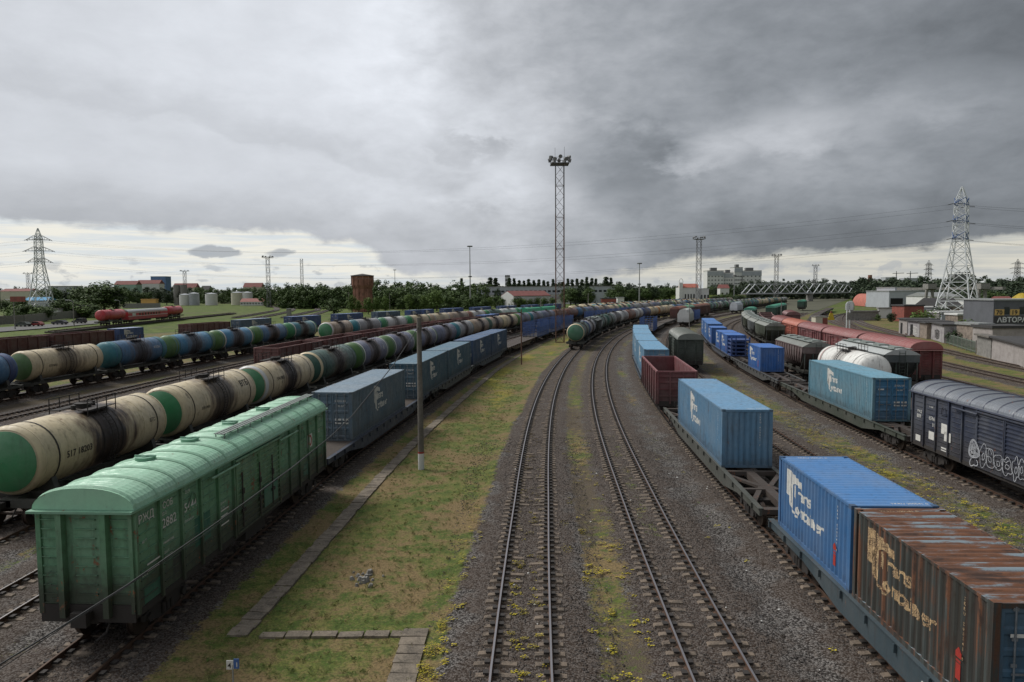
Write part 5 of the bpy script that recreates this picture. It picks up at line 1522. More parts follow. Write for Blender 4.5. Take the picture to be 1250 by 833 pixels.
tube_mast(574.5,385,34,'slim tubular light mast behind the rear tank train'); tube_mast(780.5,420,25.5,'slim tubular light mast left of the white house'); tube_mast(483,700,31,'faint slim tubular mast above the wood behind the water tower'); tube_mast(896,520,20,'short slim tubular mast left of the truss bridge')
# relay boards on the right
x,y=bear(1036,165); r=empty('trackside_mast',(x,y,GZ)); m=MB()
m.cyl((-.35,0,0),(-.35,0,5.2),.16,n=8); m.build('post',M['pylonwhite'],r); m=MB(); m.cyl((.35,0,0),(.35,0,5.2),.16,n=8); m.build('post',M['pylonwhite'],r)
m=MB(); m.prism([(-.7,5.2),(.7,5.2),(.7,6.6),(.4,7.1),(-.4,7.1),(-.7,6.6)],'y',-.3,-.12); m.build('board',M['pylonwhite'],r)
m=MB(); 
for z in (5.6,6.0,6.4): m.cyl((0,-.3,z),(0,-.34,z),.1,n=8)
m.box(-.45,-.3,2.9,.45,-.12,4.6); m.build('lamp',M['concrete'],r); tag(r,'pale signal board on twin posts right of the red covered wagons','signal')
x,y=bear(1001,185); r=empty('hut',(x,y,GZ)); m=MB(); m.box(-1.6,-1.3,0,1.6,1.3,2.9); m.build('wall',M['cream'],r); m=MB(); m.box(.2,-1.33,.3,1.5,-1.301,2.6); m.build('door',M['sign_red'],r); m=MB(); m.box(-1.8,-1.5,2.901,1.8,1.5,3.05); m.build('roof',M['concrete'],r); tag(r,'small cream and brown hut behind the red covered wagons','hut')
x,y=bear(1015,215); r=empty('warning_board',(x,y,GZ)); m=MB(); m.prism([(-1.1,.6),(1.1,.6),(.4,2.8),(-.4,2.8)],'y',-.1,.1); m.build('board',M['yellow'],r); m=MB(); m.cyl((0,0,2.8),(0,0,3.4),.25,n=10); m.build('lamp',M['sign_red'],r); tag(r,'yellow tapered marker board beside the curving tracks','sign')
x,y=bear(353,268); r=empty('relay_cabinet',(x,y,GZ)); m=MB(); m.box(-.75,-.6,0,.75,.6,3.8); m.build('cabinet',M['concrete'],r); m=MB(); m.box(-.85,-.7,3.801,.85,.7,3.95); m.build('lid',M['galv'],r); tag(r,'tall pale relay cabinet among the curving tracks at left','cabinet')
# ------------------------------------------------------------------ pylons and wires
def pylon(px,D,top,base,lab,mat='pylonwhite',arm='pylonblue',rot=.3,t=.30,armw=6.8,levels=(.62,.745,.87),cut=.60,rz=None):
    x,y=bear(px,D); r=empty('power_pylon',(x,y,GZ)); r.rotation_euler=(0,0,rot); Ht=top-GZ
    prof=[(0,base/2),(cut*.5,base*.32),(cut,base*.165),(.885,base*.14),(1.,.12)]
    def w(f): return lerp(prof,f)
    fs=[0,.16,.30,.42,.52,.60,.66,.72,.78,.84,.885,.94,1.]
    m=MB(); b=MB(); ba=MB()
    def c(f,i): q=w(f); return ((-q,-q),(q,-q),(q,q),(-q,q))[i%4]+(Ht*f,)
    for f0,f1 in zip(fs,fs[1:]):
        tt=t*(1.15-.6*f0)
        for i in range(4):
            m.beam(c(f0,i),c(f1,i),tt); bb=b
            bb.beam(c(f0,i),c(f1,i+1),tt*.6); bb.beam(c(f0,i+1),c(f1,i),tt*.6)
            b.beam(c(f1,i),c(f1,i+1),tt*.5)
    m.build('leg',M[mat],r); b.build('bracing',M[mat],r)
    for lv,k in zip(levels,(.85,1.,.85)):
        a=MB(); z=Ht*lv; q=w(lv)
        for s in (-1,1):
            e=(s*(armw*k),0,z)
            for yy in (-q,q): a.beam((s*q,yy,z),e,t*.5); a.beam((s*q,yy,z+1.9),e,t*.4); 
            for f in (.3,.6): a.beam((s*(q+(armw*k-q)*f),0,z),(s*(q+(armw*k-q)*f),0,z+1.9*(1-f)),t*.35)
        for yy in (-q,q): a.beam((-q,yy,z),(q,yy,z),t*.7); a.beam((-q,yy,z),(q,yy,z+1.9),t*.5); a.beam((q,yy,z),(-q,yy,z+1.9),t*.5)
        a.build('cross_arm',M[arm],r)
        s_=MB()
        for s in (-1,1):
            for dy in (-1,1): s_.beam((s*armw*k,0,z),(s*armw*k,dy*1.8,z-.35),t*.5)
        s_.build('insulator',M['wire'],r)
    tag(r,lab,'power pylon','lattice power pylons'); return r,[(lv,k) for lv,k in zip(levels,(.85,1.,.85))],Ht,armw
def armpt(P,lv,k,s):
    r,_,Ht,aw=P; a=r.rotation_euler.z; x=s*aw*k
    return Vector((r.location.x+x*math.cos(a),r.location.y+x*math.sin(a),GZ+Ht*lv-.3))
PR=pylon(1169,208,39.3,10.2,'large white power pylon with blue cross arms at the right',rot=.72)
PL=pylon(52,312,38.5,9.0,'white power pylon standing among bushes at the left',arm='mastgrey',rot=.25,t=.32,armw=5.6)
PX=pylon(1700,170,36,12,'white power pylon beyond the right edge',rot=.9,t=.3); PY=pylon(-420,330,36,14,'grey power pylon beyond the left edge',rot=.1)
def wires(A,B,sag,lab,r=.045,ext=False):
    m=MB()
    for lv,k in A[1]:
        for s in (-1,1):
            a=armpt(A,lv,k,s); b=armpt(B,lv,k,s); n=28
            m.tube([tuple(a.lerp(b,i/n)+Vector((0,0,-4*sag*(i/n)*(1-i/n)))) for i in range(n+1)],r,4)
    for o in m.pieces('power_line',M['wire']): tag(o,lab,'wire',lab)
wires(PR,PL,9,'thin power lines crossing the sky from the big white pylon towards the left',.020)
wires(PR,PX,3,'power lines running off to the right from the big white pylon',.024)
wires(PL,PY,4,'power lines running off to the left from the left pylon',.022)
pylon(1132,820,42,12,'faint far twin pylon left of the big white pylon',mat='mastgrey',arm='mastgrey',rot=.2,t=.4,armw=6)
pylon(1240,850,44,13,'faint far pylon at the right edge of the sky',mat='mastgrey',arm='mastgrey',rot=0,t=.4,armw=9)
# ------------------------------------------------------------------ bridge
def truss(x0,y0,x1,y1,lab):
    L=math.hypot(x1-x0,y1-y0); r=empty('truss_span',(x0,y0,GZ)); r.rotation_euler=(0,0,math.atan2(y1-y0,x1-x0)); z0,z1=6.6,14.2; n=8; st=L/n
    t=MB(); d=MB()
    for yy in (-3,3):
        t.beam((0,yy,z0),(L,yy,z0),.6,.9); t.beam((st,yy,z1),(L-st,yy,z1),.55,.6); 
        t.beam((0,yy,z0),(st,yy,z1),.6); t.beam((L,yy,z0),(L-st,yy,z1),.6)
        for i in range(1,n): 
            pass
            if i<n-1:
                if i%2: d.beam((i*st,yy,z1),((i+1)*st,yy,z0),.42)
                else: d.beam((i*st,yy,z0),((i+1)*st,yy,z1),.42)
    t.build('chord',M['bridgegrey'],r); d.build('web_member',M['bridgegrey'],r)
    k=MB(); k.box(0,-2.6,z0-.9,L,2.6,z0-.1); k.build('deck',M['concrete_d'],r)
    tag(r,lab,'bridge','spans of the grey truss bridge')
M['bridgegrey']=plain('bridge_paint',(.50,.52,.53),.6,.3,.3)
D0=560; xa=(908-625)/860*D0; xb=(988-625)/860*590; xc=(1045-625)/860*650
truss(xa,560,xb-.5,590,'nearer left span of the grey steel truss bridge'); truss(xb+.5,590,xc,650,'right span of the grey steel truss bridge')
for x,y,lab in ((xa-1.5,560,'left concrete abutment pier of the truss bridge'),(xb,590,'middle concrete pier between the two truss spans'),(xc+1.5,650,'right concrete pier of the truss bridge')):
    m=MB(); m.prism([(-1.6,0),(1.6,0),(1.3,5.4),(-1.3,5.4)],'y',-3.4,3.4); m.box(-1.9,-3.8,5.401,1.9,3.8,6.0)
    o=m.build('bridge_pier',M['concrete']); o.location=(x,y,GZ); tag(o,lab,'bridge pier')
for x0,x1,y,lab in ((xa-75,xa-3,552,'grassy embankment leading to the left bridge end'),(xc+3,xc+150,655,'embankment leading away from the right bridge end')):
    m=MB(); m.prism([(-14,0),(14,0),(4,6),(-4,6)],'x',x0,x1); o=m.build('embankment',M['meadow']); o.location=(0,y,GZ-.2); tag(o,kind='structure')
# ------------------------------------------------------------------ buildings
def windows(r,rects,y,mat='glass',name='window'):
    for (x0,z0,x1,z1) in rects:
        m=MB(); m.box(x0,y-.12,z0,x1,y+.05,z1); w=m.build(name,M[mat],r)
def block(name,px0,px1,D,ytop,depth,lab,wall='greywall',roof=None,cat='building',ytopr=None,rot=0,wins=None,z0=0,gable=0,group=None):
    x0=(px0-625)/860*D; x1=(px1-625)/860*D; zt=hz((px0+px1)/2,ytop,D)-GZ; w=x1-x0
    r=empty(name,((x0+x1)/2,D,GZ)); r.rotation_euler=(0,0,rot)
    m=MB(); zz=zt-gable
    m.box(-w/2,0,z0,w/2,depth,zz); m.build('wall',M[wall],r)
    m=MB()
    if gable: m.prism([(-.3,zz+.002),(depth+.3,zz+.002),(depth/2,zt)],'x',-w/2-.3,w/2+.3)
    else: m.box(-w/2-.25,-.25,zz+.002,w/2+.25,depth+.25,zz+.45)
    m.build('roof',M[roof or 'darkroof'],r)
    if wins:
        nx,nz,ww,wh,zb,zs=wins
        rc=[(-w/2+w*(i+.5)/nx-ww/2,zb+k*zs,-w/2+w*(i+.5)/nx+ww/2,zb+k*zs+wh) for i in range(nx) for k in range(nz)]
        windows(r,rc[:100],0)
    tag(r,lab,cat,group); return r,w,zz
# water tower
x,y=bear(443.5,360); r=empty('water_tower',(x,y,GZ)); m=MB()
def octa(rr,z,n=12): return [(rr*math.cos(2*PI*(i+.5)/n),rr*math.sin(2*PI*(i+.5)/n),z) for i in range(n)]
n=12; lv=[(4.9,0),(4.55,11.6),(5.35,13.4),(5.4,18.0)]
vs=[p for rr,z in lv for p in octa(rr,z)]; m.add(vs,[(k*n+i,k*n+(i+1)%n,(k+1)*n+(i+1)%n,(k+1)*n+i) for k in range(3) for i in range(n)]); m.build('brick_shaft',M['brick'],r)
m=MB()
for i in range(n):
    a=2*PI*(i+.5)/n; 
    for (ra,za),(rb,zb) in zip(lv,lv[1:]): m.beam((ra*math.cos(a),ra*math.sin(a),za),(rb*math.cos(a),rb*math.sin(a),zb),.7,.5)
m.build('pilaster',M['brick'],r); m=MB()
vs=octa(5.9,18.0)+octa(5.9,18.35)+[(0,0,19.3)]; m.add(vs,[(i,(i+1)%n,(i+1)%n+n,i+n) for i in range(n)]+[(i+n,(i+1)%n+n,2*n) for i in range(n)]+[tuple(range(n))]); m.build('roof',M['darkroof'],r)
for z in (4,8,14.6): 
    for a in (-1.83,-1.3): 
        m=MB(); rr=lerp([(z_,q) for q,z_ in lv],z)-.28; m.cbox((rr*math.cos(a),rr*math.sin(a),z+.8),(.8,.7,1.5)); m.build('window',M['blackgap'],r)
tag(r,'round red brick water tower rising above the trees','water tower')
block('apartment_block',141,168,900,343,14,'pale green apartment block with row of red gables on the left horizon','greenwall' if 'greenwall' in M else 'cream','redroof','building',gable=5,wins=(10,2,1.6,1.8,6,4))
block('apartment_block',168,196,930,342,14,'green white apartment block with red roofs beside the blue tower','whitewall','redroof','building',gable=5,wins=(10,2,1.6,1.8,6,4))
block('tower_block',186,204,980,338,16,'blue and white tower block on the left horizon','bluewall' if 'bluewall' in M else 'greywall','greywall','building',wins=(6,5,2,1.6,7,3.6))
block('house',212,240,900,346,14,'red roofed houses behind the two silos','cream','redroof','building',gable=6)
block('house',246,256,860,349,12,'grey roofed house right of the two silos','greywall','darkroof','building',gable=5)
block('house',298,320,820,345.5,12,'long bright red roof above the wood','cream','redroof','building',gable=5)
block('long_wall_house',60,92,560,350,12,'grey flat blocks behind the left pylon','greywall','concrete','building',wins=(5,2,2,1.6,4,4))
block('house',2,38,520,352.5,12,'low buildings far behind the bushes at left edge','cream','redroof','building',gable=2)
block('shed',30,57,330,363,8,'small shed with bright blue roof behind the pylon','greywall','blueroof' if 'blueroof' in M else 'darkroof','shed',gable=1.5)
block('shed',88,107,300,374,6,'low brown shed right of the left pylon','concrete_d','darkroof','shed')
block('booth',61,72,292,378,3,'small white booth under the left pylon','whitewall','concrete','booth',wins=(2,1,.8,1.,1.4,1))
block('kiosk_row',173,191,520,366,4,'small yellow building at the edge of the meadow','orange','orange','building',wins=(5,1,1.2,1.,1,1))
block('farm_house',294,322,545,364.5,9,'long house with dark red roof and white wall by the mast','whitewall','sign_red','house',gable=2.6,wins=(8,1,1.0,1.1,1.0,1))
for px,lab in ((217.5,'left one of the two tall concrete silos'),(225.5,'right one of the two tall concrete silos')):
    x,y=bear(px,590); m=MB(); m.cyl((0,0,0),(0,0,hz(px,348,590)-GZ),2.7,n=20); r=m.build('silo',M['concrete']); r.location=(x,y,GZ); tag(r,lab,'silo','concrete silos')
for px,w,ty,lab,mt in ((227,13,360,'white storage tank in front of the silos','whitewall'),(238,12,358.5,'dark grey storage tank beside the silos','greywall'),(259,14,359,'white storage tank standing alone near the meadow','whitewall'),(291,15,357.5,'cream storage tank behind the house with dark red roof','cream'),(303,12,357.5,'white storage tank behind the long house','whitewall')):
    D=570; x,y=bear(px,D); rr=w/2/860*D; zt=hz(px,ty,D)-GZ; r=empty('storage_tank',(x,y,GZ)); m=MB(); m.cyl((0,0,0),(0,0,zt),rr,n=24); m.build('shell',M[mt],r); m=MB(); m.cyl((0,0,zt),(0,0,zt+.9),rr+.15,.3,n=24); m.build('roof',M['greywall'],r)
    m=MB(); m.tube([(rr*1.0*math.cos(a),rr*1.0*math.sin(a),zt+1) for a in [2*PI*i/16 for i in range(17)]],.08,4); m.build('railing',M['galv'],r); tag(r,lab,'storage tank','storage tanks')
# factory
r,w,zz=block('factory',581,757,530,350.3,30,'long grey and white factory behind the rows of poplars','greywall','concrete','factory')
windows(r,[(-w/2+2+i*(w-4)/30,8.8,-w/2+2+i*(w-4)/30+2.2,10.3) for i in range(30)],0)
m=MB(); m.box(-w/2+.5,-6,0,w/2-30,-.01,6.8); m.build('annex',M['whitewall'],r); m=MB(); m.box(-w/2,-6.3,6.81,w/2-29,-.3,7.1); m.build('annex_roof',M['concrete'],r)
windows(r,[(-w/2+3+i*3.9,4.2,-w/2+5.5+i*3.9,5.6) for i in range(18)],-6.05)
block('office_block',617,623,700,338,10,'pale tower block poking out between the poplars','whitewall','concrete','building',wins=(3,5,1.5,1.5,8,4))
# gabled workshop
x0=(612-625)/860*400; r=empty('workshop',(x0,400,GZ)); zt=hz(625,356,400)-GZ
m=MB(); m.prism([(0,0),(12,0),(12,zt-2.6),(6,zt),(0,zt-2.6)],'y',0,26); m.build('wall',M['whitewall'],r); r.rotation_euler=(0,0,-.95)
m=MB(); m.prism([(-.3,zt-2.68),(6,zt+.06),(12.3,zt-2.68),(12.3,zt-2.4),(6,zt+.34),(-.3,zt-2.4)],'y',.05,26.3); m.build('roof',M['redroof'],r); tag(r,'white gabled workshop with dull red roof in front of the factory','workshop')
block('cottage',670,688,430,361,8,'small white cottage left of the tall mast','whitewall','darkroof','house',gable=2)
block('red_shed',735,755,400,365,6,'low dark red shed at the foot of the wood','sign_red','darkroof','shed'); block('white_shed',754,762,395,364,6,'small pale green shed beside the low red shed','whitewall','galv','shed')
# white station house with orange roof
D=470; xx=(830-625)/860*D; r=empty('station_house',(xx,D,GZ)); w=36/860*D; zt=hz(848,347,D)-GZ
m=MB(); m.box(0,0,0,w*.62,12,zt-2.3); m.box(w*.62+.02,1.5,0,w,11,zt-3.2); m.build('wall',M['whitewall'],r)
m=MB(); m.prism([(-.4,zt-2.29),(12.4,zt-2.29),(8,zt+.3),(4,zt+.3)],'x',1.5,w*.62+.3); m.build('roof',M['orangeroof'],r); m=MB(); m.box(w*.62+.32,1.2,zt-3.19,w+.3,11.3,zt-2.9); m.build('flat_roof',M['greywall'],r)
m=MB(); m.box(-.5,-.4,0,1.8,2.2,zt+1.0); m.build('stair_tower',M['whitewall'],r); m=MB(); m.tube([(-.5+1.1+1.3*math.cos(a),-.3,zt+1+2.6*math.sin(a)) for a in [PI*i/10 for i in range(11)]],.14,6); m.build('roof_arch',M['galv'],r)
windows(r,[(3.2+i*1.9,3.2,4.1+i*1.9,7.2) for i in range(4)],0); windows(r,[(w*.62+2+i*2.2,3.4,w*.62+3.2+i*2.2,6.6) for i in range(3)],1.5)
tag(r,'white station house with orange roof and tall narrow windows','house')
block('signal_house',879,890,560,347.5,8,'small white house with red roof left of the bridge','whitewall','redroof','house',gable=3,wins=(2,2,1.2,1.6,2,4))
# large apartment buildings
D=880
for px0,px1,ty,wall,lab in ((863,883,331,'whitewall','left part of the large grey white apartment building'),(883,897,333.5,'greywall','recessed middle of the large apartment building'),(896,906,327,'greywall','stair tower of the large apartment building'),(905,929,331,'whitewall','right part of the large grey white apartment building')):
    r,w,zz=block('apartment_building',px0,px1,D+(4 if px0==883 else 0),ty,18,lab,'whitewall','concrete','apartment building',wins=(5,4,1.5,1.3,12,4.5),group='parts of the large apartment building')
    m=MB(); m.box(-w/2-.1,-.3,zz-6,w/2+.1,-.02,zz-1); m.build('grey_band',M['greywall'],r); m=MB(); m.box(-w/4,3,zz+.46,w/8,9,zz+4); m.build('plant_room',M['mastgrey'],r)
# right-hand industrial estate
x,y=bear(1056,400); r=empty('arched_hangar',(x,y,GZ)); w=22/860*400; hh=hz(1067,359,400)-GZ
arc_=[(w/2+w/2*math.cos(a),hh*math.sin(a)) for a in [PI*i/14 for i in range(15)]]
m=MB(); m.sheet([[(a,yy,b) for a,b in arc_] for yy in (0,34)],True); m.build('shell',M['orangeroof'],r); r.rotation_euler=(0,0,-.25)
m=MB(); m.prism(arc_,'y',-.25,-.01); m.build('front',M['whitewall'],r)
m=MB(); m.prism([(w/2+(w/2-.5)*math.cos(a),(hh-.5)*math.sin(a)) for a in [PI*i/14 for i in range(15)]],'y',-.35,-.26); m.build('blue_arch',M['pylonblue'],r)
for x0 in (.14,.54): m=MB(); m.prism([(w*x0,0),(w*(x0+.30),0),(w*(x0+.30),4.4),(w*(x0+.22),5.4),(w*(x0+.08),5.4),(w*x0,4.4)],'y',-.45,-.36); m.build('gate',M['blackgap'],r)
tag(r,'orange arched hangar with white and blue front','hangar')
block('warehouse',1085,1135,370,356,24,'grey warehouse with open dark bay behind the big pylon','greywall','galv','warehouse')
r=bpy.data.objects['warehouse']; windows(r,[(-10,0,-3.5,5),(3.2,2.8,4.6,4.4),(5.2,2.8,6.6,4.4),(7.2,2.8,8.6,4.4)],0,'blackgap')
block('warehouse',1092,1110,395,351.5,20,'taller pale block behind the grey warehouse','greywall','galv','warehouse')
block('warehouse',1135,1172,330,357,20,'white sloping warehouse seen through the big pylon','whitewall','galv','warehouse',gable=2)
block('workshop',1140,1175,250,364,12,'red brown workshop with pitched roof behind the pylon','sign_red','darkroof','workshop',gable=3,wins=(5,1,1.2,1.2,1.2,1))
block('long_shed',1184,1217,260,366,10,'long white shed right of the big pylon','whitewall','galv','shed',wins=(8,1,1.4,1.2,2,1))
block('red_roof_house',1226,1243,240,362,10,'house with bright red roof at the right edge','whitewall','redroof','house',gable=2.5)
for px,D,lab in ((1134,300,'left concrete tower of the elevated conveyor'),(1198,280,'right concrete tower of the elevated conveyor')):
    x,y=bear(px,D); r=empty('conveyor_tower',(x,y,GZ)); zt=hz(px,353,D)-GZ; m=MB()
    for a in (-1.6,1.6): m.beam((a*1.2,0,0),(a*.7,0,zt),.9)
    m.build('leg',M['concrete'],r); m=MB(); m.box(-1.8,-2,zt,1.8,2,zt+2.2); m.build('head',M['concrete'],r); tag(r,lab,'concrete tower')
m=MB(); a=bear(1096,315); b=bear(1225,275); m.beam((a[0],a[1],hz(1096,353,315)),(b[0],b[1],hz(1225,352,275)),2.2,1.1); tag(m.build('conveyor_beam',M['concrete']),'long level conveyor beam carried past the big pylon','conveyor')
# low white wall and roofs
block('boundary_wall',1073,1103,240,377,1,'low bright white wall left of the garages','whitewall','concrete','wall')
block('wreck_row',1104,1128,215,374,7,'rusty red row of sheds behind the garages','sign_red','darkroof','shed')
block('panel_fence',1038,1073,225,381,1,'grey concrete panel fence with a small hut by the curve','concrete','concrete','fence')
# garages: (x,y) corners from the foot of each wall
def wallseg(name,a,b,h0,h1,th,mat,lab,cat='garage',roofm=None,back=5):
    a=Vector((a[0],a[1],0)); b=Vector((b[0],b[1],0)); d=(b-a); L=d.length; r=empty(name,(a.x,a.y,GZ)); r.rotation_euler=(0,0,math.atan2(d.y,d.x))
    m=MB(); m.add([(0,0,0),(L,0,0),(L,0,h1),(0,0,h0),(0,back,0),(L,back,0),(L,back,h1),(0,back,h0)],[(0,1,2,3),(5,4,7,6),(0,4,5,1),(1,5,6,2),(2,6,7,3),(3,7,4,0)]); m.build('wall',M[mat],r)
    if roofm:
        m=MB(); hm=max(h0,h1); m.add([(-.3,-.4,h0+.003),(L+.3,-.4,h1+.003),(L+.3,back+.3,h1+.003),(-.3,back+.3,h0+.003),(-.3,-.4,h0+.22),(L+.3,-.4,h1+.22),(L+.3,back+.3,h1+.22),(-.3,back+.3,h0+.22)],[(0,3,2,1),(4,5,6,7),(0,1,5,4),(1,2,6,5),(2,3,7,6),(3,0,4,7)]); m.build('roof',M[roofm],r)
    tag(r,lab,cat); return r,L
def GP(px,py):   # foot of a wall seen at this pixel, on the ground
    a=px-625; b=py-416.5; ro=math.radians(-.3552)
    u=a*math.cos(ro)+b*math.sin(ro); v=-a*math.sin(ro)+b*math.cos(ro)
    dy=F*math.cos(PITCH)-v*math.sin(PITCH); dz=-(v*math.cos(PITCH)+F*math.sin(PITCH)); t=(GZ-H)/dz
    return (u*t,dy*t)
M['brickpale']=plain('pale_brick',(.27,.22,.18),.9,.7,1.5,0,.3)
M['graf']=plain('graffiti_wall',(.33,.32,.31),.9,.8,.9,dark=(.10,.07,.10))
gr=[((1097,407),(1107,409),3.3,'dirtywhite','end wall of the first pale garage left of the pylon'),((1108,409.5),(1122,412),3.2,'graf','grey garage with white graffiti and dark door'),((1122.5,412),(1131,414),3.1,'brickpale','narrow pale brick garage beside the graffiti one'),((1136,414),(1152,419),3.3,'graf','concrete garage wall covered in dark graffiti')]
for i,(a,b,h,mt,lab) in enumerate(gr):
    A=GP(*a);B=GP(*b); r,L=wallseg('garage',A,B,h,h,.2,mt,lab,'garage','darkroof',6)
    if i in (0,1):
        m=MB(); m.box(L*.25,-.1,0,L*.45,.02,2.5); m.build('door',M['blackgap'],r)
    if i in (1,3):
        f=Flat(); 
        for k in range(7):
            cx=L*.5+(k-3)*.55; pts=[]
            for j in range(14):
                an=2*PI*j/13; pts.append((cx+.42*math.cos(an)*(1+.3*math.sin(3*an+k)),1.3+.8*math.sin(an)*(1+.2*math.cos(2*an+k))))
            for p,q in zip(pts,pts[1:]):
                dx,dy=q[0]-p[0],q[1]-p[1]; l=math.hypot(dx,dy) or 1; nx,ny=-dy/l*.07,dx/l*.07; f.poly([(p[0]-nx,p[1]-ny),(q[0]-nx,q[1]-ny),(q[0]+nx,q[1]+ny),(p[0]+nx,p[1]+ny)])
        f.put('graffiti',M['white'] if i==1 else M['blacktxt'],r,lambda u,v:(u,-.02,v))
A=GP(1155,420);B=GP(1191,432); r=empty('panel_fence',(A[0],A[1],GZ)); d=(B[0]-A[0],B[1]-A[1]); L=math.hypot(*d); r.rotation_euler=(0,0,math.atan2(d[1],d[0]))
M['fencegreen']=plain('fence_green',(.16,.20,.16),.8,.5,2)
for k in range(8): m=MB(); m.box(L*k/7-.06,-.06,0,L*k/7+.06,.06,2.1); m.build('post',M['concrete'],r)
m=MB(); 
for k in range(7):
    for j in range(10): xx_=L*(k+.05+j*.095)/7; m.box(xx_,-.02,.15,xx_+.06,.02,1.9)
m.box(0.07,-.03,1.75,L-.07,-.0201,1.85); m.box(0.07,-.03,.3,L-.07,-.0201,.4); m.build('bars',M['fencegreen'],r); tag(r,'green railing fence between garages and block wall','fence')
A=GP(1192,433);B=GP(1209,438.5); wallseg('block_wall',A,B,3.0,3.0,.3,'concrete','rough concrete block wall at the corner right of the fence','wall','concrete_d',1)
A=GP(1210,438.5);B=GP(1262,454); wallseg('long_garage',A,B,3.1,2.8,.3,'dirtywhite','long whitewashed garage wall at the right edge','garage','darkroof',6)
block('shed_row',1196,1213,120,398,6,'brown and blue shed behind the block wall','brickpale','galv','shed')
block('shed_row',1213,1258,116,401,5,'white shed with red box behind the whitewashed garage','dirtywhite','darkroof','shed')
# car parts shop
D=135; x0=(1213-625)/860*D; r=empty('car_parts_shop',(x0,D,GZ)); zt=hz(1230,367,D)-GZ; w=22
m=MB(); m.box(0,0,0,w,9,zt); m.build('wall',M['shopwall'] if 'shopwall' in M else M['mastgrey'],r); m=MB(); m.box(-.2,-.2,zt+.002,w+.2,9.2,zt+.25); m.build('roof',M['galv'],r)
for i,t in enumerate(('70','19','9')):
    x=.25+i*2.9
    m=MB(); m.box(x,-.12,4.9,x+1.75,-.005,6.05); m.build('number_panel',M['signyellow'],r)
    Flat().text(t,0,0,1.15,.03,1.05).put('number',M['blacktxt'],r,lambda u,v,x=x:(x+.2+u,-.13,5.06+v))
    m=MB(); m.box(x+1.8,-.05,5.15,x+2.75,-.004,6.5); m.build('window',M['glass'],r)
m=MB(); m.box(.05,-.10,3.4,w,-.003,4.7); m.build('fascia',M['darkroof'],r)
Flat().text('АВТОРА',0,0,1.3,.035,1.08).put('lettering',M['whitewall'],r,lambda u,v:(.7+u,-.12,3.6+v))
tag(r,'dark grey car parts shop with yellow number panels and white lettering','shop')
x,y=bear(1247,200); r=empty('yellow_canopy',(x,y,GZ)); m=MB(); m.lathe([(-3,.1),(-2.2,1.6),(0,2.4),(2.2,1.6),(3,.1)],6.3,16); m.build('canopy',M['yellow'],r); m=MB(); m.cyl((0,0,0),(0,0,4.2),.3); m.build('post',M['galv'],r); tag(r,'rounded yellow canopy at the right edge above the shop','canopy')
# scrap and clutter between the garages and the estate
rg=random.Random(21)
clut=['red','grey','white','rusty','orange','pale']
for i in range(16):
    px=1105+rg.random()*105; D=rg.uniform(170,260); w=rg.uniform(4,11); cm=rg.choice([('darkroof','dark'),('galv','pale grey'),('sign_red','rusty red'),('whitewall','white'),('concrete','grey'),('greywall','blue grey')])
    block('lean_to',px,px+w/D*860,D,hz(px,0,1)and (355-(px-625)*.0062)+(H-rg.uniform(2.3,3.6))/D*860,rg.uniform(3,6),'%s roofed lean-to, one of the cluttered sheds around the pylon foot'%cm[1],rg.choice(['dirtywhite','concrete','brickpale','greywall','sign_red']),cm[0],'shed',group='cluttered sheds around the pylon foot')
# far skyline blocks and cranes
block('far_block',1080,1094,1500,339,20,'faint grey block on the right skyline','greywall','greywall'); block('far_block',1103,1121,1500,340,20,'second faint grey block on the right skyline','greywall','greywall')
block('far_block',1164,1183,1250,335,20,'dark glazed block behind the big pylon','mastgrey','greywall',wins=(5,3,4,2,24,6))
m=MB(); x,y=bear(1061,900); m.cyl((x,y,GZ),(x,y,hz(1061,336,900)),3.2,2.4,n=10); tag(m.build('chimney',M['brick']),'single brick chimney above the right wood','chimney')
for px,lab in ((1093,'left tower crane on the skyline'),(1110,'right tower crane on the skyline')):
    x,y=bear(px,1500); r=empty('tower_crane',(x,y,GZ)); t=hz(px,334,1500); m=MB(); m.beam((0,0,0),(0,0,t),1.4); m.build('mast',M['mastgrey'],r); m=MB(); m.beam((-8,0,t),(16,0,t+.8),1.2); m.beam((0,0,t),(0,0,t+5),1); m.build('jib',M['mastgrey'],r); tag(r,lab,'crane')
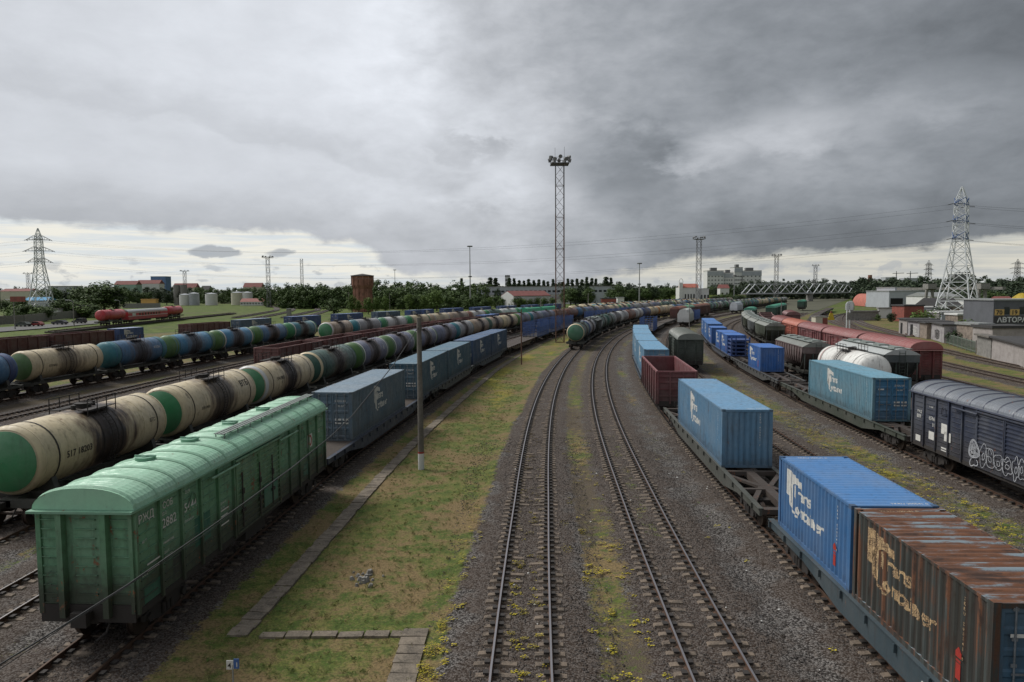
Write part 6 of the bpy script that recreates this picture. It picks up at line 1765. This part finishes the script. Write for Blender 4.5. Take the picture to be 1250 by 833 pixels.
# ------------------------------------------------------------------ red rescue train
def red_train():
    P0=Vector((-121.5,207,0)); dirv=Vector((-6.5,72,0)).normalized(); h=math.atan2(dirv.x,dirv.y)
    RED=(.50,.03,.045)
    def at(d): q=P0+dirv*d; return q
    for i,(d,lab) in enumerate(((7.8,'bright red tank wagon at the near end of the red train'),(55.8,'bright red tank wagon at the far end of the red train'))):
        r=make_tank(L=14.2,Rr=1.6,cz=3.0,cap='none',det=0,half=7.8,frame=True); recolor(r,{'barrel':(*RED,0),'*':RED}); q=at(d); r.location=(q.x,q.y,0.3); r.rotation_euler=(0,0,-h); tag(r,lab,'tank wagon','wagons of the red rescue train')
    r=empty('passenger_coach',(*at(31.8)[:2],.3)); r.rotation_euler=(0,0,-h); Lb=15.8; W=1.5
    m=MB(); m.box(-W,-Lb,1.1,W,Lb,3.55); m.build('body',M['paint_clean'],r,color=RED)
    m=MB(); m.box(-W-.012,-Lb+.02,2.1,W+.012,Lb-.02,2.25); m.box(-W-.012,-Lb+.02,3.2,W+.012,Lb-.02,3.4); m.build('white_stripe',M['whitewall'],r)
    m=MB(); n=10; xs=[-W-.05+(2*W+.1)*i/n for i in range(n+1)]; m.sheet([[(x,y,3.552+.75*math.sqrt(max(0,1-(x/(W+.05))**2))) for x in xs] for y in (-Lb,Lb)],True); 
    for y in (-Lb,Lb): m.add([(x,y,3.552+.75*math.sqrt(max(0,1-(x/(W+.05))**2))) for x in xs],[tuple(range(n+1))])
    m.build('roof',M['galv'],r)
    for i in range(8):
        for s in (-1,1):
            m=MB(); y=-Lb+8+i*2.2; m.box(min(s*(W-.1),s*(W+.02)),y,2.35,max(s*(W-.1),s*(W+.02)),y+1.1,3.1); m.build('window',M['glass'],r)
    m=MB(); m.box(W-.1,-Lb+3,2.3,W+.02,-Lb+5.4,3.15); m.build('plate',M['whitewall'],r)
    m=MB(); m.box(-1.3,-Lb,.8,1.3,Lb,1.098); m.box(-.8,-3,.4,.8,3,.79); m.build('underframe',M['under'],r); couplers(r,Lb+.4); bogies(r,Lb-3,0)
    tag(r,'red passenger coach with pale roof between two red tank wagons','coach','wagons of the red rescue train')
    m=MB()
    for s in (-.8,.8): 
        a=P0-dirv*25; b=P0+dirv*130; nrm=Vector((dirv.y,-dirv.x,0))*s; m.beam(tuple(a+nrm+Vector((0,0,.21))),tuple(b+nrm+Vector((0,0,.21))),.07,.18)
    t=MB(); a=P0-dirv*25; b=P0+dirv*130; t.beam(tuple(a-Vector((0,0,.1))),tuple(b-Vector((0,0,.1))),3.4,.4); o=t.build('railway_track',M['stone']); tag(o,kind='structure'); m.build('rail',M['rail'],o,color=(.2,.15,.12))
red_train()
# curving sidings left and right
def siding(pts,color=(.3,.27,.25)):
    P=[GP(*p) for p in pts]; n=len(P); out=[]
    for i in range(n-1):
        p0=P[max(i-1,0)];p1=P[i];p2=P[i+1];p3=P[min(i+2,n-1)]
        for k in range(8):
            t=k/8; out.append(tuple(.5*((2*p1[j])+(-p0[j]+p2[j])*t+(2*p0[j]-5*p1[j]+4*p2[j]-p3[j])*t*t+(-p0[j]+3*p1[j]-3*p2[j]+p3[j])*t**3) for j in (0,1)))
    out.append(P[-1]); 
    def offs(o):
        r=[]
        for i,p in enumerate(out):
            a=out[max(i-1,0)];b=out[min(i+1,len(out)-1)]; d=math.hypot(b[0]-a[0],b[1]-a[1]) or 1
            r.append((p[0]+o*(b[1]-a[1])/d,p[1]-o*(b[0]-a[0])/d))
        return r
    m=MB(); l,rr=offs(-1.7),offs(1.7); m.sheet([[(a[0],a[1],-.24),(b[0],b[1],-.24)] for a,b in zip(l,rr)]); o=m.build('railway_track',M['stone']); tag(o,kind='structure')
    for s in (-.8,.8):
        m=MB(); q=offs(s)
        for a,b in zip(q,q[1:]): m.beam((*a,-.1),(*b,-.1),.09,.2)
        m.build('rail',M['rail'],o,color=color)
siding([(285,388),(322,382),(338,378),(330,374),(300,371.5),(262,370)]); siding([(310,389),(350,381),(357,377),(350,373.5),(330,371.5)]); siding([(345,388),(372,382),(388,378),(376,374),(350,372)]); siding([(372,388),(400,379),(420,375),(426,372.5)])
siding([(1100,413),(1065,406),(1035,399),(1018,393),(1016,388),(1030,384),(1058,380.5),(1085,379)]); siding([(1110,411),(1075,402),(1052,395),(1046,390),(1058,386.5),(1080,384)])
# ------------------------------------------------------------------ left roadside
m=MB(); A=[GP(-60,410),GP(60,400.5),GP(120,395)]; B=[GP(-60,404),GP(60,396),GP(120,391)]
m.sheet([[(*a,-.26) for a in A],[(*b,-.26) for b in B]]); tag(m.build('road',M['asph']),kind='structure')
for i,(a,b) in enumerate((((-30,399),(30,395)),((30.5,395),(62,391)),((63,391),(112,386)))):
    wallseg('concrete_wall',GP(*a),GP(*b),2.9,2.9,.25,'concrete','pale concrete wall behind the parked cars, %s of three lengths'%ordn(i),'wall',None,.25)
for i,(a,b) in enumerate((((150,376.5),(196,376)),((345,371.5),(393,373)))):
    wallseg('concrete_wall',GP(*a),GP(*b),3.2,3.2,.25,'concrete',('long pale wall behind the red coach','pale wall at the edge of the wood beyond the sidings')[i],'wall',None,.3)
def car(px,py,rot,col,lab,suv=False,z=None,L=4.4):
    P=GP(px,py); r=empty('parked_car',(P[0],P[1],-.255)); r.rotation_euler=(0,0,rot); h=1.75 if suv else 1.45; k=L/4.4
    m=MB(); prof=[(-2.2,.3),(2.2,.3),(2.2,.75),(2.05,.9),(1.0,.98),(.35,h-.03),(-1.3,h) if not suv else (-2.0,h),(-1.95,.98) if not suv else (-2.15,1.0),(-2.2,.85)]
    prof=[(a*k,b) for a,b in prof]; m.prism(prof,'x',-.86,.86); m.build('body',M['paint_clean'],r,color=col)
    g=MB()
    g.prism([(.9*k,.98),(.38*k,h-.10),(-1.2*k,h-.08),(-1.75*k,.99)],'x',-.872,.872); g.build('window',M['glass'],r)
    for sx in (-1,1):
        for yy in (-1.4,1.4): w=MB(); w.cyl((sx*.66,yy*k,.32),(sx*.9,yy*k,.32),.32,n=14); w.build('wheel',M['rubber'],r)
    l=MB(); 
    for sx in (-1,1): l.box(sx*.6-.15,2.2*k-.02,.6,sx*.6+.15,2.21*k,.75)
    l.build('headlight',M['pylonwhite'],r); tag(r,lab,'car','cars parked by the concrete wall')
car(28,399,1.45,(.03,.05,.04),'dark green parked car leftmost by the concrete wall'); car(44,398.5,1.5,(.30,.02,.02),'red parked car behind the dark green one'); car(73,396.5,1.4,(.03,.035,.05),'dark hatchback parked alone under the booth',L=5.0); car(97,395,1.4,(.02,.02,.022),'black off-road car nearest the street lamp',True,L=4.6)
car(2100 if False else 560,372,1.2,(.4,.4,.42),'silver car far behind the rear tank train'); car(651,371.5,1.3,(.55,.55,.56),'white car far behind the tank wagons left of the mast'); 
def lamp(px,py,h,lab,arm=1.6,board=False):
    P=GP(px,py); r=empty('street_lamp',(P[0],P[1],GZ)); m=MB(); m.cyl((0,0,0),(0,0,h),.16,.09,n=10); m.build('post',M['concrete'],r); m=MB(); m.tube([(0,0,h),(-arm*.4,0,h+.45),(-arm,0,h+.55)],.06,6); m.build('arm',M['galv'],r)
    m=MB(); m.prism([(-arm-.7,h+.5),(-arm+.1,h+.5),(-arm,h+.68),(-arm-.6,h+.68)],'y',-.18,.18); m.build('lamp_head',M['pylonwhite'],r)
    if board: m=MB(); m.box(-.9,-.12,h-.1,3.4,.12,h+1.4); m.build('billboard',M['sign_red'],r)
    tag(r,lab,'street lamp','street lamps by the left road')
lamp(18.5,402,8.0,'street lamp with a faded red billboard near the left edge',board=True); lamp(90.5,399,7.6,'plain street lamp by the black off-road car'); lamp(147,386,6.5,'street lamp behind the red tank wagon')
for i,(px,py,h) in enumerate(((426,380,10),(436,380,9),(476,379,9.5),(536,377,8),(407,379,6),(1215 if False else 660,388,8),(718,384,9))):
    P=GP(px,py); r=empty('utility_pole',(P[0],P[1],GZ)); m=MB(); m.cyl((0,0,0),(0,0,h),.16,.1,n=8); m.build('shaft',M['concrete'],r); m=MB(); m.beam((-.7,0,h-.5),(.7,0,h-.5),.1); m.build('crossbar',M['concrete_d'],r); tag(r,'thin concrete utility pole, %s from the left behind the sidings'%ordn(i),'pole','thin utility poles')
# ------------------------------------------------------------------ vegetation
M['leaf']=leafmat('broad_leaves',(.050,.085,.024),(.10,.155,.042),.35)
M['leaf_light']=leafmat('light_leaves',(.075,.13,.025),(.14,.21,.045),.4)
M['leaf_far']=leafmat('hazed_leaves',(.040,.060,.036),(.075,.105,.055),.3)  # aerial haze mixed into the leaf colour of the distant woods
M['leaf_dark']=leafmat('dark_leaves',(.022,.040,.018),(.048,.078,.028),.3)
def crown(m,cx,cy,z0,z1,rx,n,leaf,rg,shape='round',ry=None):
    ry=ry or rx; cl=[]
    nc=max(9,int(n/48))
    for i in range(nc):
        while True:
            u,v,w=rg.uniform(-1,1),rg.uniform(-1,1),rg.uniform(-1,1)
            if (u*u+v*v<=1) if shape=='poplar' else (u*u+v*v+w*w<=1): break
        if shape=='poplar': k=.95-.8*max(0,w)**1.6;  
        else: k=1. if w<.1 else 1-.25*w
        sc_=(rg.random()**.25)
        cl.append((cx+u*rx*k*.82*sc_,cy+v*ry*k*.82*sc_,(z0+z1)/2+w*(z1-z0)/2*.86,rg.uniform(.22,.42)*(rx if shape=='round' else rx*1.0)))
    for i in range(n):
        c=cl[i%nc]
        while True:
            u,v,w=rg.uniform(-1,1),rg.uniform(-1,1),rg.uniform(-1,1); q=u*u+v*v+w*w
            if .12<q<=1: break
        x,y,z=c[0]+u*c[3],c[1]+v*c[3],c[2]+w*c[3]*.85
        l=leaf*rg.uniform(.6,1.4); a=Vector((rg.uniform(-1,1),rg.uniform(-1,1),rg.uniform(-.5,.5))).normalized(); b=a.cross(Vector((u,v,w+.6))).normalized()
        a*=l;b*=l*.7
        p=Vector((x,y,z)); m.add([p-a,p-b*.8,p+a,p+b],[(0,1,2,3)])
def make_tree(name,h,w,seed,leaf='leaf',n=1500,shape='round',trunkh=.25,ls=.33):
    rg=random.Random(seed); r=empty(name); t=MB(); t.cyl((0,0,-.2),(0,0,h*.55),h*.022+.08,h*.012+.03,n=7)
    for i in range(6):
        a=rg.uniform(0,2*PI); z=h*rg.uniform(trunkh,.55); l=w*.35; t.cyl((0,0,z),(l*math.cos(a),l*math.sin(a),z+l*.9),h*.009+.02,.02,n=5)
    t.build('trunk',M['bark'],r); m=MB(); crown(m,0,0,h*trunkh,h,w/2,n,ls,rg,shape); m.build('crown',M[leaf],r,fix=False); return r
PT={}
for k,a in {'oak':('broadleaf_tree',12,10,1,'leaf',2600,'round',.16,.30),'oak2':('broadleaf_tree',12,9,2,'leaf',2400,'round',.14,.30),'light':('broadleaf_tree',10,8,3,'leaf_light',2300,'round',.12,.26),'dark':('broadleaf_tree',13,9,4,'leaf_dark',2300,'round',.12,.32),
  'pop':('poplar_tree',16,4.0,5,'leaf_dark',5200,'poplar',.1,.22),'pop2':('poplar_tree',16,3.3,6,'leaf_dark',4600,'poplar',.1,.22),'bush':('bush',3.4,4.2,7,'leaf',1500,'round',.02,.15),'bush2':('bush',3.4,4.6,8,'leaf_light',1500,'round',.02,.15),'dbush':('bush',3.4,4.6,9,'leaf_dark',1600,'round',.02,.14)}.items(): PT[k]=snapshot(make_tree(*a))
used=set()
def plant(kind,px,D,ytop,lab,group=None,wide=1.,cat='tree',z0=GZ):
    h0={'oak':12,'oak2':12,'light':10,'dark':13,'pop':16,'pop2':16,'bush':3.4,'bush2':3.4,'dbush':3.4}[kind]
    r=dup(PT[kind]); x,y=bear(px,D); h=hz(px,ytop,D)-z0; s=h/h0; r.location=(x,y,z0); r.scale=(s*wide,s*wide,s); r.rotation_euler=(0,0,(px*7.3+D)%6.28); tag(r,lab,cat,group)
V=random.Random(77)
def row(kinds,px0,px1,step,D0,D1,t0,t1,lab,group,wide=(1.,1.4),cat='tree'):
    px=px0
    while px<px1:
        plant(V.choice(kinds),px,V.uniform(D0,D1),V.uniform(t0,t1),lab,group,V.uniform(*wide),cat); px+=step*V.uniform(.7,1.3)
row(['oak','oak2','dark'],65,104,9,330,380,347,354,'dark green tree in the group between the left pylon and the large tree','trees right of the left pylon')
plant('oak',128,325,341,'large broad dark tree behind the red tank wagon','big trees',1.5); plant('oak2',115,335,345,'broad dark tree touching the large tree from the left','big trees',1.2); plant('dark',143,330,347,'dark tree at the right shoulder of the large tree',None,1.)
row(['oak','dark'],-20,26,11,300,340,357,366,'dark tree behind the concrete wall at the left edge','trees at the left edge')
row(['bush','bush2','oak'],20,62,8,265,290,370,374,'rounded bush at the foot of the left pylon','bushes at the pylon foot',(1.3,1.8),'bush')
row(['bush2','bush','oak2'],74,120,9,280,310,366,374,'bush behind the parked cars','bushes behind the parked cars',(1.3,1.8),'bush')
row(['oak','oak2','dark'],152,240,8,560,640,350,356,'tree in the line in front of the apartment blocks','trees before the apartment blocks')
row(['bush2','bush'],120,165,9,262,300,378,383,'low bush behind the red coach','low bushes behind the red train',(1.5,2.2),'bush')
row(['light'],430,472,10,318,340,358,366,'bright green young tree in front of the brick tower','bright trees before the water tower',(.8,1.0))
row(['light','oak'],492,535,9,350,380,352,362,'bright green tree left of the slim mast','bright trees left of the slim mast',(1.,1.2))
plant('bush',408,335,365.5,'round pale bush left of the water tower',None,1.5,'bush'); plant('bush2',399,338,367,'smaller pale bush beside the round one','',1.3,'bush') if False else None
row(['oak','bush','light'],545,640,7,385,410,361,364.5,'low clipped tree of the long hedge before the factory','hedge trees before the factory',(1.2,1.6))
row(['oak','dark','oak2'],640,682,8,385,410,361,364,'dark low tree right of the workshop','dark trees right of the workshop',(1.1,1.4))
row(['dark','oak'],690,722,8,400,430,347,352,'tall dark tree behind the mast','tall dark trees behind the mast',(.9,1.2))
plant('dark',608,450,350,'dark pointed tree in front of the factory',None,.7)
for i,px in enumerate([564,598.7,605.4,622,628,634,640,645.7,652,658,664,669,675.5,687,693.5,698.7,704.4,710.7,716.3,722.5,727.5,740,746]):
    plant('pop' if i%2 else 'pop2',px,600,[338.5,337.5,338,338,338.5,341,341.5,339.5,341,340,341,342.5,339.5,343,339,340,339,340,337,338.5,339,336.8,337.8][i],'slender dark poplar standing against the sky behind the factory','poplars behind the factory',1.35 if i not in(21,1,2) else 1.8)
plant('pop',708,420,347,'dark cone-shaped tree right of the tall mast',None,2.); plant('pop2',717,420,344,'taller dark cone-shaped tree right of the tall mast',None,2.)
row(['oak','dark','oak2'],738,832,8,460,560,345,351,'tree in the dense dark belt left of the white house','trees left of the white house')
row(['oak','dark'],866,905,8,600,660,347,351,'tree below the large apartment building','trees below the apartment building')
row(['dbush','bush2','bush'],868,905,9,500,530,358,361,'bush on the bank by the small red roofed house','bushes on the bank',(1.3,2.),'bush')
plant('pop',803,800,338,'lone pointed spruce on the skyline',None,2.)if False else None
# bushes on the right
plant('dbush',1172,126,398,'large dark bush growing over the garages below the pylon',None,1.2,'bush'); plant('bush2',1187,140,388,'light green bush behind the dark bush',None,1.2,'bush'); plant('bush2',1127,180,377,'pale flowering elder bush behind the garages',None,1.3,'bush'); plant('bush2',1203,150,388,'green bush between pylon and shop',None,1.,'bush')
plant('dbush',1089,215,380,'dark round bush by the white wall',None,.9,'bush'); plant('bush',1072,222,384,'low dark bush left of the round one',None,1.2,'bush'); plant('dbush',1150,200,372,'dark bush under the pylon','',1.2,'bush')
row(['dark','oak'],1205,1262,10,260,330,353,358,'dark tree behind the car parts shop','trees behind the car parts shop')
for k in PT: kill(PT[k])
def woodland(name,segs,mat,seed,leaf):
    rg=random.Random(seed); m=MB()
    for px0,px1,step,D0,D1,t0,t1 in segs:
        px=px0
        while px<px1:
            D=rg.uniform(D0,D1); top=hz(px,rg.uniform(t0,t1),D); x,y=bear(px,D); w=rg.uniform(5,8.5)
            crown(m,x,y,GZ-2,top,w,520,leaf,rg); px+=step*.72*rg.uniform(.7,1.3)
    tag(m.build(name,M[mat],fix=False),kind='stuff')
woodland('far_woodland',[(325,432,3.0,470,600,343,350),(240,330,3.2,650,740,349,353),(432,600,3.2,430,560,340.5,347),(236,330,4,740,800,349,353),(345,430,3.,430,470,346,352),(455,560,4,410,440,348,356)],'leaf',1,.62)
woodland('dark_woodland',[(736,835,3.4,560,640,343,348),(905,1060,3.2,760,860,338,344),(1045,1260,3.,480,640,334.5,342),(1060,1260,4,420,470,347,354),(870,905,4,680,760,342,348),(575,760,2.6,640,700,343,346.5),(1045,1265,2.4,520,600,338.5,343),(905,1062,2.4,690,760,341,346),(-30,240,4,680,800,348,354)],'leaf_far',2,.75)
# ------------------------------------------------------------------ sun and sky
SUN_EL,SUN_AZ=math.radians(48),math.radians(-62)   # azimuth measured from +Y towards +X
sd=bpy.data.lights.new('sun','SUN'); sd.energy=2.8; sd.angle=math.radians(22); sd.color=(1,.97,.92)
so=bpy.data.objects.new('sun',sd); COL.objects.link(so)
dv=Vector((math.sin(SUN_AZ)*math.cos(SUN_EL),math.cos(SUN_AZ)*math.cos(SUN_EL),math.sin(SUN_EL)))
so.rotation_euler=dv.to_track_quat('Z','Y').to_euler(); so.location=(0,0,60)
w=bpy.data.worlds.new("World"); sc.world=w; w.use_nodes=True; nt=w.node_tree; nt.nodes.clear(); T=NT(nt)
out=T.n('ShaderNodeOutputWorld'); 
sky=T.n('ShaderNodeTexSky',sky_type='NISHITA'); sky.sun_disc=False; sky.sun_elevation=SUN_EL; sky.sun_rotation=SUN_AZ; sky.dust_density=2.
bg1=T.n('ShaderNodeBackground'); T.l(sky.outputs[0],bg1.inputs[0]); bg1.inputs[1].default_value=.07
d=T.n('ShaderNodeTexCoord').outputs['Generated']; nrm=T.n('ShaderNodeVectorMath',operation='NORMALIZE'); T.l(d,nrm.inputs[0]); X,Y,Z=T.sep(nrm.outputs[0])
R2D=57.2958
az=T.math('MULTIPLY',T.math('ARCTAN2',X,Y),R2D); el=T.math('MULTIPLY',T.math('ARCSINE',Z),R2D)
# cloud deck seen in perspective
den=T.math('ADD',T.math('MAXIMUM',Z,0.),.36)
cv=T.n('ShaderNodeCombineXYZ'); T.l(T.math('DIVIDE',X,den),cv.inputs[0]); T.l(T.math('DIVIDE',Y,den),cv.inputs[1]); cvo=cv.outputs[0]
n1=T.noise(cvo,1.4,8,.55,.2); n2=T.noise(cvo,4.,9,.58,.3); n3=T.noise(cvo,.38,5,.5,.1)
# angular coordinates for masses near the horizon
av=T.n('ShaderNodeCombineXYZ'); T.l(T.math('MULTIPLY',az,.05),av.inputs[0]); T.l(T.math('MULTIPLY',el,.10),av.inputs[1]); avo=av.outputs[0]
a1=T.noise(avo,1.6,8,.6,.2); a2=T.noise(avo,5.,8,.6,.2)
def c_(v): return T.math('SUBTRACT',v,.5)
def curve(pts,x):   # piecewise smooth function of an angle
    acc=None
    val=pts[0][1]
    for (x0,y0),(x1,y1) in zip(pts,pts[1:]):
        r=T.ramp(x,x0,x1,0,y1-y0); acc=r if acc is None else T.math('ADD',acc,r)
    return T.math('ADD',acc,val)
azw=T.math('ADD',az,T.math('ADD',T.math('MULTIPLY',c_(n1),13.),T.math('MULTIPLY',c_(a1),13.)))
elw=T.math('ADD',el,T.math('ADD',T.math('MULTIPLY',c_(a1),4.),T.math('MULTIPLY',c_(n2),2.)))
upper=curve([(-36,.66),(-20,.73),(-9,.78),(-2,.56),(8,.38),(21,.28),(34,.18)],azw)
mid_=curve([(-36,.63),(-20,.64),(-9,.70),(0,.62),(5,.50),(9,.34),(15,.38),(21,.40),(28,.33),(35,.26)],azw)
lower=curve([(-36,.44),(-20,.45),(-10,.50),(0,.50),(6,.40),(14,.235),(24,.18),(36,.20)],azw)
lum=T.math('ADD',T.math('MULTIPLY',T.ramp(elw,3.6,9.5),T.math('SUBTRACT',mid_,lower)),lower)
lum=T.math('ADD',T.math('MULTIPLY',T.ramp(elw,11,16),T.math('SUBTRACT',upper,mid_)),lum)
tex=T.math('ADD',T.math('MULTIPLY',c_(n2),.40),T.math('ADD',T.math('MULTIPLY',c_(n1),.35),T.math('MULTIPLY',c_(a2),.5)))
amp=T.ramp(azw,-20,8,.42,1.4)
lum=T.math('MULTIPLY',lum,T.math('ADD',1.0,T.math('MULTIPLY',tex,amp)))
def blob(ca,ce,ra,re,wob=1.):
    u=T.math('DIVIDE',T.math('SUBTRACT',T.math('ADD',az,T.math('MULTIPLY',c_(a2),8.*wob)),ca),ra); v=T.math('DIVIDE',T.math('SUBTRACT',T.math('ADD',el,T.math('MULTIPLY',c_(a2),3.5*wob)),ce),re)
    q=T.math('ADD',T.math('MULTIPLY',u,u),T.math('MULTIPLY',v,v)); return T.math('SUBTRACT',1.0,T.ramp(q,0.,1.6))
# rolling top edge of the lower cloud bank on the left
edg=curve([(-36,13.2),(-26,12.),(-17,10.2),(-10,8.2),(-2,7)],az)
ed=T.math('SUBTRACT',T.math('ADD',el,T.math('MULTIPLY',c_(a1),5.)),edg); ed=T.math('ADD',ed,T.math('MULTIPLY',c_(a2),2.4))
bank=T.math('MULTIPLY',T.ramp(ed,-.1,.55),T.ramp(ed,.5,4.,1,0)); lum=T.math('MULTIPLY',lum,T.math('SUBTRACT',1.0,T.math('MULTIPLY',T.math('MULTIPLY',bank,T.ramp(az,-6,2,1,0)),.10)))
lum=T.math('ADD',lum,T.math('MULTIPLY',blob(15,10.4,3.2,1.3),.13))
lum=T.math('ADD',lum,T.math('MULTIPLY',blob(22,11.5,6.,1.6),.09))
lum=T.math('ADD',lum,T.math('MULTIPLY',blob(31,13,5.,2.),.06))
lum=T.math('MULTIPLY',lum,T.math('SUBTRACT',1.0,T.math('MULTIPLY',blob(8.5,10.2,6,2.8),.26)))
lum=T.math('MULTIPLY',lum,T.math('SUBTRACT',1.0,T.math('MULTIPLY',blob(-4.3,11.0,2.9,1.5,1.5),.20)))
lum=T.math('ADD',lum,T.math('MULTIPLY',blob(-1,8.,4.,1.6),.06))
lum=T.math('ADD',lum,T.ramp(el,24,55,0,.06))
deckc=T.mix(T.ramp(lum,.15,.55),(.90,.98,1.08,1),(.96,1.0,1.07,1))
deck=T.n('ShaderNodeVectorMath',operation='SCALE'); T.l(deckc,deck.inputs[0]); T.l(lum,deck.inputs['Scale'])
# clear, creamy strip under the deck
edge=curve([(-36,4.9),(-20,4.7),(-13,3.9),(-8,1.2),(4,.6),(9,1.6),(16,2.6),(36,3.3)],az)
edn=T.math('ADD',edge,T.math('ADD',T.math('MULTIPLY',c_(a2),2.6),T.math('MULTIPLY',c_(a1),1.4)))
gap=T.math('SUBTRACT',1.0,T.ramp(T.math('SUBTRACT',el,edn),-.4,.35))
sv=T.n('ShaderNodeCombineXYZ'); T.l(T.math('MULTIPLY',az,.06),sv.inputs[0]); T.l(T.math('MULTIPLY',el,.9),sv.inputs[1]); st=T.noise(sv.outputs[0],2.2,7,.6,.3)
creamL=T.mix(T.ramp(st,.35,.62),(.66,.71,.74,1),(.84,.82,.74,1)); creamR=T.mix(T.ramp(st,.35,.65),(.50,.51,.49,1),(.66,.64,.56,1))
cream=T.mix(T.ramp(az,-14,8),creamL,creamR)
cream=T.mix(T.ramp(el,.1,1.6,.45,0),cream,(.50,.55,.60,1))
# small grey clouds floating in the strip
sm=T.math('MAXIMUM',blob(-22.6,3.0,2.0,.60,.45),T.math('MULTIPLY',blob(-18.,3.0,1.1,.4,.45),.7))
pf=T.math('MULTIPLY',T.ramp(T.noise(avo,9.,6,.6,.1),.56,.66),T.ramp(el,1.6,3.0,.55,0))
cream=T.mix(T.math('MAXIMUM',T.ramp(sm,.35,.75,0,.85),pf),cream,(.36,.39,.43,1))
skyc=T.mix(gap,deck.outputs[0],cream)
bg2=T.n('ShaderNodeBackground'); T.l(skyc,bg2.inputs[0]); bg2.inputs[1].default_value=1.05
mx=T.n('ShaderNodeMixShader'); mx.inputs[0].default_value=.97; T.l(bg1.outputs[0],mx.inputs[1]); T.l(bg2.outputs[0],mx.inputs[2]); T.l(mx.outputs[0],out.inputs[0])
sc.view_settings.view_transform='Standard'; sc.view_settings.look='None'; sc.view_settings.exposure=0; sc.view_settings.gamma=1
